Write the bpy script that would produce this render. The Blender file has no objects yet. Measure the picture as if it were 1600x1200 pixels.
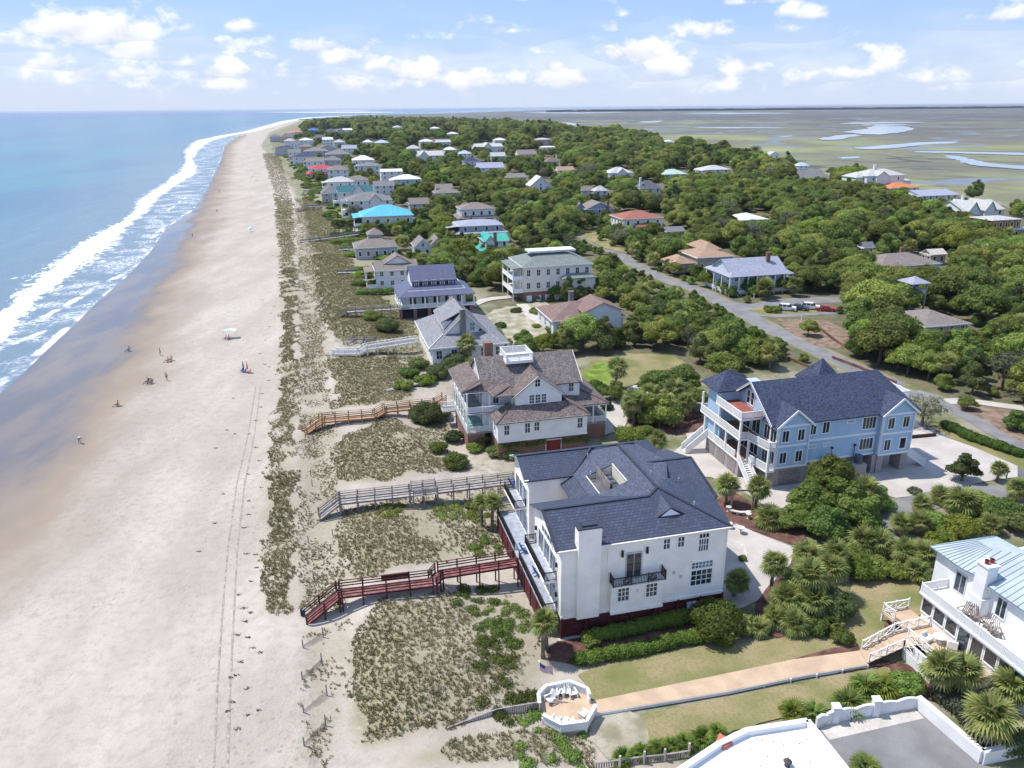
import bpy, bmesh, math, random
import numpy as np
from mathutils import Vector, Matrix, noise as mnoise
S = bpy.context.scene
COL = S.collection
R_ = math.radians
random.seed(7)

# ------------------------------------------------------------------ camera
FPX, CAMH = 1200.0, 50.0                      # focal length in photo pixels, height in metres
PITCH = math.atan(432 / FPX); ROLL = 13 / 1600
cp, sp, cr, sr = math.cos(PITCH), math.sin(PITCH), math.cos(ROLL), math.sin(ROLL)
U0 = Vector((0, sp, cp)); R0 = Vector((1, 0, 0)); FW = Vector((0, cp, -sp))
RT = R0 * cr - U0 * sr; UP = U0 * cr + R0 * sr
cam = bpy.data.cameras.new('camera'); camo = bpy.data.objects.new('camera', cam); COL.objects.link(camo)
cam.sensor_fit = 'HORIZONTAL'; cam.sensor_width = 36; cam.lens = 36 * FPX / 1600
cam.clip_start = 0.5; cam.clip_end = 90000
M4 = Matrix((RT, UP, -FW)).transposed().to_4x4(); M4.translation = (0, 0, CAMH)
camo.matrix_world = M4
S.camera = camo

# ------------------------------------------------------------------ light
SUN_EL = R_(62)
SUN_DIR = Vector((-0.955, 0.295, 0)).normalized() * math.cos(SUN_EL) + Vector((0, 0, math.sin(SUN_EL)))
sl = bpy.data.lights.new('sun', 'SUN'); so = bpy.data.objects.new('sun', sl); COL.objects.link(so)
sl.energy = 2.0; sl.angle = R_(0.6); sl.color = (1.0, 0.955, 0.89)
so.rotation_euler = SUN_DIR.to_track_quat('Z', 'Y').to_euler()
S.view_settings.view_transform = 'Standard'; S.view_settings.look = 'None'
S.view_settings.gamma = 1.0; S.view_settings.use_curve_mapping = False
S.view_settings.exposure = 1.45
S.cycles.max_bounces = 5; S.cycles.diffuse_bounces = 3; S.cycles.glossy_bounces = 2
S.cycles.transparent_max_bounces = 6; S.cycles.volume_bounces = 0
S.cycles.use_denoising = True
S.cycles.sample_clamp_indirect = 6

W = bpy.data.worlds.new('World'); S.world = W; W.use_nodes = True
nt = W.node_tree; nt.nodes.clear()
def N(t, typ, **k):
    n = t.nodes.new(typ)
    for a, b in k.items(): setattr(n, a, b)
    return n
def math_(t, op, a, b=None, clamp=False):
    n = N(t, 'ShaderNodeMath', operation=op, use_clamp=clamp)
    for i, v in enumerate((a, b)):
        if v is None: continue
        if isinstance(v, (int, float)): n.inputs[i].default_value = v
        else: t.links.new(v, n.inputs[i])
    return n.outputs[0]
def mixc(t, f, a, b, blend='MIX'):
    n = N(t, 'ShaderNodeMix', data_type='RGBA', blend_type=blend)
    for i, v in ((0, f), (6, a), (7, b)):
        if isinstance(v, (int, float)): n.inputs[i].default_value = v
        elif isinstance(v, tuple): n.inputs[i].default_value = (*v, 1)[:4]
        else: t.links.new(v, n.inputs[i])
    return n.outputs[2]
def smooth(t, v, a, b):
    n = N(t, 'ShaderNodeMapRange', interpolation_type='SMOOTHSTEP')
    t.links.new(v, n.inputs[0]); n.inputs[1].default_value = a; n.inputs[2].default_value = b
    return n.outputs[0]
sky = N(nt, 'ShaderNodeTexSky', sky_type='NISHITA')
sky.sun_disc = False; sky.sun_elevation = SUN_EL
sky.sun_rotation = math.atan2(SUN_DIR.x, SUN_DIR.y)
sky.altitude = 50; sky.air_density = 1.0; sky.dust_density = 0.4; sky.ozone_density = 2.5
SKY_STRENGTH = 0.15
tc = N(nt, 'ShaderNodeTexCoord')
sep = N(nt, 'ShaderNodeSeparateXYZ'); nt.links.new(tc.outputs['Generated'], sep.inputs[0])
X, Y, Z = sep.outputs
az = math_(nt, 'ARCTAN2', X, Y); el = math_(nt, 'ARCSINE', Z)
# cumulus: (azimuth, elevation of the middle, half width, half height) in photo pixels, turned to angles
def skyang(px, py):
    d = FW + RT * ((px - 800) / FPX) + UP * ((600 - py) / FPX); d.normalize()
    return math.atan2(d.x, d.y), math.asin(d.z)
CLOUDS = [(150, 48, 90, 30, 1.0), (30, 68, 60, 18, .6), (85, 98, 60, 18, .5), (215, 80, 52, 18, .8), (270, 72, 45, 13, .55), (350, 110, 34, 17, .9), (190, 112, 60, 20, .45), (40, 125, 80, 20, .4),
          (485, 72, 42, 16, .75), (382, 42, 28, 11, .5), (545, 88, 55, 20, .6), (455, 118, 60, 18, .6), (640, 110, 70, 24, .75), (735, 125, 60, 22, .85), (560, 130, 110, 20, .5), (300, 132, 120, 20, .4),
          (880, 125, 55, 22, .9), (870, 108, 18, 18, .8), (1000, 82, 48, 20, 1.0), (1045, 105, 40, 22, .85), (1100, 48, 36, 15, .6), (1252, 20, 30, 14, .7), (1222, 44, 24, 12, .5), (1150, 4, 55, 8, .6),
          (1168, 108, 40, 14, .6), (1250, 122, 30, 18, .75), (1310, 115, 40, 14, .6), (1390, 100, 28, 17, .7), (1445, 124, 36, 16, .6), (1510, 112, 50, 22, .45), (1570, 25, 48, 15, .7), (985, 20, 16, 9, .4), (1130, 140, 60, 14, .5), (1400, 142, 120, 12, .35), (760, 35, 25, 8, .3), (832, 52, 14, 8, .35)]
nz = N(nt, 'ShaderNodeTexNoise'); nz.inputs['Scale'].default_value = 26; nz.inputs['Detail'].default_value = 7; nz.inputs['Roughness'].default_value = .58
mp = N(nt, 'ShaderNodeMapping'); mp.inputs['Scale'].default_value = (1, 1, 1.6)
nt.links.new(tc.outputs['Generated'], mp.inputs[0]); nt.links.new(mp.outputs[0], nz.inputs[0])
nf = nz.outputs[0]
field = None; shade = None
for (cx, cy, hw, hh, am) in CLOUDS:
    a0, e0 = skyang(cx, cy); w_, h_ = hw / FPX * 1.2, hh / FPX * 1.12
    da = math_(nt, 'MULTIPLY', math_(nt, 'SUBTRACT', az, a0), 1 / w_)
    de = math_(nt, 'MULTIPLY', math_(nt, 'SUBTRACT', el, e0), 1 / h_)
    den = math_(nt, 'MAXIMUM', de, math_(nt, 'MULTIPLY', de, -1.7))      # flat base
    f = math_(nt, 'SUBTRACT', am * .95, math_(nt, 'MULTIPLY', math_(nt, 'SQRT', math_(nt, 'ADD', math_(nt, 'MULTIPLY', da, da), math_(nt, 'MULTIPLY', den, den))), am * .8))
    sh = math_(nt, 'MULTIPLY', math_(nt, 'ADD', de, .8), .45)
    if field is None: field, shade = f, sh
    else:
        gt = math_(nt, 'GREATER_THAN', f, field)
        mx = N(nt, 'ShaderNodeMix', data_type='FLOAT'); nt.links.new(gt, mx.inputs[0]); nt.links.new(shade, mx.inputs[2]); nt.links.new(sh, mx.inputs[3]); shade = mx.outputs[0]
        field = math_(nt, 'MAXIMUM', field, f)
# beyond the clouds placed by hand the same kind of cumulus goes on all round, thickened overhead, out of view, to add fill light
nz2 = N(nt, 'ShaderNodeTexNoise'); nz2.inputs['Scale'].default_value = 7; nz2.inputs['Detail'].default_value = 3
mp2 = N(nt, 'ShaderNodeMapping'); mp2.inputs['Scale'].default_value = (1, 1, 4.5); mp2.inputs['Location'].default_value = (3.1, 1.7, .3)
nt.links.new(tc.outputs['Generated'], mp2.inputs[0]); nt.links.new(mp2.outputs[0], nz2.inputs[0])
gen = math_(nt, 'MULTIPLY', math_(nt, 'SUBTRACT', nz2.outputs[0], .52), 2.2)
field = math_(nt, 'MAXIMUM', field, math_(nt, 'MINIMUM', gen, math_(nt, 'ADD', .2, math_(nt, 'MULTIPLY', smooth(nt, el, .06, .5), .5))))
dens = smooth(nt, math_(nt, 'ADD', field, math_(nt, 'MULTIPLY', math_(nt, 'SUBTRACT', nf, .5), 1.9)), .10, .62)
nv_ = N(nt, 'ShaderNodeTexNoise'); nv_.inputs['Scale'].default_value = 9; nv_.inputs['Detail'].default_value = 5
mp3 = N(nt, 'ShaderNodeMapping'); mp3.inputs['Scale'].default_value = (1, 1, 3.5); nt.links.new(tc.outputs['Generated'], mp3.inputs[0]); nt.links.new(mp3.outputs[0], nv_.inputs[0])
veil = math_(nt, 'MULTIPLY', smooth(nt, nv_.outputs[0], .38, .66), math_(nt, 'MULTIPLY', smooth(nt, el, .13, .02), .38))
dens = math_(nt, 'MAXIMUM', math_(nt, 'MULTIPLY', dens, .94), veil)
dens = math_(nt, 'MULTIPLY', dens, math_(nt, 'ADD', .35, math_(nt, 'MULTIPLY', smooth(nt, el, .0, .03), .65)))
lit = smooth(nt, math_(nt, 'ADD', shade, math_(nt, 'MULTIPLY', math_(nt, 'SUBTRACT', nf, .5), 1.2)), .0, .75)
ccol = mixc(nt, lit, (1.85, 1.95, 2.22), (2.8, 2.8, 2.82))
haze_f = smooth(nt, el, .105, -.01)
skyc = mixc(nt, .72, mixc(nt, 1.0, sky.outputs[0], (.45, .45, .45), 'MULTIPLY'), (.88, 1.32, 2.4))
skyc = mixc(nt, math_(nt, 'MULTIPLY', haze_f, .85), skyc, (1.70, 1.94, 2.36))
fin = mixc(nt, dens, skyc, ccol)
bg = N(nt, 'ShaderNodeBackground'); bg.inputs[1].default_value = SKY_STRENGTH
nt.links.new(fin, bg.inputs[0])
wo = N(nt, 'ShaderNodeOutputWorld'); nt.links.new(bg.outputs[0], wo.inputs[0])

# ------------------------------------------------------------------ measuring: a pixel of the photo to a point at height z
def G(px, py, z=0.0):
    d = FW + RT * ((px - 800) / FPX) + UP * ((600 - py) / FPX)
    t = (z - CAMH) / d.z
    return Vector((d.x * t, d.y * t, z))
def PX(v):
    w = Vector(v) - Vector((0, 0, CAMH)); c = w.dot(FW)
    return (800 + FPX * w.dot(RT) / c, 600 - FPX * w.dot(UP) / c, c)
def PXn(P):                      # numpy version
    w = P - np.array([0, 0, CAMH]); c = w @ np.array(FW)
    return 800 + FPX * (w @ np.array(RT)) / c, 600 - FPX * (w @ np.array(UP)) / c, c

# ------------------------------------------------------------------ materials
MATS = {}
def mat(name, col, rough=.8, var=.12, vscale=.6, fine=0.0, fscale=8.0, spec=.3, metal=0, bump=0.0, bscale=6.0, coord='pos', tint=None):
    """plain procedural surface: base colour broken up by two sizes of noise, optional bump"""
    if name in MATS: return MATS[name]
    m = bpy.data.materials.new(name); m.use_nodes = True; t = m.node_tree; b = t.nodes['Principled BSDF']
    b.inputs['Roughness'].default_value = rough; b.inputs['Specular IOR Level'].default_value = spec; b.inputs['Metallic'].default_value = metal
    geo = N(t, 'ShaderNodeNewGeometry'); pos = geo.outputs['Position']
    n1 = N(t, 'ShaderNodeTexNoise'); n1.inputs['Scale'].default_value = vscale; n1.inputs['Detail'].default_value = 4; t.links.new(pos, n1.inputs[0])
    dark = tuple(c * (1 - 2 * var) for c in col) if tint is None else tint
    lite = tuple(min(1, c * (1 + var)) for c in col)
    c = mixc(t, smooth(t, n1.outputs[0], .3, .7), dark, lite)
    if fine > 0:
        n2 = N(t, 'ShaderNodeTexNoise'); n2.inputs['Scale'].default_value = fscale; n2.inputs['Detail'].default_value = 2; t.links.new(pos, n2.inputs[0])
        c = mixc(t, math_(t, 'MULTIPLY', smooth(t, n2.outputs[0], .45, .65), fine), c, tuple(x * .45 for x in col))
    t.links.new(c, b.inputs['Base Color'])
    if bump > 0:
        n3 = N(t, 'ShaderNodeTexNoise'); n3.inputs['Scale'].default_value = bscale; n3.inputs['Detail'].default_value = 4; t.links.new(pos, n3.inputs[0])
        bp = N(t, 'ShaderNodeBump'); bp.inputs['Strength'].default_value = bump; bp.inputs['Distance'].default_value = .1
        t.links.new(n3.outputs[0], bp.inputs['Height']); t.links.new(bp.outputs[0], b.inputs['Normal'])
    MATS[name] = m; return m
def roofmat(name, col, tw=.3, th=.22, var=.35, rough=.85, mortar=.45, bump=.6, patch=.25):
    """courses of shingles or tiles laid out on the slope (UV in metres)"""
    if name in MATS: return MATS[name]
    m = bpy.data.materials.new(name); m.use_nodes = True; t = m.node_tree; b = t.nodes['Principled BSDF']
    b.inputs['Roughness'].default_value = rough; b.inputs['Specular IOR Level'].default_value = .25
    uv = N(t, 'ShaderNodeUVMap'); br = N(t, 'ShaderNodeTexBrick')
    br.inputs['Scale'].default_value = 1; br.inputs['Brick Width'].default_value = tw; br.inputs['Row Height'].default_value = th
    br.inputs['Mortar Size'].default_value = .018 if tw < .6 else .035; br.inputs['Mortar Smooth'].default_value = .3; br.inputs['Bias'].default_value = 0
    br.inputs['Color1'].default_value = (*[c * (1 - var) for c in col], 1); br.inputs['Color2'].default_value = (*[min(1, c * (1 + var)) for c in col], 1)
    br.inputs['Mortar'].default_value = (*[c * mortar for c in col], 1)
    t.links.new(uv.outputs[0], br.inputs[0])
    geo = N(t, 'ShaderNodeNewGeometry'); n1 = N(t, 'ShaderNodeTexNoise'); n1.inputs['Scale'].default_value = .5; n1.inputs['Detail'].default_value = 5
    t.links.new(geo.outputs['Position'], n1.inputs[0])
    c = mixc(t, math_(t, 'MULTIPLY', smooth(t, n1.outputs[0], .42, .68), patch), br.outputs[0], (col[0] * .62 + .01, col[1] * .58 + .008, col[2] * .5))
    t.links.new(c, b.inputs['Base Color'])
    bp = N(t, 'ShaderNodeBump'); bp.inputs['Strength'].default_value = bump; bp.inputs['Distance'].default_value = .03
    inv = math_(t, 'SUBTRACT', 1.0, br.outputs['Fac']); t.links.new(inv, bp.inputs['Height']); t.links.new(bp.outputs[0], b.inputs['Normal'])
    MATS[name] = m; return m
def sidingmat(name, col, pitch=.16, var=.05):
    if name in MATS: return MATS[name]
    m = bpy.data.materials.new(name); m.use_nodes = True; t = m.node_tree; b = t.nodes['Principled BSDF']
    b.inputs['Roughness'].default_value = .6; b.inputs['Specular IOR Level'].default_value = .3
    uv = N(t, 'ShaderNodeUVMap'); w = N(t, 'ShaderNodeTexWave', wave_type='BANDS', bands_direction='Y', wave_profile='SAW'); w.inputs['Scale'].default_value = .314 / pitch
    t.links.new(uv.outputs[0], w.inputs[0])
    geo = N(t, 'ShaderNodeNewGeometry'); n1 = N(t, 'ShaderNodeTexNoise'); n1.inputs['Scale'].default_value = .7; n1.inputs['Detail'].default_value = 5
    t.links.new(geo.outputs['Position'], n1.inputs[0])
    c = mixc(t, smooth(t, n1.outputs[0], .3, .7), tuple(x * (1 - 2 * var) for x in col), col)
    t.links.new(c, b.inputs['Base Color'])
    bp = N(t, 'ShaderNodeBump'); bp.inputs['Strength'].default_value = .5; bp.inputs['Distance'].default_value = .02
    t.links.new(w.outputs[0], bp.inputs['Height']); t.links.new(bp.outputs[0], b.inputs['Normal'])
    MATS[name] = m; return m
GLASS = mat('window_glass', (.035, .05, .065), rough=.06, var=.3, vscale=.8, spec=.7)
GLASSB = mat('sky_glass', (.10, .17, .22), rough=.05, var=.4, vscale=.7, spec=.8)
WHITE = mat('white_paint', (.82, .82, .81), rough=.5, var=.03)
BLACK = mat('black_metal', (.02, .02, .022), rough=.45)
GREYWOOD = mat('weathered_wood', (.30, .275, .26), var=.18, vscale=1.5, fine=.3, fscale=12, bump=.3)
TANWOOD = mat('new_tan_wood', (.42, .26, .145), var=.14, vscale=1.2, fine=.2, fscale=10)
MAROON = mat('maroon_stain', (.105, .024, .026), var=.2, vscale=1.0, fine=.35, fscale=7, rough=.7)
BRICK = roofmat('red_brick', (.225, .13, .105), tw=.24, th=.08, var=.3, mortar=1.3, bump=.3)
GREYBLOCK = roofmat('grey_block', (.36, .33, .32), tw=.4, th=.2, var=.12, mortar=.75, bump=.3, patch=.12)
CONC = mat('pale_concrete', (.46, .42, .38), var=.07, vscale=.25, fine=.08, fscale=3)

# ------------------------------------------------------------------ meshes
class MB:
    """collects polygons; UVs in metres: u along the level line of the face, v up its slope"""
    def __init__(s): s.v = []; s.f = []; s.m = []
    def poly(s, pts, m=0):
        i = len(s.v); s.v += [tuple(p) for p in pts]; s.f.append(tuple(range(i, i + len(pts)))); s.m.append(m)
    def box(s, x0, x1, y0, y1, z0, z1, m=0):
        i = len(s.v)
        s.v += [(x0, y0, z0), (x1, y0, z0), (x1, y1, z0), (x0, y1, z0), (x0, y0, z1), (x1, y0, z1), (x1, y1, z1), (x0, y1, z1)]
        for q in ((0, 3, 2, 1), (4, 5, 6, 7), (0, 1, 5, 4), (1, 2, 6, 5), (2, 3, 7, 6), (3, 0, 4, 7)):
            s.f.append(tuple(i + k for k in q)); s.m.append(m)
    def beam(s, a, b, w, h, m=0, up=(0, 0, 1)):
        a = Vector(a); b = Vector(b); d = (b - a).normalized(); up = Vector(up)
        if abs(d.dot(up)) > .98: up = Vector((0, 1, 0))
        sx = d.cross(up).normalized() * (w / 2); sy = sx.cross(d).normalized() * (h / 2); i = len(s.v)
        for p in (a, b):
            for k1, k2 in ((-1, -1), (1, -1), (1, 1), (-1, 1)): s.v.append(tuple(p + sx * k1 + sy * k2))
        for q in ((0, 1, 2, 3), (7, 6, 5, 4), (0, 4, 5, 1), (1, 5, 6, 2), (2, 6, 7, 3), (3, 7, 4, 0)):
            s.f.append(tuple(i + k for k in q)); s.m.append(m)
    def cyl(s, c, r0, r1, z0, z1, n=8, m=0, cap=True):
        i = len(s.v)
        for r, z in ((r0, z0), (r1, z1)):
            for k in range(n):
                a = 2 * math.pi * k / n; s.v.append((c[0] + r * math.cos(a), c[1] + r * math.sin(a), z))
        for k in range(n):
            s.f.append((i + k, i + (k + 1) % n, i + n + (k + 1) % n, i + n + k)); s.m.append(m)
        if cap:
            s.f.append(tuple(i + n + k for k in range(n))); s.m.append(m)
            s.f.append(tuple(i + k for k in reversed(range(n)))); s.m.append(m)
    def extrude(s, pts, z0, z1, m=0):
        """plan polygon (counter-clockwise) raised from z0 to z1"""
        a = sum(pts[k][0] * pts[(k + 1) % len(pts)][1] - pts[(k + 1) % len(pts)][0] * pts[k][1] for k in range(len(pts)))
        if a < 0: pts = pts[::-1]
        n = len(pts); i = len(s.v)
        s.v += [(p[0], p[1], z0) for p in pts] + [(p[0], p[1], z1) for p in pts]
        s.f.append(tuple(i + n + k for k in range(n))); s.m.append(m)
        s.f.append(tuple(i + k for k in reversed(range(n)))); s.m.append(m)
        for k in range(n):
            s.f.append((i + k, i + (k + 1) % n, i + n + (k + 1) % n, i + n + k)); s.m.append(m)
    def solid(s, pts, t, m=0):
        """a flat polygon given thickness t downwards (roof planes)"""
        i = len(s.v); n = len(pts)
        nv = Vector((0, 0, 0))
        for k in range(n): nv += Vector(pts[k]).cross(Vector(pts[(k + 1) % n]))
        if nv.z < 0: pts = pts[::-1]
        s.v += [tuple(p) for p in pts] + [(p[0], p[1], p[2] - t) for p in pts]
        s.f.append(tuple(i + k for k in range(n))); s.m.append(m)
        s.f.append(tuple(i + n + k for k in reversed(range(n)))); s.m.append(m)
        for k in range(n):
            s.f.append((i + (k + 1) % n, i + k, i + n + k, i + n + (k + 1) % n)); s.m.append(m)
    def mesh(s, name, mats):
        me = bpy.data.meshes.new(name); me.from_pydata(s.v, [], s.f)
        mats = mats if isinstance(mats, (list, tuple)) else [mats]
        for m in mats: me.materials.append(m)
        me.polygons.foreach_set('material_index', s.m)
        uvl = me.uv_layers.new(name='UVMap'); uv = np.zeros((len(me.loops), 2), 'f4'); k = 0
        for f in s.f:
            p = [Vector(s.v[j]) for j in f]; nv = Vector((0, 0, 0))
            for q in range(len(p)): nv += (p[q] - p[0]).cross(p[(q + 1) % len(p)] - p[0])
            nv = nv.normalized() if nv.length > 1e-9 else Vector((0, 0, 1))
            u = Vector((0, 0, 1)).cross(nv); u = u.normalized() if u.length > .05 else Vector((1, 0, 0))
            v = nv.cross(u)
            for q in p: uv[k] = (q.dot(u), q.dot(v)); k += 1
        uvl.data.foreach_set('uv', uv.ravel()); me.update(); return me
    def build(s, name, mats, parent=None, loc=None, rotz=None):
        return link(name, s.mesh(name, mats), parent, loc, rotz)
def link(name, me, parent=None, loc=None, rotz=None):
    o = bpy.data.objects.new(name, me); COL.objects.link(o)
    if parent is not None: o.parent = parent
    if loc is not None: o.location = loc
    if rotz is not None: o.rotation_euler = (0, 0, rotz)
    return o
def tag(o, label=None, cat=None, group=None, kind=None):
    if label: o['label'] = label
    if cat: o['category'] = cat
    if group: o['group'] = group
    if kind: o['kind'] = kind
    return o
def thing(name, label, cat, loc, rotz=0, group=None):
    o = link(name, None, None, loc, rotz); o.empty_display_size = .5
    return tag(o, label, cat, group)
CACHE = {}
def cached(key, fn):
    if key not in CACHE: CACHE[key] = fn()
    return CACHE[key]
# ================================================================== the setting: ground, sea, marsh, roads
SEA = -1.0
def line(pts, z=0.0): return np.array([tuple(G(p[0], p[1], z))[:2] for p in pts])
DUNE_PX = [(385, 1330), (392, 1200), (398, 1080), (405, 960), (412, 860), (425, 700), (437, 600), (440, 500), (438, 400), (430, 330), (425, 300), (410, 260), (393, 228), (412, 207), (470, 187)]
DUNE_EDGE = line(DUNE_PX)
SHORE_PX = [(-900, 1330), (-420, 960), (-150, 745), (0, 622), (42, 586), (75, 552), (118, 512), (160, 470), (205, 430), (240, 392), (262, 358), (305, 328), (328, 290), (346, 250), (352, 228), (372, 212), (425, 199), (470, 186), (560, 179.8), (700, 177.3), (830, 172.6), (900, 170.6), (1200, 167.9), (1800, 163.5)]
SHORE = line(SHORE_PX, SEA)
WET = line([(-700, 1330), (-200, 1010), (-60, 920), (20, 860), (95, 760), (152, 670), (205, 575), (252, 480), (290, 405), (322, 350), (338, 300), (352, 255), (357, 228), (380, 212)], -.6)
WOODS_PX = [(462, 206), (485, 197), (560, 191), (660, 193), (800, 199), (1000, 222), (1100, 238), (1240, 262), (1350, 285), (1500, 305), (1600, 330), (1850, 360), (1850, 840), (1665, 775), (1650, 690), (1600, 660), (1480, 625), (1440, 600), (1300, 570), (1110, 595), (1060, 572), (960, 560), (905, 560), (860, 560), (815, 565), (780, 530), (760, 480), (752, 450), (700, 445), (640, 425), (628, 395), (575, 375), (540, 330), (505, 290), (470, 258), (452, 232)]
WOODS = line(WOODS_PX)
MARSH_PX = [(300, 181), (470, 187.5), (560, 189), (660, 191), (800, 197), (1000, 219), (1100, 235), (1240, 259), (1350, 282), (1500, 302), (1600, 325), (1850, 355), (2600, 420)]
MARSH = line(MARSH_PX)
def sdist(P, L, closed=False):
    """distance of the points P to the polyline L, with the sign of the side (positive on the right of the walk; inside for a closed one)"""
    A = L; B = np.roll(L, -1, 0)
    if not closed: A = A[:-1]; B = B[:-1]
    best = np.full(len(P), 1e18); sgn = np.ones(len(P)); ins = np.zeros(len(P), bool); tt = np.zeros(len(P))
    for k in range(len(A)):
        a, b = A[k], B[k]; d = b - a; l2 = max(d @ d, 1e-9); w = P - a
        t = np.clip((w @ d) / l2, 0, 1); q = w - t[:, None] * d; dd = (q ** 2).sum(1)
        u = dd < best; best[u] = dd[u]; tt[u] = k + t[u]
        cr_ = d[0] * w[:, 1] - d[1] * w[:, 0]; sgn[u] = np.where(cr_[u] < 0, 1, -1)
        if closed:
            c = (a[1] > P[:, 1]) != (b[1] > P[:, 1])
            with np.errstate(divide='ignore', invalid='ignore'): xi = a[0] + (P[:, 1] - a[1]) / (b[1] - a[1] + 1e-12) * d[0]
            ins ^= c & (P[:, 0] < xi)
    r = np.sqrt(best)
    return (np.where(ins, r, -r) if closed else r * sgn), tt
def sst(v, a, b):
    t = np.clip((v - a) / (b - a), 0, 1); return t * t * (3 - 2 * t)
def wav(x, y, s=0.0):
    return (np.sin(x * .31 + y * .17 + s) + np.sin(x * -.23 + y * .41 + 1.3 + s) + np.sin(x * .57 + y * .29 + 4 + 2 * s) * .6 + np.sin(x * .9 - y * .74 + s) * .35) / 2.95
def dune_h(P, u=None):
    if u is None: u = sdist(P, DUNE_EDGE)[0]
    a = sst(u, 7, 13) * (1 - sst(u, 19, 28)) * (1 - sst(P[:, 1], 260, 420))
    b = sst(u, -1, 1.5) * (1 - sst(u, 4, 6)) * (1 - sst(P[:, 1], 260, 420))
    w = wav(P[:, 0], P[:, 1])
    return np.maximum(0, a * (.9 + .55 * w)) + b * .35
def ground_z(P):
    ds, tt = sdist(P, SHORE)
    z = np.minimum(0, SEA + .06 + ds * .034)
    z = np.where(ds < 0, np.maximum(SEA + .06 + ds * .06, -4), z)
    far = P[:, 1] > 2500
    z = np.where(far & (ds > 0), 0, z)
    return z + dune_h(P)
def gz(x, y): return float(ground_z(np.array([[x, y]]))[0])
def grid(name, ys, ss, extra=30):
    yy, s2 = np.meshgrid(ys, ss, indexing='ij'); xx = s2 * (yy + extra)
    P = np.stack([xx.ravel(), yy.ravel()], 1); nr, nc = yy.shape
    i = np.arange(nr * nc).reshape(nr, nc)
    F = np.stack([i[:-1, :-1], i[:-1, 1:], i[1:, 1:], i[1:, :-1]], -1).reshape(-1, 4)
    return P, F
def npmesh(name, V, F, attrs=None, smooth_=True):
    me = bpy.data.meshes.new(name); n = F.shape[1]
    me.vertices.add(len(V)); me.vertices.foreach_set('co', V.astype('f4').ravel())
    me.loops.add(F.size); me.loops.foreach_set('vertex_index', F.astype('i4').ravel())
    me.polygons.add(len(F)); me.polygons.foreach_set('loop_start', np.arange(0, F.size, n, dtype='i4')); me.polygons.foreach_set('loop_total', np.full(len(F), n, 'i4'))
    if smooth_: me.polygons.foreach_set('use_smooth', np.ones(len(F), bool))
    for k, a in (attrs or {}).items():
        at = me.attributes.new(k, 'FLOAT', 'POINT'); at.data.foreach_set('value', a.astype('f4'))
    me.update(); me.validate(); return me
def geom(a, b, step0, ratio):
    o = [a]; s = step0
    while o[-1] < b: o.append(o[-1] + s); s *= ratio
    return np.array(o)
def inpoly(P, L): return sdist(P, L, True)[0]
DG = [([(404, 966), (458, 962), (462, 860), (462, 700), (423, 700), (412, 860)], 8, .42, .5, .0), ([(423, 700), (462, 700), (463, 560), (462, 420), (438, 420), (440, 500), (437, 600)], 6, .45, .5, .0), ([(438, 420), (462, 420), (458, 320), (428, 300)], 3, .5, .6, 0), ([(428, 300), (458, 320), (436, 240), (410, 240)], 1, .7, 1, 0),
      ([(550, 1010), (595, 955), (700, 935), (790, 945), (800, 1000), (840, 1050), (850, 1090), (760, 1125), (690, 1155), (560, 1170), (545, 1080)], 7.0, .36, .9, .55),
      ([(535, 800), (640, 785), (740, 778), (770, 840), (790, 870), (680, 885), (560, 915), (540, 900)], 7.0, .36, .9, .5), ([(520, 705), (600, 655), (690, 690), (745, 735), (640, 752), (530, 768)], 7.0, .36, .9, .5),
      ([(512, 565), (600, 555), (655, 580), (640, 635), (560, 645), (525, 640)], 6.0, .38, .9, .2), ([(488, 400), (545, 400), (560, 430), (625, 490), (640, 525), (530, 540), (505, 500)], 3.6, .5, .95, .1), ([(472, 300), (520, 340), (545, 400), (488, 400)], 1.6, .6, .95, .1),
      ([(630, 1205), (700, 1170), (850, 1140), (900, 1150), (930, 1205)], 6.5, .36, .9, .2), ([(462, 1200), (470, 990), (560, 960), (520, 1210)], 3.0, .33, .3, .2), ([(461, 960), (463, 640), (520, 640), (530, 700), (545, 800), (550, 960)], 7.0, .27, .38, .1), ([(463, 640), (463, 400), (500, 400), (515, 560), (520, 640)], 5.0, .3, .45, .1), ([(463, 400), (460, 310), (478, 310), (500, 400)], 1.6, .4, .5, .1),
      ([(760, 950), (800, 930), (860, 1000), (860, 1060), (800, 1060)], 3.5, .35, .5, .1), ([(700, 770), (800, 758), (790, 860), (740, 860)], 4.0, .4, .6, .1), ([(420, 215), (470, 235), (520, 300), (470, 310), (430, 240)], 1.2, .6, .8, .1), ([(640, 640), (700, 650), (720, 700), (650, 690)], 5, .35, .6, .1), ([(590, 500), (650, 500), (660, 570), (560, 560)], 4, .4, .7, .1)]
# ---- ground
ys = np.concatenate([geom(30, 60, 1.2, 1.0), geom(61, 60000, .75, 1.0135)])
P, F = grid('ground', ys, np.linspace(-1.15, 1.15, 330))
du = sdist(P, DUNE_EDGE)[0]
zg = ground_z(P)
att = dict(wet=sdist(P, WET)[0], dune=du, woods=sdist(P, WOODS, True)[0], marsh=-sdist(P, MARSH)[0], shore=sdist(P, SHORE)[0])
th = np.zeros(len(P)); nr_ = (P[:, 1] < 420) & (du > -6) & (du < 60); Q_ = P[nr_]; tq = np.zeros(len(Q_)); nq_ = wav(Q_[:, 0] * 1.3, Q_[:, 1] * 1.3) * .7
for px_, den_, sz_, kp_, fl_ in DG: tq = np.maximum(tq, sst(inpoly(Q_, line(px_)) + nq_ * 1.5, -1.2, 1.8) * np.clip(.25 + kp_ * .8 - fl_ * .8 * np.clip((du[nr_] - 11) / 14, 0, 1), 0, 1))
th[nr_] = tq; att['thatch'] = th
gm = npmesh('ground', np.c_[P, zg], F, att)
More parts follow.
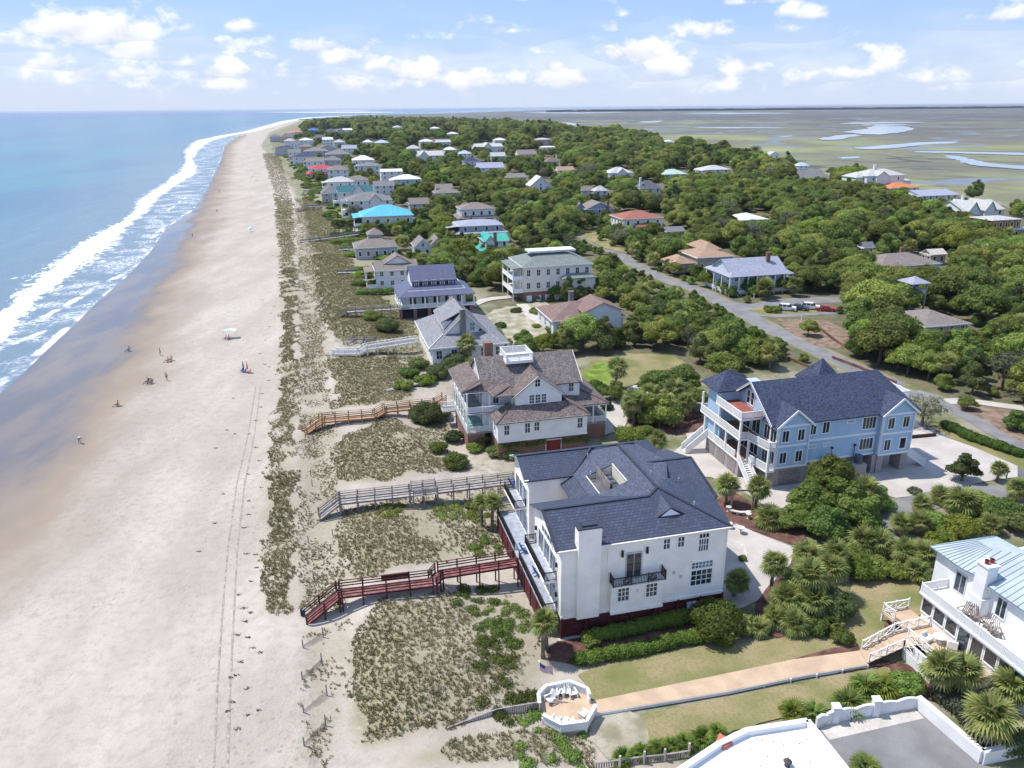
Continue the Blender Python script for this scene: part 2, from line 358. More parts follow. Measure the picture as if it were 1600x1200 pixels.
m = bpy.data.materials.new('sand_and_soil'); m.use_nodes = True; t = m.node_tree; b = t.nodes['Principled BSDF']
def attr(t, n): a = N(t, 'ShaderNodeAttribute', attribute_name=n); return a.outputs['Fac']
geo = N(t, 'ShaderNodeNewGeometry'); pos = geo.outputs['Position']
def noi(t, pos, sc, det=4, rough=.55, scale3=None):
    n = N(t, 'ShaderNodeTexNoise'); n.inputs['Scale'].default_value = sc; n.inputs['Detail'].default_value = det; n.inputs['Roughness'].default_value = rough
    if scale3:
        mpp = N(t, 'ShaderNodeMapping'); mpp.inputs['Scale'].default_value = scale3[:3]
        if len(scale3) > 3: mpp.inputs['Rotation'].default_value = (0, 0, scale3[3])
        t.links.new(pos, mpp.inputs[0]); t.links.new(mpp.outputs[0], n.inputs[0])
    else: t.links.new(pos, n.inputs[0])
    return n.outputs[0]
A = lambda n: attr(t, n)
nb = noi(t, pos, .09, 5, .6, (1, .38, 1, R_(18))); nm = noi(t, pos, .8, 5, .65); nfi = noi(t, pos, 4.5, 3)
sand = mixc(t, smooth(t, nb, .35, .68), (.375, .325, .27), (.47, .42, .36))
sand = mixc(t, math_(t, 'MULTIPLY', smooth(t, nm, .42, .7), .5), sand, (.30, .255, .205))
sand = mixc(t, math_(t, 'MULTIPLY', smooth(t, nfi, .5, .72), .28), sand, (.27, .23, .19))
wetv = math_(t, 'ADD', A('wet'), math_(t, 'MULTIPLY', math_(t, 'SUBTRACT', noi(t, pos, .06, 5, .6, (1, .5, 1, R_(25))), .5), 26))
pv_ = N(t, 'ShaderNodeTexVoronoi'); pv_.inputs['Scale'].default_value = 1.15; t.links.new(pos, pv_.inputs[0])
pock = math_(t, 'MULTIPLY', smooth(t, pv_.outputs[0], .3, .12), smooth(t, noi(t, pos, .075, 4, .6), .47, .6))
sand = mixc(t, math_(t, 'MULTIPLY', pock, .6), sand, (.24, .205, .17))
damp = mixc(t, smooth(t, wetv, -4, 15), (.235, .18, .13), sand)
wets = mixc(t, smooth(t, wetv, -9, 1.5), mixc(t, smooth(t, noi(t, pos, .1, 5, .6, (1, .3, 1, R_(20))), .42, .62), (.135, .122, .115), (.20, .16, .125)), damp)
litter = smooth(t, math_(t, 'ADD', noi(t, pos, 1.4, 4), math_(t, 'MULTIPLY', math_(t, 'SUBTRACT', noi(t, pos, .2, 2), .5), .8)), .46, .62)
dunef = math_(t, 'MULTIPLY', smooth(t, A('dune'), 8, 14), math_(t, 'MULTIPLY', litter, .72))
sepp = N(t, 'ShaderNodeSeparateXYZ'); t.links.new(pos, sepp.inputs[0])
land = mixc(t, math_(t, 'MULTIPLY', A('thatch'), smooth(t, noi(t, pos, 2.2, 5, .7), .22, .52)), wets, (.235, .21, .12))
cover = math_(t, 'MULTIPLY', math_(t, 'MULTIPLY', smooth(t, math_(t, 'ADD', A('dune'), math_(t, 'MULTIPLY', math_(t, 'SUBTRACT', nm, .5), 9)), 11, 15), smooth(t, sepp.outputs[1], 118, 190)), math_(t, 'ADD', .55, math_(t, 'MULTIPLY', smooth(t, nb, .4, .6), .35)))
land = mixc(t, cover, land, mixc(t, smooth(t, nm, .4, .62), (.15, .16, .06), (.205, .195, .10)))
soil = mixc(t, smooth(t, noi(t, pos, .35, 4), .35, .65), (.085, .095, .035), (.15, .125, .075))
wd = math_(t, 'ADD', A('woods'), math_(t, 'MULTIPLY', math_(t, 'SUBTRACT', noi(t, pos, .12, 3), .5), 14))
lots = mixc(t, smooth(t, noi(t, pos, .16, 4), .42, .6), (.27, .235, .165), (.12, .135, .05))
land = mixc(t, smooth(t, math_(t, 'ADD', A('dune'), math_(t, 'MULTIPLY', math_(t, 'SUBTRACT', nm, .5), 14)), 27, 38), land, lots)
land = mixc(t, smooth(t, wd, -3, 4), land, soil)
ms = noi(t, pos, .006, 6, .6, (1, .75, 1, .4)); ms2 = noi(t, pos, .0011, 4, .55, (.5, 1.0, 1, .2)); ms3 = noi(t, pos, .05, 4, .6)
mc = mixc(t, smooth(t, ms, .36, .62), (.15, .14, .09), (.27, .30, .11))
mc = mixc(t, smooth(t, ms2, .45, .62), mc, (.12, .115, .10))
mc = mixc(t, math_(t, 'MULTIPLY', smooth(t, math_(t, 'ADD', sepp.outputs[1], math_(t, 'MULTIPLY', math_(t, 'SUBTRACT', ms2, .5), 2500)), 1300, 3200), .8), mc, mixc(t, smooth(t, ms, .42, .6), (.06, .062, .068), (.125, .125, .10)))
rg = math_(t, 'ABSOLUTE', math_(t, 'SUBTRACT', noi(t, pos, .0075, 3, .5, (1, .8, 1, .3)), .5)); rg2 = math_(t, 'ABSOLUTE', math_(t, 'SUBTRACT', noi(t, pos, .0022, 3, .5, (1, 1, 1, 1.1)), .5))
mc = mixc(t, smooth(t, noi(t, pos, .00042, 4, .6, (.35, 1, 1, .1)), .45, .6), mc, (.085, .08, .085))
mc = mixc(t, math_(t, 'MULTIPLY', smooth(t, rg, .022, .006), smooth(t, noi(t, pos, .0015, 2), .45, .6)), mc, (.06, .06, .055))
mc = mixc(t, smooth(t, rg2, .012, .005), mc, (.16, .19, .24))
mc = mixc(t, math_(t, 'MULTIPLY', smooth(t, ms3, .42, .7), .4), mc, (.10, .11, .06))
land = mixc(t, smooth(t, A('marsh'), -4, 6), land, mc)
t.links.new(land, b.inputs['Base Color'])
ro = N(t, 'ShaderNodeMapRange', interpolation_type='SMOOTHSTEP'); t.links.new(wetv, ro.inputs[0]); ro.inputs[1].default_value = -11; ro.inputs[2].default_value = 3; ro.inputs[3].default_value = .07; ro.inputs[4].default_value = .9
t.links.new(ro.outputs[0], b.inputs['Roughness'])
b.inputs['Specular IOR Level'].default_value = .52
dry = smooth(t, wetv, -2, 12)
tramp = math_(t, 'MULTIPLY', noi(t, pos, 1.7, 4, .7), math_(t, 'ADD', .35, smooth(t, noi(t, pos, .07, 3), .42, .6)))
bp = N(t, 'ShaderNodeBump'); bp.inputs['Distance'].default_value = .22
t.links.new(math_(t, 'ADD', math_(t, 'MULTIPLY', dry, .75), .03), bp.inputs['Strength']); t.links.new(tramp, bp.inputs['Height']); t.links.new(bp.outputs[0], b.inputs['Normal'])
gm.materials.append(m)
tag(link('ground', gm), 'sandy beach, dunes, soil and far marsh in one stretch of ground', None, None, 'structure')

# ---- sea, with the breakers as low ridges in it
FOAM = [((-330, 760), (-260, 760)), ((-120, 590), (-50, 590)), ((-30, 520), (30, 520)), ((12, 474), (58, 474)), ((30, 450), (99, 450)), ((63, 420), (141, 420)), ((99, 390), (177, 390)), ((144, 366), (201, 366)), ((183, 348), (210, 348)), ((204, 330), (238, 330)), ((210, 312), (249, 312)), ((240, 291), (285, 291)), ((264, 270), (324, 270)), ((286, 252), (306, 252)), ((280, 236), (316, 236)), ((294, 220), (342, 220)), ((330, 213), (362, 213)), ((372, 206), (405, 206)), ((405, 197), (438, 197)), ((430, 190), (465, 190)), ((470, 184), (500, 184)), ((545, 179.4), (640, 179))]
fo = line([a for a, _ in FOAM], SEA); fi = line([b for _, b in FOAM], SEA)
fc = (fo + fi) / 2; fh = np.hypot(*(fo - fi).T) / 2
ysea = np.concatenate([geom(30, 120, 1.3, 1.0), geom(121, 80000, 1.1, 1.015)])
P, F = grid('sea', ysea, np.linspace(-1.9, .35, 360))
ds = sdist(P, SHORE)[0]
keep = (ds < 6) | (P[:, 1] > 3500)
df, tf = sdist(P, fc); k0 = np.clip(tf.astype(int), 0, len(fh) - 2); hw = .86 * (fh[k0] * (1 - (tf - k0)) + fh[k0 + 1] * (tf - k0)) * (1 - .35 * sst(P[:, 1], 300, 700))
wob = wav(P[:, 0] * .55, P[:, 1] * .55) * .35 + wav(P[:, 0] * 1.7, P[:, 1] * 1.7, 2) * .18
foam = 1 - np.abs(df) / (hw * (1 + wob * .9))
lace = sst(df, -2, 2) * sst(-ds, -1.5, 3.0)                      # between breaker and sand
swash = -ds + wav(P[:, 0] * .7, P[:, 1] * .5, 1) * 2.2
sw = np.sin((df + wav(P[:, 0] * .12, P[:, 1] * .12) * 10) * .34) * .1 * sst(-df, 4, 30) * (1 - sst(P[:, 1], 250, 900))
zz = SEA + sw + .45 * np.clip(foam, 0, 1) ** 1.5 * (1 - sst(P[:, 1], 400, 1500))
l2d = np.full(len(P), 99.0)
for L2 in ([(-60, 640), (0, 598), (45, 565), (75, 540), (105, 512)], [(60, 500), (100, 478), (130, 462), (152, 447)], [(170, 440), (200, 425), (222, 410), (232, 396), (220, 383)], [(238, 372), (258, 352), (250, 340)], [(262, 330), (285, 312), (296, 304)], [(-20, 443), (12, 438), (26, 434)], [(300, 262), (335, 250)], [(340, 224), (372, 215)], [(-40, 560), (10, 540), (60, 522), (95, 500)]):
    l2d = np.minimum(l2d, np.abs(sdist(P, line(L2, SEA))[0]))
sm = npmesh('sea', np.c_[P, zz], F[keep[F].all(1)], dict(foam=foam, lace=lace, swash=swash, off=-ds, line2=l2d))
m = bpy.data.materials.new('sea_water'); m.use_nodes = True; t = m.node_tree; b = t.nodes['Principled BSDF']
geo = N(t, 'ShaderNodeNewGeometry'); pos = geo.outputs['Position']
deep = mixc(t, smooth(t, noi(t, pos, .009, 5, .55, (1, .3, 1, R_(14))), .4, .6), (.055, .14, .225), (.06, .195, .24))  # slate-blue patches among the teal are cloud shadows painted into the water colour
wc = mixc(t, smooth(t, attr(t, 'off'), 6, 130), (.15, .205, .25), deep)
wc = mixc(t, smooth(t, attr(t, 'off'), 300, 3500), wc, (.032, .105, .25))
n1 = noi(t, pos, .55, 6, .65, (1, .6, 1, R_(25))); n2 = noi(t, pos, 1.3, 5, .7)
fo_ = smooth(t, math_(t, 'ADD', attr(t, 'foam'), math_(t, 'MULTIPLY', math_(t, 'SUBTRACT', n1, .5), 3.4)), .08, .5)
vor = N(t, 'ShaderNodeTexVoronoi', feature='DISTANCE_TO_EDGE'); vor.inputs['Scale'].default_value = .55
wv = N(t, 'ShaderNodeVectorMath', operation='ADD'); nn = N(t, 'ShaderNodeTexNoise'); nn.inputs['Scale'].default_value = .4; nn.inputs['Detail'].default_value = 4; t.links.new(pos, nn.inputs[0])
vs_ = N(t, 'ShaderNodeVectorMath', operation='SCALE'); vs_.inputs[3].default_value = 4.5; t.links.new(nn.outputs['Color'], vs_.inputs[0]); t.links.new(pos, wv.inputs[0]); t.links.new(vs_.outputs[0], wv.inputs[1]); t.links.new(wv.outputs[0], vor.inputs[0])
lacef = math_(t, 'MULTIPLY', math_(t, 'MULTIPLY', smooth(t, vor.outputs[0], .22, .02), attr(t, 'lace')), smooth(t, noi(t, pos, .075, 4, .6), .44, .62))
l2 = math_(t, 'MULTIPLY', smooth(t, math_(t, 'ADD', attr(t, 'line2'), math_(t, 'MULTIPLY', math_(t, 'SUBTRACT', n1, .5), 3.2)), 1.5, .5), smooth(t, noi(t, pos, .11, 3), .4, .55))
edge = math_(t, 'MULTIPLY', math_(t, 'MULTIPLY', smooth(t, attr(t, 'swash'), .1, .5), smooth(t, attr(t, 'swash'), 2.2, .8)), smooth(t, noi(t, pos, .09, 4), .47, .6))
ff = math_(t, 'MAXIMUM', fo_, math_(t, 'MAXIMUM', math_(t, 'MULTIPLY', lacef, .62), math_(t, 'MAXIMUM', math_(t, 'MULTIPLY', edge, .9), math_(t, 'MULTIPLY', l2, .9))))
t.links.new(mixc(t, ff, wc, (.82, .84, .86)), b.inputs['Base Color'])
mr = N(t, 'ShaderNodeMapRange'); t.links.new(ff, mr.inputs[0]); mr.inputs[3].default_value = .22; mr.inputs[4].default_value = .9; t.links.new(mr.outputs[0], b.inputs['Roughness'])
b.inputs['IOR'].default_value = 1.33; b.inputs['Specular IOR Level'].default_value = .22
bp = N(t, 'ShaderNodeBump'); bp.inputs['Strength'].default_value = .5; bp.inputs['Distance'].default_value = .35
hgt = math_(t, 'ADD', math_(t, 'ADD', noi(t, pos, .5, 5, .6, (1, .35, 1, R_(22))), math_(t, 'MULTIPLY', noi(t, pos, .13, 3, .5, (1, .3, 1, R_(20))), 1.5)), math_(t, 'MULTIPLY', ff, .5))
t.links.new(hgt, bp.inputs['Height']); t.links.new(bp.outputs[0], b.inputs['Normal'])
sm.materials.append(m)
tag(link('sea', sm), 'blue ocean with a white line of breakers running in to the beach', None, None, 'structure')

# ---- flat sheets: lawns, roads, paths
def ragged(pts, amp, step, seed=0):
    out = []
    for k in range(len(pts)):
        a, b_ = Vector(pts[k]), Vector(pts[(k + 1) % len(pts)]); n = max(1, int((b_ - a).length / step))
        for j in range(n):
            p = a.lerp(b_, j / n); q = Vector((p.x, p.y, 0))
            out.append((p.x + amp * mnoise.noise(q * .45 + Vector((seed, 3, 0))) * 1.6, p.y + amp * mnoise.noise(q * .45 + Vector((9, seed, 5))) * 1.6))
    return out
ZS = [.02]
def sheet(name, px, material, label, z=None, amp=0.0, thick=0.0, kind='structure', step=1.2):
    if z is None: ZS[0] += .005; z = ZS[0]
    pts = [tuple(G(p[0], p[1], z))[:2] for p in px]
    if amp: pts = ragged(pts, amp, step, len(px))
    bm = bmesh.new(); vs = [bm.verts.new((p[0], p[1], z)) for p in pts]; f = bm.faces.new(vs); f.normal_update()
    if f.normal.z < 0: f.normal_flip()
    if thick:
        ge = bmesh.ops.extrude_face_region(bm, geom=[f]); bmesh.ops.translate(bm, vec=(0, 0, -thick), verts=[v for v in ge['geom'] if isinstance(v, bmesh.types.BMVert)])
        bmesh.ops.recalc_face_normals(bm, faces=bm.faces)
    bmesh.ops.triangulate(bm, faces=bm.faces[:])
    me = bpy.data.meshes.new(name); bm.to_mesh(me); bm.free(); me.materials.append(material)
    return tag(link(name, me), label, None, None, kind)
def ribbon(name, px, w, material, label, z=None):
    if z is None: ZS[0] += .005; z = ZS[0]
    c = [G(p[0], p[1], z) for p in px]
    fine = []
    for k in range(len(c) - 1):                                   # Catmull-Rom
        p0, p1, p2, p3 = c[max(k - 1, 0)], c[k], c[k + 1], c[min(k + 2, len(c) - 1)]
        for j in range(8):
            u = j / 8; fine.append(.5 * ((2 * p1) + (p2 - p0) * u + (2 * p0 - 5 * p1 + 4 * p2 - p3) * u * u + (3 * p1 - p0 - 3 * p2 + p3) * u ** 3))
    fine.append(c[-1]); mb = MB(); L = []
    for k, p in enumerate(fine):
        d = (fine[min(k + 1, len(fine) - 1)] - fine[max(k - 1, 0)]); d.z = 0; d.normalize(); nrm = Vector((d.y, -d.x, 0)); ww = w if not isinstance(w, tuple) else w[0] + (w[1] - w[0]) * k / (len(fine) - 1)
        L.append((p - nrm * ww / 2, p + nrm * ww / 2))
    for k in range(len(L) - 1): mb.poly([L[k][0], L[k][1], L[k + 1][1], L[k + 1][0]][::1])
    for k, f in enumerate(mb.f):
        a, b_, c_ = (Vector(mb.v[f[i]]) for i in (0, 1, 2))
        if (b_ - a).cross(c_ - a).z < 0: mb.f[k] = f[::-1]
    o = mb.build(name, material); return tag(o, label, None, None, 'structure')
LAWN = mat('dry_lawn', (.285, .23, .125), tint=(.15, .165, .05), var=.08, vscale=.17, fine=.35, fscale=5, rough=.95, bump=.5, bscale=5)
GREENLAWN = mat('green_lawn', (.17, .24, .035), var=.2, vscale=.5, fine=.3, fscale=5, rough=.95, bump=.5, bscale=5)
MULCH = mat('mulch', (.15, .075, .06), var=.25, vscale=.8, fine=.4, fscale=6, rough=.95, bump=.8)
PINE = mat('pine_straw', (.25, .175, .125), var=.2, vscale=.6, fine=.3, fscale=4, rough=.95, bump=.6)
ASPH = mat('grey_asphalt', (.21, .205, .205), var=.1, vscale=.3, fine=.12, fscale=6, rough=.9)
ASPHD = mat('dark_asphalt', (.13, .135, .15), var=.12, vscale=.4, fine=.1, fscale=5, rough=.85)
SANDY = mat('pale_sand_path', (.52, .48, .43), var=.08, vscale=.5, fine=.25, fscale=4, bump=.5, bscale=3)
TANDECK = mat('tan_deck_coating', (.50, .365, .25), var=.07, vscale=.6, fine=.1, fscale=5, rough=.75)
ROADPX = [(880, 352), (925, 375), (960, 393), (1000, 417), (1040, 436), (1090, 453), (1130, 473), (1165, 492), (1210, 516), (1262, 541), (1330, 572), (1400, 602)]
ribbon('verge', ROADPX, 6.4, LAWN, 'strip of pine straw and thin grass along the street')
ribbon('street', ROADPX, (4.6, 5.4), ASPH, 'pale grey street running between the trees')
ribbon('side_street', [(1120, 470), (1175, 480), (1230, 471), (1320, 468), (1420, 470)], 6.5, ASPH, 'short side street with parked cars')
ribbon('side_street', [(1150, 487), (1215, 492), (1260, 489), (1330, 486)], 4.5, ASPH, 'second arm of the side street round the island')
sheet('traffic_island', [(1170, 484), (1190, 479), (1222, 478), (1290, 478), (1300, 487), (1240, 490), (1195, 492)], LAWN, 'small grassed island with a round shrub between the arms of the street', amp=.2)
sheet('clearing', [(1215, 498), (1290, 500), (1330, 520), (1310, 545), (1275, 540), (1230, 517)], PINE, 'bare pine straw clearing beside the street', amp=.5)
ribbon('back_street', [(1425, 612), (1470, 628), (1520, 652), (1570, 680), (1640, 716)], 4.2, ASPH, 'grey street behind the clipped hedge at the right')
ribbon('pale_drive', [(1478, 627), (1510, 626), (1550, 631), (1600, 638), (1680, 650)], 2.6, CONC, 'pale drive leaving the back street')
sheet('planting_bed', [(1490, 636), (1530, 634), (1600, 645), (1640, 660), (1610, 700), (1580, 682), (1540, 657)], PINE, 'pine straw bed between the streets', amp=.4)
ribbon('lane', [(1410, 655), (1450, 675), (1500, 697), (1545, 717), (1600, 742), (1660, 765)], 4.2, ASPHD, 'dark asphalt lane beside the blue house')
sheet('lane_verge', [(1440, 655), (1455, 658), (1600, 712), (1600, 735), (1540, 708), (1480, 683)], LAWN, 'grass strip between lane and hedge', amp=.2)
sheet('blue_house_apron', [(1045, 745), (1052, 706), (1075, 688), (1070, 672), (1100, 662), (1230, 690), (1440, 668), (1475, 682), (1520, 698), (1590, 728), (1590, 745), (1540, 752), (1470, 768), (1400, 778), (1345, 760), (1260, 775), (1210, 800), (1165, 770), (1110, 745)], CONC, 'pale concrete apron round the blue house')
sheet('planting_bed', [(1100, 640), (1118, 668), (1060, 680), (985, 670), (990, 645), (1040, 650)], MULCH, 'mulch bed by the terraced drive', amp=.4)
ribbon('curving_drive', [(1375, 850), (1385, 815), (1420, 792), (1470, 778), (1540, 768), (1620, 775)], 4.0, ASPH, 'grey asphalt drive curving down between the palms')
sheet('mulch_bed', [(1118, 780), (1150, 770), (1200, 800), (1260, 840), (1240, 850), (1180, 832), (1140, 818), (1112, 800)], MULCH, 'dark mulch bed with bench and arbour', amp=.4)
sheet('forecourt', [(1128, 830), (1150, 818), (1190, 836), (1240, 855), (1236, 880), (1212, 905), (1190, 935), (1160, 950), (1122, 945)], CONC, 'pale concrete forecourt of the cream house')
sheet('mulch_bed', [(1212, 905), (1238, 880), (1330, 930), (1330, 985), (1250, 1005), (1180, 985), (1180, 940)], MULCH, 'dark mulch under the palms', amp=.4)
sheet('house_bed', [(850, 1012), (876, 992), (1080, 952), (1130, 938), (1110, 1000), (905, 1042), (860, 1030)], MULCH, 'mulch bed along the side of the cream house', amp=.3)
sheet('lawn', [(905, 1052), (925, 1040), (1100, 1008), (1200, 1000), (1330, 965), (1330, 905), (1400, 900), (1436, 915), (1440, 945), (1425, 990), (1345, 1020), (1250, 1045), (1000, 1087), (922, 1098)], LAWN, 'dry olive lawn between the cream house and the tan walkway', amp=.35)
sheet('lawn', [(1010, 1112), (1240, 1070), (1385, 1043), (1440, 1060), (1420, 1085), (1240, 1120), (1170, 1138), (1085, 1165), (990, 1180), (985, 1140)], LAWN, 'dry olive lawn beyond the tan walkway', amp=.35)
sheet('bare_patch', [(935, 1115), (985, 1108), (1010, 1130), (985, 1165), (950, 1180), (918, 1150)], mat('thin_sandy_turf', (.36, .33, .26), tint=(.22, .20, .12), var=.1, vscale=.5, fine=.3, fscale=4, bump=.6), 'bare sandy ground behind the round deck', amp=1.3)
sheet('planting_bed', [(1300, 900), (1380, 880), (1445, 890), (1440, 915), (1400, 902), (1335, 912)], PINE, 'pine straw bed behind the lawn', amp=.4)
sheet('red_mulch_bed', [(1380, 975), (1392, 960), (1420, 958), (1436, 970), (1425, 992), (1390, 997)], MULCH, 'round red mulch bed in the lawn', amp=.1)
sheet('red_mulch_bed', [(1250, 1052), (1345, 1024), (1425, 1040), (1475, 1080), (1500, 1100), (1440, 1090), (1400, 1060), (1390, 1042)], MULCH, 'red mulch bed below the white deck', amp=.25)
sheet('red_mulch_bed', [(1240, 1030), (1300, 1013), (1340, 1008), (1350, 1020), (1290, 1036), (1250, 1042)], MULCH, 'strip of red mulch beside the walkway', amp=.15)
sheet('rear_lawn', [(912, 622), (905, 590), (925, 562), (985, 552), (1050, 555), (1085, 575), (1060, 590), (1000, 596), (965, 612)], LAWN, 'garden lawn behind the white shingled house', amp=.5)
sheet('lawn_patch', [(915, 612), (912, 585), (935, 565), (960, 570), (958, 592), (935, 615)], GREENLAWN, 'bright green corner of the garden lawn', amp=.4)
sheet('garden_drive', [(938, 660), (948, 640), (960, 617), (990, 602), (1008, 600), (1015, 612), (990, 640), (975, 668), (945, 680)], CONC, 'pale paved drive beside the white shingled house')
sheet('sandy_lot', [(748, 505), (768, 484), (850, 470), (884, 486), (868, 512), (830, 535), (795, 552), (770, 530)], mat('sandy_lot_ground', (.40, .36, .29), tint=(.22, .21, .11), var=.1, vscale=.35, fine=.3, fscale=3, bump=.6), 'sandy lot with sparse grass behind the silver gabled house', amp=1.2, step=2)
ribbon('pale_drive', [(735, 478), (760, 468), (800, 463), (850, 455), (905, 430)], 3.2, CONC, 'pale concrete drive behind the navy roofed house')
ribbon('sand_path', [(815, 475), (830, 492), (852, 505), (870, 500)], 3.0, SANDY, 'sandy path in front of the brown roofed house')
sheet('verge_lawn', [(905, 368), (935, 362), (975, 385), (985, 398), (945, 388)], LAWN, 'grass verge of the street', amp=.4)
sheet('courtyard', [(1262, 1145), (1430, 1106), (1560, 1215), (1540, 1290), (1330, 1290)], ASPH, 'grey asphalt courtyard inside the white wall', z=.05)
sheet('courtyard_border', [(1278, 1134), (1428, 1106), (1444, 1122), (1296, 1156)], SANDY, 'sandy gravel border along the courtyard wall', z=.056)
# tyre tracks on the beach, two narrow ruts
TR = mat('tyre_rut', (.37, .325, .275), var=.15, vscale=1.2, fine=.5, fscale=3, bump=.8)
for k, off in enumerate((0, 20)):
    pts = [(405 - 5 + off * .35, 605), (388 + off * .5, 680), (370 + off * .62, 760), (356 + off * .75, 860), (348 + off * .9, 960), (340 + off, 1080), (334 + off * 1.1, 1215)]
    c = [G(p[0], p[1], -.25) for p in pts]; mb = MB()
    fine = []
    for j in range(len(c) - 1):
        for q in range(14): fine.append(c[j].lerp(c[j + 1], q / 14))
    zz_ = ground_z(np.array([(p.x, p.y) for p in fine]))
    for j in range(len(fine) - 1):
        wdt = .09 + .06 * mnoise.noise(fine[j] * .5)
        mb.poly([(fine[j].x - wdt, fine[j].y, zz_[j] + .03), (fine[j].x + wdt, fine[j].y, zz_[j] + .03), (fine[j + 1].x + wdt, fine[j + 1].y, zz_[j + 1] + .03), (fine[j + 1].x - wdt, fine[j + 1].y, zz_[j + 1] + .03)])
    tag(mb.build('tyre_track', TR), 'long tyre rut along the upper beach', None, None, 'structure')
# creeks and pools of the marsh, and the shoals off the point
CREEK = mat('creek_water', (.22, .27, .34), rough=.12, var=.05, vscale=.01, spec=.6)
MUD = mat('creek_mud', (.075, .07, .065), rough=.7, var=.2, vscale=.05)
def creek(px, lab, bank=True):
    out = []; n = len(px)
    for k in range(n):
        p0, p1, p2, p3 = (np.array(px[(k + q) % n], float) for q in (-1, 0, 1, 2))
        for u in np.arange(0, 1, .125): c = .5 * (2 * p1 + (p2 - p0) * u + (2 * p0 - 5 * p1 + 4 * p2 - p3) * u * u + (3 * p1 - p0 - 3 * p2 + p3) * u ** 3); out.append((c[0] + 9 * mnoise.noise(Vector((c[0] * .07, c[1] * .6, 1))), c[1] + .55 * mnoise.noise(Vector((c[0] * .09, c[1], 7)))))
    cy = sum(q[1] for q in px) / n
    if bank: sheet('mud_bank', [(p[0], p[1] + (.8 if p[1] > cy else -.7)) for p in out], MUD, 'dark mud bank of a marsh creek', amp=0)
    sheet('creek', out, CREEK, lab)
creek([(1322, 206), (1350, 201), (1362, 197), (1395, 196.5), (1424, 199), (1420, 204), (1398, 208), (1375, 210), (1345, 209)], 'wide bright pool of the marsh creek')
creek([(1280, 216), (1300, 212.5), (1330, 210), (1345, 211.5), (1322, 215), (1312, 218), (1288, 218.5)], 'pale arm of the creek left of the wide pool')
creek([(1338, 231), (1380, 227), (1430, 222.5), (1490, 221), (1492, 223.5), (1445, 226), (1400, 231), (1360, 233)], 'long thin bend of marsh creek')
creek([(1430, 236), (1520, 237), (1640, 240), (1640, 243), (1520, 240), (1440, 238)], 'straight thin creek at the right of the marsh')
creek([(1474, 243), (1500, 244), (1525, 250), (1560, 256), (1640, 262), (1640, 267), (1560, 261.5), (1515, 256.5), (1490, 249)], 'broad creek winding out of the marsh at right')
for px, lab in (([(1005, 190), (1030, 188.5), (1035, 190), (1012, 191.5)], 'small pool far out in the marsh'), ([(800, 194), (860, 191), (905, 193), (890, 196.5), (830, 197)], 'wide shallow lagoon behind the woods'),
                ([(1080, 199.5), (1150, 198.5), (1230, 199.3), (1150, 200.3)], 'thin streak of water across the marsh'), ([(820, 176), (900, 174.5), (980, 175.5), (900, 177.2)], 'far channel near the horizon'),
                ([(1060, 177), (1140, 176), (1240, 176.5), (1150, 178)], 'long far channel in the marsh'), ([(1320, 192), (1420, 190.3), (1440, 191.4), (1340, 193.4)], 'bright tidal flat above the wide pool'), ([(1345, 195), (1400, 193.6), (1418, 195), (1370, 196)], 'speckled tidal flat in the marsh'),
                ([(1310, 246), (1335, 244.5), (1345, 246), (1322, 248)], 'little pool in the green marsh'), ([(1210, 213), (1235, 212), (1232, 214)], 'tiny pool in the middle marsh')):
    creek(px, lab, False)
SHOAL = mat('white_shoal', (.62, .60, .57), var=.05)
sheet('shoal', [(398, 175.4), (470, 174.6), (560, 174.4), (640, 175.2), (560, 176.3), (470, 176.0)], SHOAL, 'long white sandbar off the point near the horizon', z=-.6)
sheet('shoal', [(470, 172.6), (540, 171.6), (600, 171.5), (560, 173.0)], SHOAL, 'short white sandbar at the horizon', z=-.6)
FARW = mat('far_treeline', (.035, .055, .03), var=.3, vscale=.004)
mb = MB(); p0 = None; random.seed(3)
for px in range(860, 1900, 7):
    q = G(px, 169.6 - (px - 860) * .0072, 0); q = q * (9000 / max(q.y, 1)) if q.y < 0 or q.y > 14000 else q; h = 14 + 9 * random.random(); d = Vector((q.x, q.y, 0))
    mb.box(d.x - 45, d.x + 45, d.y - 30, d.y + 30, 0, h)
tag(mb.build('far_woods', FARW), 'dark line of far woods along the horizon beyond the marsh', None, None, 'stuff')
# ================================================================== building kit
ROT = R_(14)                                    # the beach houses stand square to the shore
HOUSES = []                                     # (x, y, short name, px box) for labels and for keeping sight lines open
def at(h, lx, ly, z=0.0):
    c, s = math.cos(h.rotation_euler.z), math.sin(h.rotation_euler.z)
    return Vector((h.location.x + lx * c - ly * s, h.location.y + lx * s + ly * c, z))
def win_mesh(w, h, nx, ny, fw, head):
    def mk():
        mb = MB(); d = .07; t = fw
        mb.box(-w / 2 - t, -w / 2, -d, 0, -t, h + t); mb.box(w / 2, w / 2 + t, -d, 0, -t, h + t)
        mb.box(-w / 2, w / 2, -d, 0, h, h + t + head); mb.box(-w / 2, w / 2, -d - .03, 0, -t, 0)
        mt = min(.06, t * .6)
        for k in range(1, nx):
            x = -w / 2 + w * k / nx; mb.box(x - mt / 2, x + mt / 2, -.05, -.012, 0, h)
        for k in range(1, ny):
            z = h * k / ny; mb.box(-w / 2, w / 2, -.044, -.012, z - mt / 2, z + mt / 2)
        return mb
    return mk
FACE = {'S': 0, 'W': -math.pi / 2, 'E': math.pi / 2, 'N': math.pi}
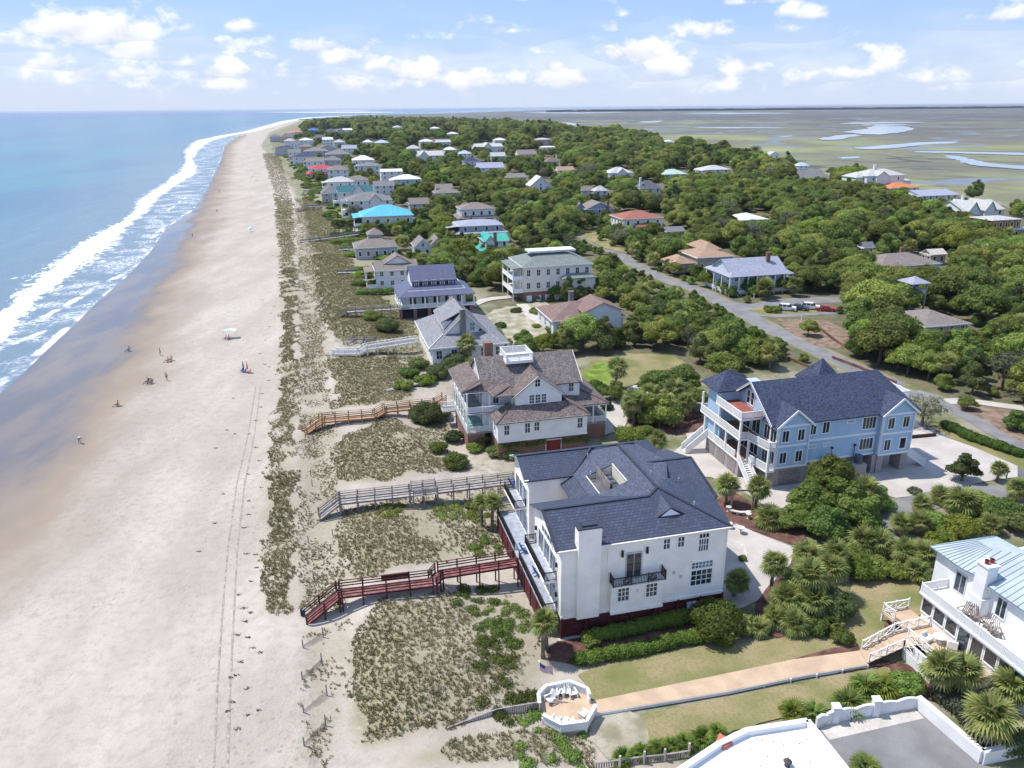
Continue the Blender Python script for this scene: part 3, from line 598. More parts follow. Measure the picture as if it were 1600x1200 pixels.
def window(par, face, x, y, z, w, h, nx=2, ny=3, frame=None, glass=None, fw=.1, head=0.0, name='window', loc=None):
    frame = frame or WHITE; glass = glass or GLASS
    me = cached(('win', w, h, nx, ny, fw, head, frame.name), lambda: win_mesh(w, h, nx, ny, fw, head)().mesh(name, frame))
    def pane():
        mb = MB(); mb.box(-w / 2, w / 2, -.012, .0, 0, h); return mb.mesh('pane', glass)
    pm = cached(('pane', w, h, glass.name), pane)
    o = link(name, me, par, (x, y, z), FACE[face]); link('pane', pm, o)
    return o
def door(par, face, x, y, z, w, h, material, name='door', rows=3):
    def mk():
        mb = MB(); mb.box(-w / 2 - .12, w / 2 + .12, -.06, 0, 0, h + .12, 1); mb.box(-w / 2, w / 2, -.09, -.06, 0, h, 0)
        for k in range(rows):
            z0 = .15 + (h - .2) * k / rows; mb.box(-w / 2 + .1, w / 2 - .1, -.105, -.09, z0, z0 + (h - .2) / rows - .12, 0)
        return mb.mesh(name, [material, WHITE])
    o = link(name, cached(('door', w, h, material.name, rows), mk), par, (x, y, z), FACE[face]); return o
def railing(par, pts, h=1.0, style='bal', m=None, post=.1, gap=2.0, name='railing', closed=False, bal_gap=.13, post_h=None, skip_posts=False):
    """posts (each a part), rails per side, balusters as one finely divided piece under each rail"""
    m = m or WHITE; post_h = post_h or h + .08
    pm = cached(('post', post, post_h, m.name), lambda: (lambda b: (b.box(-post / 2, post / 2, -post / 2, post / 2, 0, post_h), b.box(-post * .65, post * .65, -post * .65, post * .65, post_h, post_h + .05), b)[2])(MB()).mesh('post', m))
    P_ = [Vector(p) for p in pts]
    if closed: P_.append(P_[0])
    seen = set()
    for a, b in zip(P_[:-1], P_[1:]):
        L = (b - a).length; n = max(1, round(L / gap))
        if not skip_posts:
            for k in range(n + 1):
                p = a.lerp(b, k / n); key = (round(p.x, 1), round(p.y, 1), round(p.z, 1))
                if key in seen: continue
                seen.add(key); link('post', pm, par, p)
        mb = MB(); up = Vector((0, 0, 1))
        mb.beam(a + up * h, b + up * h, .12, .06)
        if style != 'solid': mb.beam(a + up * .12, b + up * .12, .05, .06)
        if style == 'wood':
            for zz in (.42, .72): mb.beam(a + up * zz, b + up * zz, .04, .11)
        rl = mb.build(name, m, par)
        if style in ('bal', 'black'):
            q = MB(); nb_ = max(2, int(L / bal_gap)); w_ = .035 if style == 'bal' else .022
            for k in range(1, nb_):
                p = a.lerp(b, k / nb_); q.box(p.x - w_, p.x + w_, p.y - w_, p.y + w_, p.z + .13, p.z + h - .02)
            tag(q.build('balusters', m, rl), kind='stuff')
        if style == 'ornate':                                       # wrought iron panels with rings
            q = MB(); nb_ = max(2, int(L / .16))
            for k in range(1, nb_):
                p = a.lerp(b, k / nb_); q.box(p.x - .02, p.x + .02, p.y - .02, p.y + .02, p.z + .13, p.z + h - .02)
            tag(q.build('balusters', m, rl), kind='stuff')
            d = (b - a).normalized(); nrg = max(1, round(L / 2.4))
            for k in range(nrg):
                c = a.lerp(b, (k + .5) / nrg) + up * (h * .55); q = MB()
                for rr in (.36, .2):
                    for j in range(12):
                        a0, a1 = 2 * math.pi * j / 12, 2 * math.pi * (j + 1) / 12
                        q.beam(c + d * rr * math.cos(a0) + up * rr * math.sin(a0), c + d * rr * math.cos(a1) + up * rr * math.sin(a1), .06, .06)
                q.build('scroll', m, rl)
        if style == 'x':
            n2 = max(1, round(L / 1.5)); q = MB()
            for k in range(n2):
                c0, c1 = a.lerp(b, k / n2), a.lerp(b, (k + 1) / n2)
                q.beam(c0 + up * .14, c1 + up * (h - .05), .05, .06); q.beam(c1 + up * .14, c0 + up * (h - .05), .05, .06)
                q.beam(c0 + up * .1, c0 + up * h, .06, .06)
            q.build('cross_bracing', m, rl)
        if style == 'solid':
            q = MB(); q.beam(a + up * h * .5, b + up * h * .5, .06, h - .08); q.build('panel', m, rl)
def gable(mb, x0, x1, y0, y1, ze, zr, ax='x', t=.16, m=0):
    if ax == 'x':
        ym = (y0 + y1) / 2
        mb.solid([(x0, y0, ze), (x1, y0, ze), (x1, ym, zr), (x0, ym, zr)], t, m); mb.solid([(x1, y1, ze), (x0, y1, ze), (x0, ym, zr), (x1, ym, zr)], t, m)
    else:
        xm = (x0 + x1) / 2
        mb.solid([(x0, y1, ze), (x0, y0, ze), (xm, y0, zr), (xm, y1, zr)], t, m); mb.solid([(x1, y0, ze), (x1, y1, ze), (xm, y1, zr), (xm, y0, zr)], t, m)
def hip(mb, x0, x1, y0, y1, ze, zr, ia=None, ib=None, ax='x', t=.16, m=0):
    """hipped roof; ia / ib: how far the ridge ends stand in from each end (0 = gable)"""
    if ax == 'x':
        d = (y1 - y0) / 2; ia = d if ia is None else ia; ib = d if ib is None else ib; ym = (y0 + y1) / 2
        A, B = (x0 + ia, ym, zr), (x1 - ib, ym, zr); q = [(x0, y0, ze), (x1, y0, ze), (x1, y1, ze), (x0, y1, ze)]
        if B[0] - A[0] < .05: A = B = ((A[0] + B[0]) / 2, ym, zr)
        same = A == B
        mb.solid([q[0], q[1], B] if same else [q[0], q[1], B, A], t, m); mb.solid([q[2], q[3], A] if same else [q[2], q[3], A, B], t, m)
        if ib > 0: mb.solid([q[1], q[2], B], t, m)
        if ia > 0: mb.solid([q[3], q[0], A], t, m)
    else:
        d = (x1 - x0) / 2; ia = d if ia is None else ia; ib = d if ib is None else ib; xm = (x0 + x1) / 2
        A, B = (xm, y0 + ia, zr), (xm, y1 - ib, zr); q = [(x0, y0, ze), (x1, y0, ze), (x1, y1, ze), (x0, y1, ze)]
        if B[1] - A[1] < .05: A = B = (xm, (A[1] + B[1]) / 2, zr)
        same = A == B
        mb.solid([q[1], q[2], B] if same else [q[1], q[2], B, A], t, m); mb.solid([q[3], q[0], A] if same else [q[3], q[0], A, B], t, m)
        if ia > 0: mb.solid([q[0], q[1], A], t, m)
        if ib > 0: mb.solid([q[2], q[3], B], t, m)
def gwall(mb, x0, x1, y0, y1, z0, ze, zr, ax='x', m=0):
    """walls with the gable triangles at both ends"""
    mb.box(x0, x1, y0, y1, z0, ze, m)
    if ax == 'x':
        ym = (y0 + y1) / 2
        for x in (x0, x1):
            d = .001 if x == x1 else -.001
            mb.poly([(x + d, y0, ze), (x + d, y1, ze), (x + d, ym, zr)] if x == x1 else [(x + d, y1, ze), (x + d, y0, ze), (x + d, ym, zr)], m)
    else:
        xm = (x0 + x1) / 2
        for y in (y0, y1):
            mb.poly([(x0, y, ze), (x1, y, ze), (xm, y, zr)] if y == y0 else [(x1, y, ze), (x0, y, ze), (xm, y, zr)], m)
def caps(par, lines, material, w=.28, name='ridge_cap'):
    for a, b in lines:
        mb = MB(); mb.beam(Vector(a) + Vector((0, 0, .03)), Vector(b) + Vector((0, 0, .03)), w, .1); mb.build(name, material, par)
def trim(par, lines, w=.1, h=.22, material=None, name='trim'):
    mb = MB()
    for a, b in lines: mb.beam(a, b, w, h)
    return mb.build(name, material or WHITE, par)
def stairs(par, a, b, width, m, rail=True, name='stair', tread_m=None, style='bal', h=1.0):
    """straight flight from a (top) to b (bottom); each tread is a part"""
    a, b = Vector(a), Vector(b); d = b - a; run = Vector((d.x, d.y, 0)); n = max(3, int(abs(d.z) / .19)); side = Vector((-run.y, run.x, 0)).normalized() * (width / 2)
    st = MB()
    for s in (-1, 1): st.beam(a + side * s + Vector((0, 0, -.15)), b + side * s + Vector((0, 0, -.05)), .08, .3)
    o = st.build(name, m, par); rd = run.normalized()
    def mk():
        q = MB(); q.beam(side * -1, side, .28, .05); return q.mesh('tread', tread_m or m)
    tm = cached(('tread', round(side.x, 2), round(side.y, 2), (tread_m or m).name), mk)
    for k in range(n): link('tread', tm, o, a.lerp(b, (k + .5) / n) + Vector((0, 0, 0)))
    if rail:
        for s in (-1, 1): railing(par, [a + side * s, b + side * s], h, style, m, gap=3, name='stair_railing')
    return o
def register(o, short, box): HOUSES.append((o.location.x, o.location.y, short, box))
def pot(par, x, y, z, r, h, m, name='chimney_pot'):
    mb = MB(); mb.cyl((x, y), r, r * .85, z, z + h, 10); mb.cyl((x, y), r * 1.15, r * 1.15, z + h - .1, z + h, 10); return mb.build(name, m, par)

# ================================================================== the cream house with navy tiles (nearest, on the dunes)
CREAM = mat('cream_stucco', (.86, .81, .74), rough=.85, var=.045, vscale=.5, fine=.04, fscale=3, bump=.1, bscale=12)
NAVYTILE = roofmat('navy_tile', (.060, .074, .115), tw=.46, th=.37, var=.16, rough=.6, mortar=.4, bump=1.0, patch=.3)
NAVYSHINGLE = roofmat('navy_shingle', (.085, .10, .145), tw=.3, th=.2, var=.28, rough=.8, mortar=.6, patch=.2)
NAVYRIDGE = mat('navy_ridge', (.035, .042, .065), rough=.6)
DECKBLUE = mat('blue_grey_decking', (.36, .39, .46), rough=.7, var=.12, vscale=1.5, fine=.2, fscale=9)
h = thing('cream_house', 'large cream stucco beach house with navy tiled hip and gable roofs and a tall chimney', 'house', (4.6, 63.5, 0), ROT)
register(h, 'the cream navy-roofed house', (800, 690, 1145, 1000))
E_ = 10.3
mb = MB()
mb.box(0, 17.6, 0, 9.4, 2.5, E_ - .05); mb.box(.9, 16.5, 15.0, 21.6, 2.5, E_ - .05); mb.poly([(-.002, 9.4, E_ - .1), (-.002, 0, E_ - .1), (-.002, 4.7, 12.0)]); mb.poly([(.898, 21.6, E_ - .1), (.898, 15, E_ - .1), (.898, 18.3, 11.6)])
mb.box(6.4, 18.6, 9.4, 15.0, 2.5, 10.1); mb.box(17.6, 18.8, 5.9, 18.4, 2.5, 10.05)
mb.poly([(18.8, 5.8, E_), (18.8, 18.6, E_), (18.8, 12.2, 12.0)])
mb.box(5.0, 10.6, -.55, 0, 2.5, 5.7)
wl = mb.build('wall', CREAM, h)
trim(h, [((-.05, -.08, E_ - .28), (17.7, -.08, E_ - .28)), ((5, -.62, 5.62), (10.6, -.62, 5.62)), ((-.02, -.04, 2.55), (5, -.04, 2.55)), ((10.6, -.04, 2.55), (17.6, -.04, 2.55)), ((5, -.6, 2.55), (10.6, -.6, 2.55))], .16, .3, CREAM, 'cornice')
mb = MB()
# front wing: gable to the sea, hip to the land; behind it the hipped middle block and the rear wing
k = (12.12 - E_) / 4.9
mb.solid([(-.55, -.2, E_ - .07), (17.9, -.2, E_ - .07), (12.2, 5.6, 12.5), (10.9, 4.7, 12.12), (-.55, 4.7, 12.12)], .18)
mb.solid([(-.55, 4.7, 12.12), (10.9, 4.7, 12.12), (6.4, 9.6, E_), (-.55, 9.6, E_ - .07)], .18)
mb.solid([(17.9, -.2, E_ - .07), (19.2, 5.8, E_ - .1), (14.6, 8.2, 12.1), (12.2, 5.6, 12.5)], .18)
rf = mb.build('roof', NAVYTILE, h)
mb = MB()
zz = lambda x: 10.3 + (x - 6.1) * .3607
for pc in ([(6.1, 9.3), (7.2, 8.25), (7.2, 16.1), (6.1, 15)], [(10.2, 5.37), (10.9, 4.7), (12.2, 5.6), (12.2, 16.8), (10.2, 17.87)], [(7.2, 8.25), (10.2, 5.37), (10.2, 9.0), (7.2, 9.0)], [(7.2, 13.4), (10.2, 13.4), (10.2, 17.87), (9.4, 18.3), (7.2, 16.1)]): mb.solid([(x, y, zz(x)) for x, y in pc], .14)
mb.solid([(12.2, 16.8, 12.55), (12.2, 5.6, 12.5), (14.6, 8.2, 12.1), (16.4, 12.2, 12.0), (15.2, 18.0, 11.7)], .14)
mb.build('roof', NAVYSHINGLE, h)
mb = MB()
gable(mb, 11.5, 19.35, 5.7, 18.7, E_ - .05, 12.1, 'x', .18)
mb.build('roof', NAVYTILE, h)
mb = MB(); hip(mb, .3, 18.4, 14.75, 22.0, E_ - .07, 11.75, 0, 3.4, 'x', .18); mb.build('roof', NAVYTILE, h)
mb = MB(); mb.solid([(6.3, 9.5, 10.25), (6.3, 14.9, 10.25), (4.6, 14.9, 9.3), (4.6, 9.5, 9.3)], .12); mb.build('roof', NAVYTILE, h)
caps(h, [((-.55, 4.7, 12.12), (10.9, 4.7, 12.12)), ((10.9, 4.7, 12.12), (12.2, 5.6, 12.5)), ((17.9, -.2, E_ - .05), (12.2, 5.6, 12.5)), ((12.2, 5.6, 12.5), (12.2, 16.8, 12.55)), ((6.1, 15.0, E_ + .02), (9.4, 18.3, 11.78)), ((12.2, 16.8, 12.55), (9.4, 18.35, 11.76)), ((.3, 18.37, 11.75), (9.4, 18.37, 11.75)), ((12.6, 12.2, 12.1), (19.35, 12.2, 12.1)), ((-.55, -.2, E_), (-.55, 4.7, 12.12)), ((19.35, 5.7, E_), (19.35, 12.2, 12.1)), ((12.2, 16.8, 12.5), (14.9, 18.4, 11.75))], NAVYRIDGE)
# sunken plant well with louvred screen and condensers
mb = MB(); mb.box(10.2, 10.3, 9.0, 13.4, 10.15, 11.9)
mb.extrude([(7.2, 13.4), (10.3, 13.4), (10.3, 13.5), (7.2, 13.5)], 10.15, 10.7); mb.poly([(7.2, 13.4, 10.7), (10.2, 13.4, 10.7), (10.2, 13.4, 11.8)]); mb.box(7.1, 7.2, 9.0, 13.4, 10.15, 10.75); mb.box(7.2, 10.2, 8.9, 9.0, 10.15, 10.7)
mb.build('parapet', mat('cream_render', (.70, .66, .58), var=.05), h)
mb = MB(); mb.box(7.2, 10.2, 9.0, 13.4, 10.17, 10.25); mb.build('well_floor', mat('well_floor', (.13, .13, .14)), h)
sc_ = MB(); sc_.box(8.3, 8.36, 9.1, 13.3, 10.3, 10.36); sc_.box(8.3, 8.36, 9.1, 13.3, 11.84, 11.9); scr = sc_.build('louvre_screen', GREYWOOD, h)
sl_ = cached('slat_v', lambda: (lambda b: (b.box(-.015, .015, -.055, .055, 0, 1.5), b)[1])(MB()).mesh('slat', GREYWOOD))
for j in range(33): link('slat', sl_, scr, (8.33, 9.13 + j * .128, 10.36))
def condenser():
    mb = MB(); mb.box(-.4, .4, -.4, .4, 0, .75); mb.cyl((0, 0), .33, .33, .75, .82, 12)
    for a in range(4): mb.beam((0, 0, .84), (.3 * math.cos(a * 1.57), .3 * math.sin(a * 1.57), .84), .08, .02)
    return mb.mesh('condenser', mat('condenser_grey', (.10, .11, .13), rough=.5))
for j in range(4): link('condenser', cached('cond', condenser), h, (9.35, 9.6 + j * 1.05, 10.3))
# dormer
mb = MB(); mb.solid([(10.6, 2.0, 11.1), (12.15, 2.0, 12.05), (12.15, 4.6, 12.15)], .1); mb.solid([(12.15, 2.0, 12.05), (13.8, 2.0, 11.1), (12.15, 4.6, 12.15)], .1); dm = mb.build('dormer', NAVYTILE, h)
mb = MB(); mb.poly([(11.1, 2.08, 11.08), (13.3, 2.08, 11.08), (12.15, 2.08, 11.85)]); mb.build('dormer_face', WHITE, dm)
# chimney
mb = MB(); mb.box(1.5, 3.8, -.6, .55, 2.45, 12.5); ch = mb.build('chimney', CREAM, h)
mb = MB(); mb.box(1.4, 3.9, -.7, .65, 12.5, 12.62); mb.box(1.9, 3.4, -.35, .3, 12.62, 12.8); mb.build('chimney_cap', NAVYRIDGE, ch)
# vent pipes
for vx, vy, vz in ((4.4, .9, 10.8), (15.2, 3.0, 11.4), (8.6, 17.0, 11.3), (13.0, 9.0, 12.3), (7.5, 12.9, 11.1), (16.2, 8.6, 11.2)):
    q = MB(); q.cyl((vx, vy), .07, .07, vz - .2, vz + .4, 8); q.build('vent_pipe', mat('vent_grey', (.5, .5, .52)), h)
# windows of the long wall
for x in (6.3, 9.3): window(h, 'S', x, -.56, 3.85, 1.15, 2.05, 3, 4, fw=.13, head=.12)
window(h, 'S', 15.0, 0, 3.85, 2.3, 1.75, 4, 3, fw=.14); window(h, 'S', 15.0, 0, 5.85, 2.3, .7, 6, 2, fw=.12, glass=GLASSB, name='transom_window', head=.15)
window(h, 'S', 10.9, 0, 8.7, .65, 1.15, 2, 2, fw=.13); window(h, 'S', 12.45, 0, 8.7, .65, 1.15, 2, 2, fw=.13); window(h, 'S', 14.95, 0, 7.85, 1.05, 1.35, 4, 2, fw=.13); window(h, 'S', 14.95, 0, 9.35, 1.05, .6, 3, 1, fw=.12, name='transom_window')
window(h, 'S', 7.5, 0, 6.0, 1.5, 2.7, 2, 1, frame=mat('grey_door_frame', (.50, .49, .47)), fw=.12, name='french_door', head=.1)
railing(h, [(5.05, -.05, 5.8), (5.05, -1.0, 5.8), (10.55, -1.0, 5.8), (10.55, -.05, 5.8)], 1.0, 'ornate', BLACK, post=.08, gap=1.9)
mb = MB(); mb.box(4.95, 10.65, -1.1, 0, 5.66, 5.8); mb.build('balcony_floor', CREAM, h)
for x, y, z in ((6.2, -.06, 8.6), (8.8, -.06, 8.6)):
    q = MB(); q.box(x - .1, x + .1, y - .22, y, z, z + .5); q.cyl((x, y - .12), .02, .16, z + .5, z + .66, 6); q.build('wall_lantern', BLACK, h)
for x, z in ((7.8, 4.6), (11.9, 5.6), (12.7, 5.0)):
    q = MB(); q.box(x - .14, x + .14, -.62 if x < 10 else -.1, 0, z, z + .34); q.build('wall_vent', mat('vent_white', (.62, .60, .57)), h)
for x in (4.75, 17.45):
    q = MB(); q.box(x - .05, x + .05, -.1, -.01, 2.6, 10.1); q.build('downspout', CREAM, h)
q = MB(); q.beam((-.5, -.26, 10.2), (17.9, -.26, 10.2), .13, .12); q.build('gutter', CREAM, h)
# maroon slatted base: posts and every plank a part
mb = MB(); mb.box(.3, 17.3, .12, .2, 0, 2.45); mb.box(-.9, -.82, 1.1, 21.4, 0, 2.45); mb.box(.9, 17, 21.3, 21.4, 0, 2.45); mb.box(17.2, 17.3, .2, 21.3, 0, 2.45); mb.build('base_backing', mat('maroon_backing', (.045, .012, .014)), h)
pl = cached('base_plank', lambda: (lambda b: (b.box(0, 2.45, -.02, .02, 0, .16), b)[1])(MB()).mesh('plank', MAROON))
for j in range(7):
    for i in range(12): link('plank', pl, h, (.15 + j * 2.5, .09 + .006 * ((i * 7 + j) % 3), .14 + i * .19))
for i in range(12):
    for j in range(8): link('plank', pl, h, (-1.36, 21.2 - j * 2.5, .14 + i * .19), -math.pi / 2)
pm = cached('base_post', lambda: (lambda b: (b.box(-.13, .13, -.13, .13, 0, 2.5), b)[1])(MB()).mesh('post', MAROON))
for j in range(8): link('post', pm, h, (.12 + j * 2.49, -.02, 0))
for j in range(9): link('post', pm, h, (-1.32, 1.1 + j * 2.53, 0))
mb = MB(); mb.box(-.3, 18.0, -.35, .05, -.1, .12); mb.build('footing', CONC, h)
for x, w_ in ((13.9, .5), (14.5, .5), (15.1, .45)):
    q = MB(); q.box(x - w_ / 2, x + w_ / 2, -.22, 0, 1.05, 1.9); q.box(x - .16, x + .16, -.3, -.22, 1.25, 1.55); q.build('meter_box', mat('meter_grey', (.62, .63, .66), rough=.4), h)
# sea deck: boards run along the shore
dk = MB(); dk.extrude([(-1.4, 1.0), (-.02, 1.0), (-.02, 9.4), (.88, 9.4), (5.9, 9.4), (5.9, 15.0), (.88, 15.0), (.88, 21.8), (-1.4, 21.8)], 2.5, 2.66); dko = dk.build('deck', DECKBLUE, h)
brd = cached('deckboard', lambda: (lambda b: (b.box(-.065, .065, 0, 1.0, 0, .03), b)[1])(MB()).mesh('plank', DECKBLUE))
q = MB()
for j in range(10): q.box(-1.38 + j * .137, -1.38 + j * .137 + .125, 1.0, 21.8, 2.66, 2.69)
for j in range(43): q.box(.02 + j * .137, .02 + j * .137 + .125, 9.42, 14.98, 2.66, 2.69)
tag(q.build('deck_boards', DECKBLUE, dko), kind='stuff')
railing(h, [(-1.35, 1.05, 2.66), (-1.35, 11.0, 2.66)], 1.0, 'black', BLACK, post=.07, gap=1.7); railing(h, [(-1.35, 13.0, 2.66), (-1.35, 21.7, 2.66), (.8, 21.7, 2.66)], 1.0, 'black', BLACK, post=.07, gap=1.7); railing(h, [(-1.35, 1.05, 2.66), (-.1, 1.05, 2.66)], 1.0, 'black', BLACK, post=.07)
# sea front: glass doors, balconies, lanterns
for y in (2.6, 4.7, 6.8): window(h, 'W', 0, y, 2.75, 1.7, 2.4, 2, 1, fw=.12, glass=GLASSB, name='sliding_door'); window(h, 'W', 0, y, 6.1, 1.7, 2.3, 2, 1, fw=.12, glass=GLASSB, name='sliding_door')
window(h, 'W', 0, 4.7, 8.75, 3.4, .8, 4, 1, fw=.1, glass=GLASSB, name='arched_transom')
for y in (16.6, 18.3, 20.0): window(h, 'W', .9, y, 2.75, 1.4, 2.4, 2, 1, fw=.12, glass=GLASSB, name='sliding_door'); window(h, 'W', .9, y, 6.1, 1.4, 2.4, 2, 1, fw=.12, glass=GLASSB, name='sliding_door')
window(h, 'W', 6.0, 12.2, 2.75, 3.0, 2.3, 3, 1, fw=.12, glass=GLASSB, name='sliding_door'); window(h, 'W', 6.0, 12.2, 6.2, 3.0, 2.2, 3, 1, fw=.12, glass=GLASSB, name='sliding_door')
for x0, x1, y0, y1 in ((-1.3, 0, 1.4, 8.9), (-.5, .9, 16.4, 21.5)):
    q = MB(); q.box(x0, x1, y0, y1, 5.75, 5.95); bo = q.build('balcony_floor', CREAM, h); q = MB(); q.box(x0 + .06, x1 - .02, y0 + .06, y1 - .06, 5.95, 5.975); q.build('balcony_boards', DECKBLUE, bo)
    railing(h, [(x1 - .06, y0 + .06, 5.95), (x0 + .06, y0 + .06, 5.95), (x0 + .06, y1 - .06, 5.95), (x1 - .06, y1 - .06, 5.95)], 1.0, 'black', BLACK, post=.07, gap=1.8)
q = MB(); q.box(4.5, 6, 9.5, 14.9, 5.75, 5.95); q.build('balcony_floor', CREAM, h); railing(h, [(4.56, 9.5, 5.95), (4.56, 14.9, 5.95)], 1.0, 'black', BLACK, post=.07)
for y, z in ((1.3, 4.2), (8.6, 4.2), (1.3, 7.6), (8.6, 7.6)):
    q = MB(); q.box(-.2, 0, y - .1, y + .1, z, z + .45); q.build('wall_lantern', BLACK, h)
trim(h, [((-.3, -.1, E_ - .1), (-.3, 4.7, 12.0)), ((-.3, 9.5, E_ - .1), (-.3, 4.7, 12.0)), ((.55, 14.8, E_ - .1), (.55, 18.37, 11.6)), ((.55, 22, E_ - .1), (.55, 18.37, 11.6))], .5, .1, WHITE, 'bargeboard')

# ================================================================== white shingled house with widow's walk
WSIDE = sidingmat('white_clapboard', (.83, .82, .81)); WSHINGLE = roofmat('weathered_shingle', (.20, .175, .165), tw=.2, th=.2, var=.5, mortar=.55, patch=.35)
WSHINGLE2 = roofmat('brown_shingle', (.185, .148, .14), tw=.2, th=.2, var=.55, mortar=.55, patch=.4)
RIDGEB = mat('ridge_brown', (.11, .085, .08)); FLOORGREY = mat('porch_floor', (.33, .33, .32), var=.1, vscale=1)
h = thing('white_house', 'white clapboard house with weathered shingle roofs, railed roof lookout and two storey porch', 'house', (-2.0, 104.6, 0), ROT)
register(h, 'the white shingle-roofed house', (695, 535, 950, 705))
mb = MB()
mb.box(0, 14.0, .6, 6.2, 2.8, 6.0); gwall(mb, -1.0, 14.6, 6.2, 15.9, 2.8, 9.3, 12.9); gwall(mb, 3.4, 10.7, 3.2, 8, 6.0, 9.0, 11.8, 'y')
mb.build('wall', WSIDE, h)
mb = MB(); mb.box(.05, 13.9, .75, 15.7, 0, 2.8); mb.box(-3.75, -1, 5.3, 15.8, 0, 2.55); mb.box(14.0, 18.5, 4.4, 13, 0, 2.55); mb.build('brick_base', BRICK, h)
mb = MB(); gable(mb, -1.35, 14.95, 5.75, 16.3, 9.35, 13.1); mb.build('roof', WSHINGLE, h)
mb = MB(); gable(mb, 3.0, 11.1, 2.85, 10.5, 8.85, 12.0, 'y'); mb.build('roof', WSHINGLE2, h)
mb = MB(); mb.solid([(-.35, .25, 5.95), (14.5, .25, 5.95), (11.5, 3.2, 7.45), (2.6, 3.2, 7.45)], .16); mb.solid([(-.35, 4.9, 5.95), (-.35, .25, 5.95), (2.6, 3.2, 7.45), (2.6, 4.9, 7.45)], .16); mb.solid([(14.5, .25, 5.95), (14.5, 4.2, 5.95), (11.5, 6.2, 7.45), (11.5, 3.2, 7.45)], .16); mb.build('roof', WSHINGLE2, h)
mb = MB(); mb.solid([(-4.5, 5.4, 9.45), (-1.3, 5.75, 10.6), (-1.3, 17.0, 10.6), (-4.5, 17.2, 9.45)], .16); mb.solid([(-4.5, 5.4, 9.45), (-.4, 5.4, 9.45), (-1.3, 7.2, 10.6)], .16); mb.build('roof', WSHINGLE2, h)
mb = MB(); mb.solid([(-.6, 5.8, 9.5), (-.1, 3.0, 9.2), (3.2, 3.0, 9.2), (3.2, 6.6, 10.0)], .14); mb.build('roof', WSHINGLE2, h)
mb = MB(); mb.solid([(10.9, 4.1, 6.0), (18.9, 4.1, 6.0), (14.7, 8.0, 7.6), (10.9, 6.2, 7.5)], .16); mb.solid([(18.9, 4.1, 6.0), (18.9, 16.5, 6.0), (14.6, 14.5, 7.6), (14.6, 8.0, 7.6)], .16); mb.build('roof', WSHINGLE2, h)
caps(h, [((-.35, .25, 5.95), (2.6, 3.2, 7.45)), ((14.5, .25, 5.95), (11.5, 3.2, 7.45)), ((-4.5, 5.4, 9.45), (-1.3, 7.2, 10.6)), ((7.05, 2.85, 12.0), (7.05, 9.0, 12.0)), ((-.1, 3.0, 9.2), (3.0, 5.6, 9.8)), ((18.9, 4.1, 6.0), (14.7, 8.0, 7.6))], RIDGEB)
trim(h, [((3.0, 2.9, 8.75), (7.05, 2.9, 11.9)), ((11.1, 2.9, 8.75), (7.05, 2.9, 11.9)), ((-.35, .3, 5.85), (14.5, .3, 5.85)), ((-.05, .55, 2.85), (14.05, .55, 2.85)), ((-1.3, 5.8, 9.25), (-1.3, 11, 12.95)), ((14.9, 5.8, 9.25), (14.9, 11, 12.95)), ((-4.45, 5.45, 9.3), (-.4, 5.45, 9.3)), ((-4.45, 5.45, 9.3), (-4.45, 17.1, 9.3)), ((14.6, 4.15, 5.85), (18.85, 4.15, 5.85)), ((18.85, 4.15, 5.85), (18.85, 16.4, 5.85))], .08, .24)
for x, z, h_ in ((1.35, 3.95, 1.5), (4.55, 3.95, 1.55), (6.0, 4.15, 1.35), (12.85, 3.85, 1.6)): window(h, 'S', x, .6, z, .75, h_, 2, 2, fw=.1)
window(h, 'W', 0, 2.6, 3.9, .8, 1.5, 2, 2)
window(h, 'S', 6.85, 3.2, 10.2, .75, 1.15, 2, 2)
for x in (5.95, 6.9, 7.85): window(h, 'S', x, 3.2, 7.55, .7, 1.35, 2, 3)
window(h, 'S', 13.2, 6.2, 7.75, .75, 1.4, 2, 2); window(h, 'S', 1.0, 6.2, 7.0, .8, 1.7, 2, 2)
door(h, 'S', 8.7, .74, .05, 2.3, 2.2, mat('garage_red', (.19, .025, .02), rough=.5), 'garage_door', 4)
for y in (7.5, 9.8, 12.1, 14.2): window(h, 'W', -1.0, y, 3.1, 1.1, 2.2, 2, 2, name='french_door'); window(h, 'W', -1.0, y, 6.5, 1.1, 2.2, 2, 2, name='french_door')
mb = MB(); mb.box(-3.8, 0, 5.2, 17.2, 2.55, 2.8); mb.box(-3.8, 3.4, 4.4, 6.2, 6.0, 6.2); mb.box(-3.8, -1, 6.2, 17.2, 6.0, 6.2); mb.build('porch_floor', FLOORGREY, h)
mb = MB(); mb.box(14.0, 18.6, 4.4, 15.5, 2.55, 2.8); mb.build('porch_floor', FLOORGREY, h)
pst = cached('porch_post7', lambda: (lambda b: (b.box(-.11, .11, -.11, .11, 0, 6.5), b)[1])(MB()).mesh('porch_post', WHITE))
for x, y in ((-3.7, 5.3), (-3.7, 7.7), (-3.7, 10.1), (-3.7, 12.5), (-3.7, 14.8), (-3.7, 17.0), (-.2, 5.3)): link('porch_post', pst, h, (x, y, 2.8))
pst2 = cached('porch_post3', lambda: (lambda b: (b.box(-.11, .11, -.11, .11, 0, 3.1), b)[1])(MB()).mesh('porch_post', WHITE))
for x, y in ((18.5, 4.5), (18.5, 8.2), (18.5, 12), (18.5, 15.4), (16.4, 4.5), (3.2, 4.5)): link('porch_post', pst2, h, (x, y, 2.8 if x > 5 else 6.1))
railing(h, [(-.2, 5.3, 2.8), (-3.7, 5.3, 2.8), (-3.7, 17, 2.8)], .95); railing(h, [(3.2, 4.5, 6.2), (-3.7, 4.9, 6.2), (-3.7, 17, 6.2)], .95)
railing(h, [(14.1, 4.5, 2.8), (18.5, 4.5, 2.8), (18.5, 15.4, 2.8)], .95)
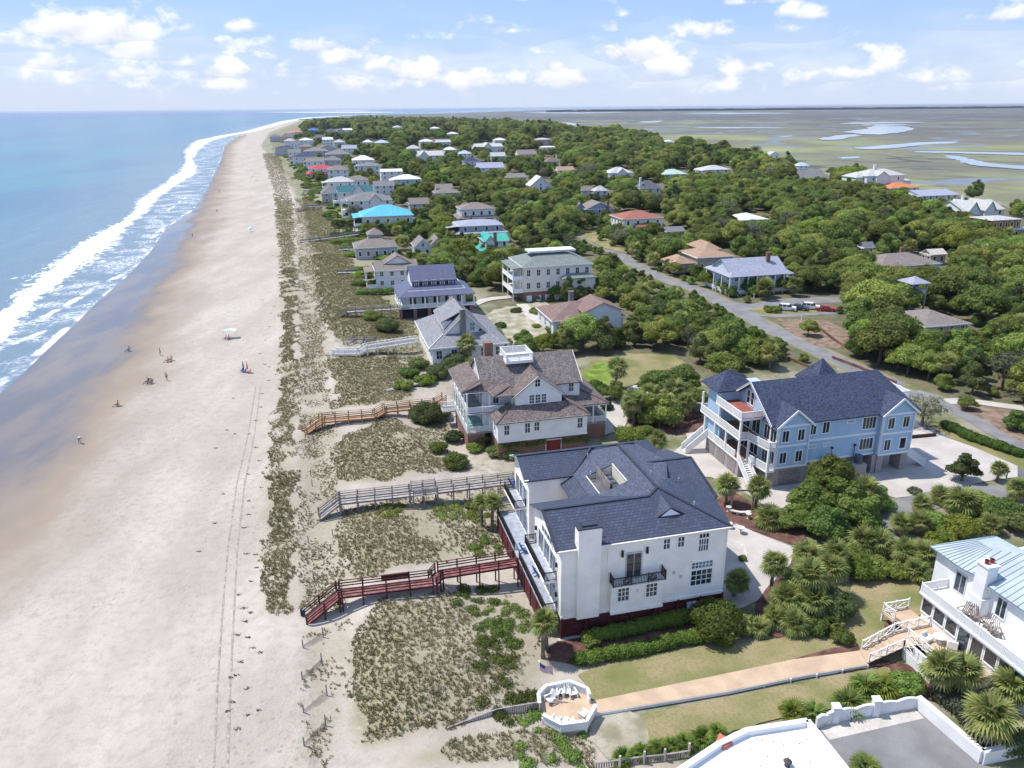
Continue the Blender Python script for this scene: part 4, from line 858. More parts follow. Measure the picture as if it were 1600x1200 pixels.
mb = MB(); mb.box(-3.2, -.9, 6.4, 9.4, 2.82, 3.6); tub = mb.build('hot_tub', mat('teal_tub', (.20, .40, .38), rough=.3), h)
# ivy over the base
# widow's walk
mb = MB(); mb.box(3.3, 7.7, 8.6, 13.2, 12.3, 12.75); lk = mb.build('roof_lookout', WHITE, h); railing(h, [(3.4, 8.7, 12.75), (7.6, 8.7, 12.75), (7.6, 13.1, 12.75), (3.4, 13.1, 12.75)], 1.05, closed=True, gap=2.2, name='lookout_railing')
mb = MB(); hip(mb, 4.2, 6.8, 13.2, 15.8, 12.2, 14.2, None, None, 'y'); mb.build('turret_roof', WSHINGLE2, h)
mb = MB(); mb.box(1.2, 2.6, 14.8, 16.0, 2, 14.1); cm = mb.build('chimney', BRICK, h)
# sea-side platform with stairs to the boardwalk
mb = MB(); mb.box(-6.0, -3.8, 15.0, 17.2, 2.6, 2.8); mb.build('landing', FLOORGREY, h); railing(h, [(-3.9, 15.1, 2.8), (-5.9, 15.1, 2.8)], .95); railing(h, [(-5.9, 17.1, 2.8), (-3.9, 17.1, 2.8)], .95)
IVY_HOUSE = h

# ================================================================== pale blue house
BSIDE = sidingmat('blue_siding', (.40, .565, .72)); BSHINGLE = roofmat('blue_black_shingle', (.056, .068, .118), tw=.24, th=.15, var=.5, mortar=.6, patch=.15)
REDFLOOR = mat('red_deck_floor', (.30, .10, .07), var=.1); BROWNFLOOR = mat('brown_deck_floor', (.24, .135, .095), var=.12, vscale=1)
LATTICE = roofmat('lattice_block', (.30, .27, .27), tw=.3, th=.15, var=.25, mortar=.5, patch=.2)
h = thing('blue_house', 'pale blue two storey house with blue black roof, white decks and grey block base', 'house', (36.0, 95.4, 0), ROT)
register(h, 'the pale blue house', (1098, 565, 1440, 765))
mb = MB()
gwall(mb, 0, 4.9, 0, 6, 2.9, 9.2, 11.35, 'y'); gwall(mb, 16.5, 21.7, 0, 6, 2.9, 9.2, 11.35, 'y'); mb.box(4.9, 16.5, .8, 12.4, 2.9, 9.25); mb.box(0, 4.9, 6, 12.4, 2.9, 9.25); mb.box(16.5, 21.7, 6, 12.4, 2.9, 9.25)
mb.poly([(-.002, 12.4, 9.25), (-.002, 0.6, 9.25), (-.002, 6.5, 13.2)]); mb.build('wall', BSIDE, h)
mb = MB(); mb.box(-2.8, 4.9, 10.5, 14.5, 2.9, 10.9); mb.build('tower_wall', BSIDE, h)
mb = MB(); hip(mb, -1.0, 22.9, .3, 12.7, 9.2, 13.5, 0, 3.2); mb.build('roof', BSHINGLE, h)
for x0, x1 in ((-.45, 5.35), (16.05, 22.15)):
    mb = MB(); gable(mb, x0, x1, -.45, 5.6, 9.1, 11.55, 'y'); mb.build('roof', BSHINGLE, h)
mb = MB(); hip(mb, -3.9, 2.6, 9.9, 15.2, 11.0, 13.3); mb.build('tower_roof', BSHINGLE, h)
mb = MB(); hip(mb, 12.0, 17.2, 9.5, 15, 10.5, 13.9); mb.build('rear_roof', BSHINGLE, h)
T = []
for x0, x1 in ((0, 4.9), (16.5, 21.7)):
    T += [((x0, -.03, 3.0), (x1, -.03, 3.0)), ((x0, -.03, 6.2), (x1, -.03, 6.2)), ((x0 - .3, -.03, 9.1), (x1 + .3, -.03, 9.1)), ((x0 + .08, -.03, 3), (x0 + .08, -.03, 9.1)), ((x1 - .08, -.03, 3), (x1 - .08, -.03, 9.1)), ((x0 - .45, -.42, 8.98), ((x0 + x1) / 2, -.42, 11.42)), ((x1 + .45, -.42, 8.98), ((x0 + x1) / 2, -.42, 11.42))]
T += [((4.95, .77, 3.0), (16.45, .77, 3.0)), ((4.95, .77, 6.2), (16.45, .77, 6.2)), ((4.95, .77, 9.05), (16.45, .77, 9.05)), ((21.73, 0, 3), (21.73, 12, 3)), ((21.73, 0, 6.2), (21.73, 12, 6.2)), ((-.03, 0, 6.3), (-.03, 4, 6.3)), ((-.05, .08, 3), (-.05, .08, 9.1)), ((-.95, .35, 9.1), (-.95, 6.5, 13.4)), ((-.95, 12.6, 9.1), (-.95, 6.5, 13.4)), ((16.47, .05, 3), (16.47, .05, 9.1))]
trim(h, T, .1, .28)
for x, z in ((1.15, 6.85), (3.55, 6.85), (1.1, 3.65), (3.55, 3.65), (17.9, 6.95), (20.35, 6.95), (17.8, 3.65)): window(h, 'S', x, 0, z, .95, 1.6, 2, 1, fw=.13)
window(h, 'S', 20.35, 0, 3.65, .95, 1.6, 1, 1, fw=.16)
for x, z, w_, hh, nx in ((5.9, 7.1, .95, 1.5, 2), (7.95, 7.1, 1.0, 1.6, 2), (14.9, 7.0, 2.1, 1.7, 4), (14.9, 3.8, 2.1, 1.65, 4)): window(h, 'S', x, .8, z, w_, hh, nx, 1, fw=.13)
for x, z in ((11.85, 8.2), (6.1, 5.05), (8.45, 5.05)): window(h, 'S', x, .8, z, 1.1, .4, 1, 1, fw=.11, glass=mat('pale_glass', (.5, .55, .6), rough=.2))
mb = MB(); mb.box(.1, 4.8, .15, 10, 0, 2.9); mb.build('block_base', GREYBLOCK, h)
for bx_ in ((-3.0, .1, 4.2, 13.8, 2.75), (4.8, 13, 1.0, 12, 2.9), (16.6, 17.6, .1, 2.2, 2.9), (20.6, 21.6, .1, 2.2, 2.9), (13, 14.2, .9, 2, 2.9), (15.9, 16.6, .3, 2, 2.9), (16.6, 21.6, 8, 12, 2.9)):
    mb = MB(); mb.box(*bx_[:4], 0, bx_[4]); mb.build('block_pier', GREYBLOCK, h)
mb = MB(); mb.box(.9, 4.3, .1, .16, .25, 2.4)
for y in (4.9, 8.0, 11.1): mb.box(-3.05, -2.99, y, y + 2.3, .3, 2.3)
mb.build('lattice_panel', LATTICE, h)
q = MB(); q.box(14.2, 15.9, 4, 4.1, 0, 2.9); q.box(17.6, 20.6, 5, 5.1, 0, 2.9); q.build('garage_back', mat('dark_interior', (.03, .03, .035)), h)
q = MB(); q.box(12.0, 14.2, -.9, .8, 0, 2.3); q.build('pedestal', GREYBLOCK, h)
q = MB(); q.cyl((13.3, -.1), .55, .55, 2.3, 3.35, 14); q.cyl((13.3, -.1), .6, .6, 3.35, 3.42, 14); q.build('water_tank', mat('tank_grey', (.09, .11, .14), rough=.5), h)
q = MB(); q.cyl((8.2, .2), .6, .6, 2.9, 3.6, 14); q.build('water_tank', mat('tank_grey', (.09, .11, .14)), h)
for x in (9.3, 13.0):
    q = MB(); q.cyl((x, .65), .04, .04, 2.9, 4.6, 6); q.box(x - .12, x + .12, .5, .75, 4.6, 4.85); q.build('flue', BLACK, h)
# three decks towards the sea
for z, col, pts in ((2.75, BROWNFLOOR, [(-3.2, 4.0), (0, 4.0), (0, 14.6), (-3.2, 14.6)]), (6.0, BROWNFLOOR, [(-3.3, 4.2), (-2.0, 4.0), (-1.2, -.1), (0, -.1), (0, 15.8), (-3.3, 15.8)]), (9.35, REDFLOOR, [(-3.8, 3.3), (-.1, 3.3), (-.1, 10.5), (-3.8, 10.5)])):
    q = MB(); q.extrude(pts, z - .3, z); fl = q.build('deck', WHITE, h)
    q = MB(); cx_ = sum(p[0] for p in pts) / len(pts); cy_ = sum(p[1] for p in pts) / len(pts); q.extrude([(cx_ + (p[0] - cx_) * .97, cy_ + (p[1] - cy_) * .985) for p in pts], z, z + .02); q.build('deck_floor', col, fl)
q = MB(); q.extrude([(-1.2, -.1), (0, -.1), (0, 4), (-1.8, 4)], 2.45, 2.75); q.build('deck', WHITE, h)
railing(h, [(-.05, 14.5, 2.75), (-3.1, 14.5, 2.75)], .95); railing(h, [(-3.1, 13.0, 2.75), (-3.1, 5.3, 2.75)], .95); railing(h, [(-1.9, 3.9, 2.75), (-1.15, 0, 2.75), (-.05, 0, 2.75)], .95)
railing(h, [(-.05, 15.7, 6), (-3.2, 15.7, 6), (-3.2, 4.3, 6), (-2.0, 4.05, 6), (-1.15, 0, 6), (-.05, 0, 6)], .95)
railing(h, [(-3.7, 10.4, 9.35), (-3.7, 3.4, 9.35), (-.2, 3.4, 9.35)], .95)
ps = cached('deck_post3', lambda: (lambda b: (b.box(-.13, .13, -.13, .13, 0, 3.0), b)[1])(MB()).mesh('deck_post', WHITE))
for x, y, z in ((-3.1, 4.3, 2.75), (-3.1, 8.0, 2.75), (-3.1, 11.3, 2.75), (-3.1, 14.4, 2.75), (-1.9, 3.9, 2.75), (-1.1, .05, 2.75), (-3.1, 4.4, 6.05), (-3.1, 10.4, 6.05), (-3.1, 15.5, 6.05), (-3.6, 3.5, 6.05)): link('deck_post', ps, h, (x, y, z))
q = MB(); q.box(-1.15, -1.0, 0.0, .15, 0, 2.5); q.box(-2, -1.85, 3.8, 3.95, 0, 2.5); q.build('deck_leg', WHITE, h)
for y in (1.0, 2.6): window(h, 'W', 0, y, 6.15, 1.3, 2.3, 2, 1, fw=.12, name='sliding_door'); window(h, 'W', 0, y, 2.9, 1.3, 2.3, 2, 1, fw=.12, name='sliding_door')
for y in (5.4, 8.0, 11.0): window(h, 'W', 0, y, 2.9, 1.9, 2.3, 2, 1, fw=.12, name='sliding_door'); window(h, 'W', 0, y, 6.15, 1.9, 2.3, 2, 1, fw=.12, name='sliding_door')
for y in (7.0, 8.1): window(h, 'W', 0, y, 9.7, .7, 1.9, 1, 2, fw=.12, name='gable_window')
stairs(h, (-3.2, 14.0, 2.75), (-6.6, 14.0, .1), 1.4, WHITE); stairs(h, (-2.6, 4.0, 2.75), (-2.6, .4, .1), 1.3, WHITE); stairs(h, (22.0, .9, 2.4), (25.2, .9, .1), 1.2, WHITE)
q = MB(); q.box(21.7, 22.2, .2, 1.6, 2.2, 2.4); q.build('landing', WHITE, h)
q = MB(); q.box(20.9, 24.3, 4.4, 8.6, 9.2, 9.4); q.build('deck', WHITE, h); railing(h, [(21.3, 4.5, 9.4), (24.2, 4.5, 9.4), (24.2, 8.5, 9.4), (21.3, 8.5, 9.4)], 1.0)
BLUE_H = h
# ================================================================== white house with grey metal roof (right edge)
METAL = mat('grey_green_metal', (.40, .46, .495), rough=.4, var=.07, vscale=.4, metal=.1)
METALRIB = mat('metal_rib', (.25, .33, .38), rough=.4)
WPLAIN = mat('white_wall', (.77, .77, .76), var=.04, vscale=.6)
h = thing('white_deck_house', 'white house with a standing seam metal roof, big white chimney and a long upper deck', 'house', (41.0, 65.0, 0), R_(-76))
register(h, 'the white house with the metal roof', (1410, 845, 1600, 1080))
mb = MB(); mb.box(0, 22, 3.0, 14, 0, 7.6); mb.box(0, 22, .15, 3.0, 0, 4.0); mb.box(-2.2, 3.2, 2.9, 9.5, 0, 7.6); mb.build('wall', WPLAIN, h)
def seamroof(par, quad, n):
    """standing seam slope: every pan between two ribs is a part; quad = eave left, eave right, ridge right, ridge left"""
    a, b, c, d = (Vector(p) for p in quad)
    base = MB(); base.solid([a, b, c, d], .12); ro = base.build('roof', METALRIB, par)
    nrm = (b - a).cross(d - a).normalized()
    for k in range(n):
        t0, t1 = (k + .05) / n, (k + .95) / n
        q = MB(); pts = [a.lerp(b, t0), a.lerp(b, t1), d.lerp(c, t1), d.lerp(c, t0)]; q.solid([p + nrm * .035 for p in pts], .03); q.build('roof_panel', METAL, ro)
        q = MB(); q.beam(a.lerp(b, k / n) + nrm * .05, d.lerp(c, k / n) + nrm * .05, .05, .08); q.build('seam', METALRIB, ro)
seamroof(h, [(3.4, 2.4, 7.5), (22.5, 2.4, 7.5), (20, 8.4, 9.9), (3.4, 8.4, 9.9)], 30); seamroof(h, [(22.5, 14.5, 7.5), (3.4, 14.5, 7.5), (3.4, 8.4, 9.9), (20, 8.4, 9.9)], 30)
seamroof(h, [(-2.6, 2.3, 7.5), (1.6, 2.3, 7.5), (1.4, 5.6, 9.0), (-.4, 5.6, 9.0)], 9); seamroof(h, [(-2.6, 9.8, 7.5), (-2.6, 2.3, 7.5), (-.4, 5.6, 9.0), (-.4, 8.0, 9.0)], 14); seamroof(h, [(1.6, 2.3, 7.5), (3.5, 2.9, 7.5), (3.5, 8.0, 9.3), (1.4, 5.6, 9.0)], 4); seamroof(h, [(3.5, 9.8, 7.5), (-2.6, 9.8, 7.5), (-.4, 8.0, 9.0), (3.5, 8.0, 9.3)], 12)
mb = MB(); mb.poly([(3.42, 14.5, 7.45), (3.42, 2.4, 7.45), (3.42, 8.4, 9.8)]); mb.build('gable_wall', METAL, h)
mb = MB(); mb.solid([(-.4, 5.6, 9.02), (1.4, 5.6, 9.02), (3.5, 8.0, 9.32), (-.4, 8.0, 9.02)], .1); mb.build('roof_crown', METAL, h)
mb = MB(); mb.box(3.2, 4.5, 2.1, 3.3, 3.5, 9.3); mb.extrude([(3.0, 1.95), (4.7, 1.95), (4.7, 3.4), (3.0, 3.4)], 4.2, 6.0); mb.box(3.1, 4.6, 2.0, 3.4, 9.3, 9.5); cm = mb.build('chimney', WPLAIN, h)
for y in (2.4, 3.0): pot(cm, 3.9, y, 9.5, .2, .4, mat('pot_red', (.30, .05, .04)))
mb = MB(); mb.box(-.3, 22, -.3, 3.0, 3.9, 4.15); mb.build('upper_deck', mat('white_deck', (.80, .79, .77), var=.02), h)
railing(h, [(-.2, 3.6, 4.15), (-.2, -.2, 4.15), (11.9, -.2, 4.15), (22, -.2, 4.15)], .95, gap=2.3)
for k_ in range(10):
    x = .6 + k_ * 1.55
    window(h, 'S', x, .15, 2.0 if k_ not in (3, 4) else .95, 1.25, 1.45 if k_ not in (3, 4) else 2.5, 1 if k_ not in (3, 4) else 1, 1, fw=.12, name='porch_window')
window(h, 'S', 5.9, 3.0, 4.9, 1.0, 1.9, 2, 1, name='french_door'); window(h, 'S', 1.2, 2.9, 4.5, 1.2, 2.0, 2, 1, frame=mat('grey_trim', (.5, .52, .54)), name='french_door'); window(h, 'S', 10.6, 3.0, 4.3, 1.5, 2.2, 2, 1, name='french_door')
window(h, 'W', -2.2, 5.2, 5.0, 1.1, 1.3, 1, 1, fw=.1)
q = MB(); q.solid([(-2.25, 4.4, 6.5), (-2.25, 6.0, 6.5), (-3.1, 6.0, 5.6), (-3.1, 4.4, 5.6)], .06); q.build('awning_shutter', WPLAIN, h)
# lower terrace, side balcony and steps
TZ = 1.15
q = MB(); q.extrude([(-1.8, -3.0), (-.1, -3.0), (-.1, .1), (-1.8, .1)], TZ - .2, TZ); q.extrude([(-.1, -2.6), (8.8, -3.4), (8.8, .1), (-.1, .1)], TZ - .2, TZ); q.build('terrace', TANDECK, h)
q = MB(); q.beam((1.9, -3.55, .5), (8.8, -3.45, .5), .1, 1.0); q.beam((8.8, -3.4, .5), (8.8, .1, .5), .1, 1.0); q.build('terrace_skirt', WPLAIN, h)
railing(h, [(-.3, -2.7, TZ), (-1.7, -2.9, TZ), (-1.7, .1, TZ)], 1.0, 'x', gap=1.6); railing(h, [(2.3, -3.3, TZ), (6.2, -3.3, TZ)], 1.0, 'x', gap=1.6)
for x, y in ((-1.7, -2.9), (-.3, -2.7), (-1.7, 0)):
    q = MB(); q.box(x - .09, x + .09, y - .09, y + .09, 0, TZ); q.build('post', WPLAIN, h)
RIGHT_H = h
# ================================================================== the other houses
RC = dict(grey=(.22, .215, .22), taupe=(.25, .215, .195), brown=(.20, .145, .125), navy=(.05, .06, .12), white=(.70, .71, .72), tan=(.40, .27, .19), red=(.50, .045, .06), terra=(.36, .14, .10), brick=(.24, .165, .145), teal=(.03, .12, .135),
          green=(.06, .38, .30), cyan=(.10, .42, .68), lilac=(.36, .38, .47), mint=(.40, .56, .48), sage=(.22, .255, .245), pale=(.50, .50, .49), orange=(.60, .22, .10), blue=(.04, .16, .55), lblue=(.42, .52, .58), slate=(.13, .14, .17), cream=(.62, .56, .48))
WC = dict(white=(.74, .75, .76), cream=(.79, .745, .66), grey=(.46, .46, .47), taupe=(.42, .38, .34), blue=(.28, .37, .47), lblue=(.50, .62, .70), pale=(.62, .66, .60), pink=(.66, .52, .47), tan=(.50, .41, .32), brick=(.36, .23, .19), orange=(.55, .24, .07))
METALS = ('cyan', 'red', 'green', 'teal', 'lblue', 'blue', 'mint')
def RM(n):
    return roofmat('roof_' + n, RC[n], tw=.25, th=.16, var=.3, mortar=.6, patch=.25) if n not in METALS else roofmat('roof_' + n, RC[n], tw=.45, th=9, var=.08, mortar=.55, patch=.08, rough=.45)
def WM(n): return sidingmat('walls_' + n, WC[n], var=.06)
def gwindows(h, face, n, span, off, z0, hh, px, fixed, w=.95):
    if px < 3.0: n = min(n, 3)
    for k in range(n):
        s = off + span * (k + .5) / n
        if face == 'S': window(h, 'S', s, fixed, z0, w, hh, 2 if px > 5 else 1, 2 if px > 5 else 1, fw=.12 if px > 5 else .18)
        else: window(h, 'W', fixed, off + span * (1 - (k + .5) / n), z0, w, hh, 2 if px > 5 else 1, 2 if px > 5 else 1, fw=.12 if px > 5 else .18)
def house(short, label, cx, ye, wpx, ze=7.0, zr=10.0, roof='hip', wall='white', rc='grey', D=None, zb=0.0, base=None, porch=None, chim=None, inset=None, rot=14, wings=(), group='houses along the shore and among the trees', skirt=None):
    p = G(cx, ye, ze); pm_ = PX(p)[2]; ppm = FPX / pm_; r = R_(rot); c, s = math.cos(r), math.sin(r)
    Wd = wpx / ppm / max(.5, c); D = D or Wd * .8
    o = thing('house', label, 'house', (p.x - c * Wd / 2, p.y - s * Wd / 2, 0), r, group)
    y2 = ye - (zr - ze) * ppm * 1.2 - D * ppm * .35; register(o, short, (cx - wpx / 2 - 2, y2, cx + wpx / 2 + 2, ye + ze * ppm * .62))
    wm, rm = WM(wall), RM(rc); ov = .45; mb = MB(); rb = MB()
    def block(x0, x1, y0, y1, za, ze_, zr_, kind, ins):
        if kind == 'hip': mb.box(x0, x1, y0, y1, za, ze_ + .05); hip(rb, x0 - ov, x1 + ov, y0 - ov, y1 + ov, ze_, zr_, ins, ins, 'x' if x1 - x0 >= y1 - y0 else 'y')
        elif kind == 'gx': gwall(mb, x0, x1, y0, y1, za, ze_, zr_ - .15, 'x'); gable(rb, x0 - ov, x1 + ov, y0 - ov, y1 + ov, ze_ - .1, zr_)
        elif kind == 'gy': gwall(mb, x0, x1, y0, y1, za, ze_, zr_ - .15, 'y'); gable(rb, x0 - ov, x1 + ov, y0 - ov, y1 + ov, ze_ - .1, zr_, 'y')
        else: mb.box(x0, x1, y0, y1, za, ze_ + .3); rb.box(x0 + .2, x1 - .2, y0 + .2, y1 - .2, ze_ + .02, ze_ + .06)
    block(0, Wd, 0, D, zb, ze, zr, roof, inset)
    for (fx0, fx1, fy0, fy1, wze, wzr, wk) in wings: block(fx0 * Wd, fx1 * Wd, fy0 * D, fy1 * D, zb, wze, wzr, wk, None)
    mb.build('wall', wm, o); rb.build('roof', rm, o)
    if base: q = MB(); q.box(.1, Wd - .1, .1, D - .1, 0, zb); q.build('base', base, o)
    if skirt:                                          # lower hip roof all round on posts
        zs, zt, e = skirt; q = MB()
        for quad in ([(-e, -e, zs), (Wd + e, -e, zs), (Wd, 0, zt), (0, 0, zt)], [(-e, D + e, zs), (-e, -e, zs), (0, 0, zt), (0, D, zt)], [(Wd + e, -e, zs), (Wd + e, D + e, zs), (Wd, D, zt), (Wd, 0, zt)]): q.solid(quad, .14)
        q.build('porch_roof', rm, o); q = MB(); q.box(-e + .2, Wd + e - .2, -e + .2, 0, max(zb - .2, .3), max(zb, .5)); q.box(-e + .2, 0, 0, D, max(zb - .2, .3), max(zb, .5)); q.build('porch_floor', FLOORGREY, o)
        n = max(3, int(Wd / 2.4)); hgt = zs - .1; ptm = cached(('pp', round(hgt, 1)), lambda: (lambda b: (b.box(-.12, .12, -.12, .12, 0, hgt), b)[1])(MB()).mesh('porch_post', WHITE))
        for k in range(n + 1): link('porch_post', ptm, o, (-e + .3 + (Wd + 2 * e - .6) * k / n, -e + .3, 0))
        for k in range(1, 4): link('porch_post', ptm, o, (-e + .3, -e + .3 + (D + e) * k / 3, 0))
        if ppm > 3: railing(o, [(-e + .3, D, max(zb, .5)), (-e + .3, -e + .3, max(zb, .5)), (Wd + e - .3, -e + .3, max(zb, .5))], .95, 'bal' if ppm > 5 else 'solid', gap=2.6, skip_posts=True)
    st = max(1, round((ze - max(zb, .3)) / 3.1)); sh = (ze - max(zb, .3)) / st; n = max(2, int(Wd / (2.6 if ppm > 4 else 3.6))); nw = max(2, int(D / 3.4))
    for k in range(st):
        z0 = max(zb, .3) + k * sh + .9; hh = round(min(1.6, sh - 1.4), 1)
        if hh < .5: continue
        gwindows(o, 'S', n, Wd, 0, z0, hh, ppm * 1.0, 0); gwindows(o, 'W', nw, D, 0, z0, hh, ppm * 1.0, 0)
    if roof == 'gy' and zr - ze > 2 and ppm > 2: window(o, 'S', Wd / 2, 0, ze - .1, .9, 1.2, 2, 2, fw=.14)
    trim(o, [((-ov, -ov, ze - .12), (Wd + ov, -ov, ze - .12))] + ([((-ov, -ov, ze - .2), (Wd / 2, -ov, zr - .1)), ((Wd + ov, -ov, ze - .2), (Wd / 2, -ov, zr - .1))] if roof == 'gy' else []) + [((-ov, -ov, ze - .12), (-ov, D + ov, ze - .12))], .09, .26, name='fascia')
    if porch:                                          # (storeys, depth) decks with railings on the sea side
        n_, dp = porch
        for k in range(n_):
            z = max(zb, .5) + k * sh; q = MB(); q.box(-dp, 0, .3, D * .85, z - .2, z); q.build('deck', WHITE, o)
            railing(o, [(0, .35, z), (-dp + .1, .35, z), (-dp + .1, D * .85 - .1, z)], .95, 'bal' if ppm > 6 else 'solid', gap=2.4, post=.12)
            q = MB()
            for yy in (.4, D * .42, D * .84): q.box(-dp + .02, -dp + .2, yy - .1, yy + .1, 0 if k == 0 else z - sh, z)
            q.build('deck_legs', WHITE, o)
        q = MB(); q.solid([(-dp - .3, .1, ze - .5), (.1, .1, ze - .05), (.1, D * .88, ze - .05), (-dp - .3, D * .88, ze - .5)], .12); q.build('porch_roof', rm, o)
        pm2 = cached(('dp', round(ze - .6 - max(zb, .5), 1)), lambda: (lambda b: (b.box(-.11, .11, -.11, .11, 0, ze - .6 - max(zb, .5)), b)[1])(MB()).mesh('deck_post', WHITE))
        for yy in (.45, D * .42, D * .82): link('deck_post', pm2, o, (-dp + .15, yy, max(zb, .5)))
    if chim:
        fx, fy, zt, cm = chim; q = MB(); q.box(fx * Wd - .55, fx * Wd + .55, fy * D - .4, fy * D + .4, max(zb, .3), zt); q.box(fx * Wd - .65, fx * Wd + .65, fy * D - .5, fy * D + .5, zt, zt + .18); q.build('chimney', cm, o)
    return o, Wd, D
STONE = roofmat('chimney_stone', (.22, .22, .22), tw=.4, th=.25, var=.4)

# --- grey shingled house with the stone chimney (row of beach houses)
GSH = roofmat('silver_shingle', (.26, .265, .285), tw=.22, th=.2, var=.4, mortar=.6, patch=.25); GSHD = roofmat('dark_shingle', (.20, .20, .215), tw=.22, th=.2, var=.45, mortar=.55, patch=.3)
o0 = G(670, 545, 4.2)
h = thing('shingled_house', 'white house under big silver grey shingle gables with a stone chimney', 'house', (o0.x, o0.y, 0), ROT); register(h, 'the silver gabled house', (645, 462, 800, 560))
WX, WY = 16.8, 22.5
mb = MB(); mb.box(.8, WX - .8, .8, WY - .8, 0, 4.3); gwall(mb, 4.4, 12.5, 4.4, 20, 4.0, 5.6, 9.7, 'y'); mb.box(4.2, 8.0, 7.0, 17, 5.0, 7.8); mb.build('wall', WSIDE, h)
mb = MB(); mb.solid([(0, -.2, 4.2), (WX, -.2, 4.2), (13.2, 4.4, 5.7), (3.7, 4.4, 5.7)], .16); mb.solid([(0, WY, 4.2), (0, -.2, 4.2), (3.7, 4.4, 5.7), (4.4, 20, 6.2)], .16); mb.solid([(WX, -.2, 4.2), (WX, WY, 4.2), (12.5, 20, 5.9), (13.2, 4.4, 5.7)], .16); mb.build('roof', GSH, h)
mb = MB(); gable(mb, 3.7, 13.2, 3.9, 20.4, 5.45, 10.0, 'y'); mb.build('roof', GSHD, h)
mb = MB(); mb.solid([(3.7, 17.4, 7.75), (3.7, 6.6, 7.75), (8.5, 6.6, 10.05), (8.5, 17.4, 10.05)], .16); mb.build('dormer_roof', GSH, h)
trim(h, [((3.7, 3.95, 5.35), (8.45, 3.95, 9.9)), ((13.2, 3.95, 5.35), (8.45, 3.95, 9.9)), ((0, -.18, 4.1), (WX, -.18, 4.1)), ((.02, 0, 4.1), (.02, WY, 4.1)), ((3.75, 6.6, 7.6), (3.75, 17.4, 7.6)), ((.0, -.2, 4.22), (3.7, 4.4, 5.72))], .1, .28)
q = MB(); q.box(7.3, 8.4, 3.4, 4.6, 4.5, 10.9); q.build('chimney', STONE, h)
window(h, 'S', 9.9, 4.4, 6.1, 1.0, 1.7, 2, 2, frame=WHITE, glass=mat('grey_shutter', (.3, .32, .33))); q = MB(); q.cyl((11.6, 4.35), .3, .3, 5.9, 6.3, 10); q.build('vent', BLACK, h)
for k in range(5): window(h, 'S', 2.2 + k * 3.1, .8, 1.6, 1.1, 1.7, 2, 2); window(h, 'W', .8, 2.4 + k * 2.9, 1.6, 1.2, 1.8, 2, 2)
for k in range(3): window(h, 'W', 4.2, 8.6 + k * 3, 6.2, .8, 1.2, 2, 2)
# --- navy metal roof house on brick piers
NM = roofmat('navy_metal', (.105, .115, .185), tw=.42, th=30, var=.06, mortar=.55, patch=.1, rough=.45)
o0 = G(627, 500, 0)
h = thing('navy_metal_house', 'white house with two tier blue grey metal roof and porch on brick piers', 'house', (o0.x, o0.y, 0), ROT); register(h, 'the blue-grey metal roofed house', (612, 405, 742, 500))
W0 = 19.6
mb = MB(); mb.box(2.2, 17, 2.6, 14.5, 2.9, 6.6); gwall(mb, 3.7, 15.0, 5.2, 14.0, 6, 8.6, 11.4, 'x'); mb.build('wall', WSIDE, h)
mb = MB(); gable(mb, 3.4, 15.3, 4.8, 14.4, 8.45, 11.7); mb.build('roof', NM, h)
mb = MB(); mb.solid([(-.3, -.3, 5.7), (W0 - .5, -.3, 5.7), (15.2, 5.2, 7.3), (3.5, 5.2, 7.3)], .14); mb.solid([(-.3, 14.5, 5.7), (-.3, -.3, 5.7), (3.5, 5.2, 7.3), (3.5, 14.5, 7.3)], .14); mb.solid([(W0 - .5, -.3, 5.7), (W0 - .5, 14.5, 5.7), (15.2, 14.5, 7.3), (15.2, 5.2, 7.3)], .14); mb.build('porch_roof', NM, h)
q = MB(); q.box(-.2, W0 - .6, 0, 2.6, 2.65, 2.9); q.box(-.2, 2.2, 0, 13, 2.65, 2.9); q.build('porch_floor', WHITE, h)
pp = cached('nm_post', lambda: (lambda b: (b.box(-.16, .16, -.16, .16, 0, 2.8), b)[1])(MB()).mesh('porch_post', WHITE))
for k in range(7): link('porch_post', pp, h, (k * 3.12, .15, 2.9))
for k in range(1, 4): link('porch_post', pp, h, (-.05, k * 4, 2.9))
for k in range(6):
    q = MB(); q.box(k * 3.6 - .35, k * 3.6 + .45, .1, .9, 0, 2.65); q.build('brick_pier', BRICK, h)
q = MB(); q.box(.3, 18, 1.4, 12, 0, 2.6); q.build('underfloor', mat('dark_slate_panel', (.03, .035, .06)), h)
railing(h, [(-.05, 12.5, 2.9), (-.05, .15, 2.9), (14.5, .15, 2.9)], .9, gap=3.6, skip_posts=True)
SHUT = mat('navy_shutter', (.015, .02, .05))
for k in range(5):
    x = 4.9 + k * 2.22; window(h, 'S', x, 5.2, 7.15, 1.0, 1.4, 2, 2, fw=.16)
    for s in (-1, 1):
        q = MB(); q.box(x + s * .87 - .22, x + s * .87 + .22, 5.1, 5.18, 7.1, 8.6); q.build('shutter', SHUT, h)
for k in range(5): window(h, 'S', 3.5 + k * 3.0, 2.6, 3.2, 1.6, 2.2, 2, 1, fw=.14)
for k in range(3): window(h, 'W', 2.2, 4 + k * 3.2, 3.3, 1.4, 2.1, 2, 1)
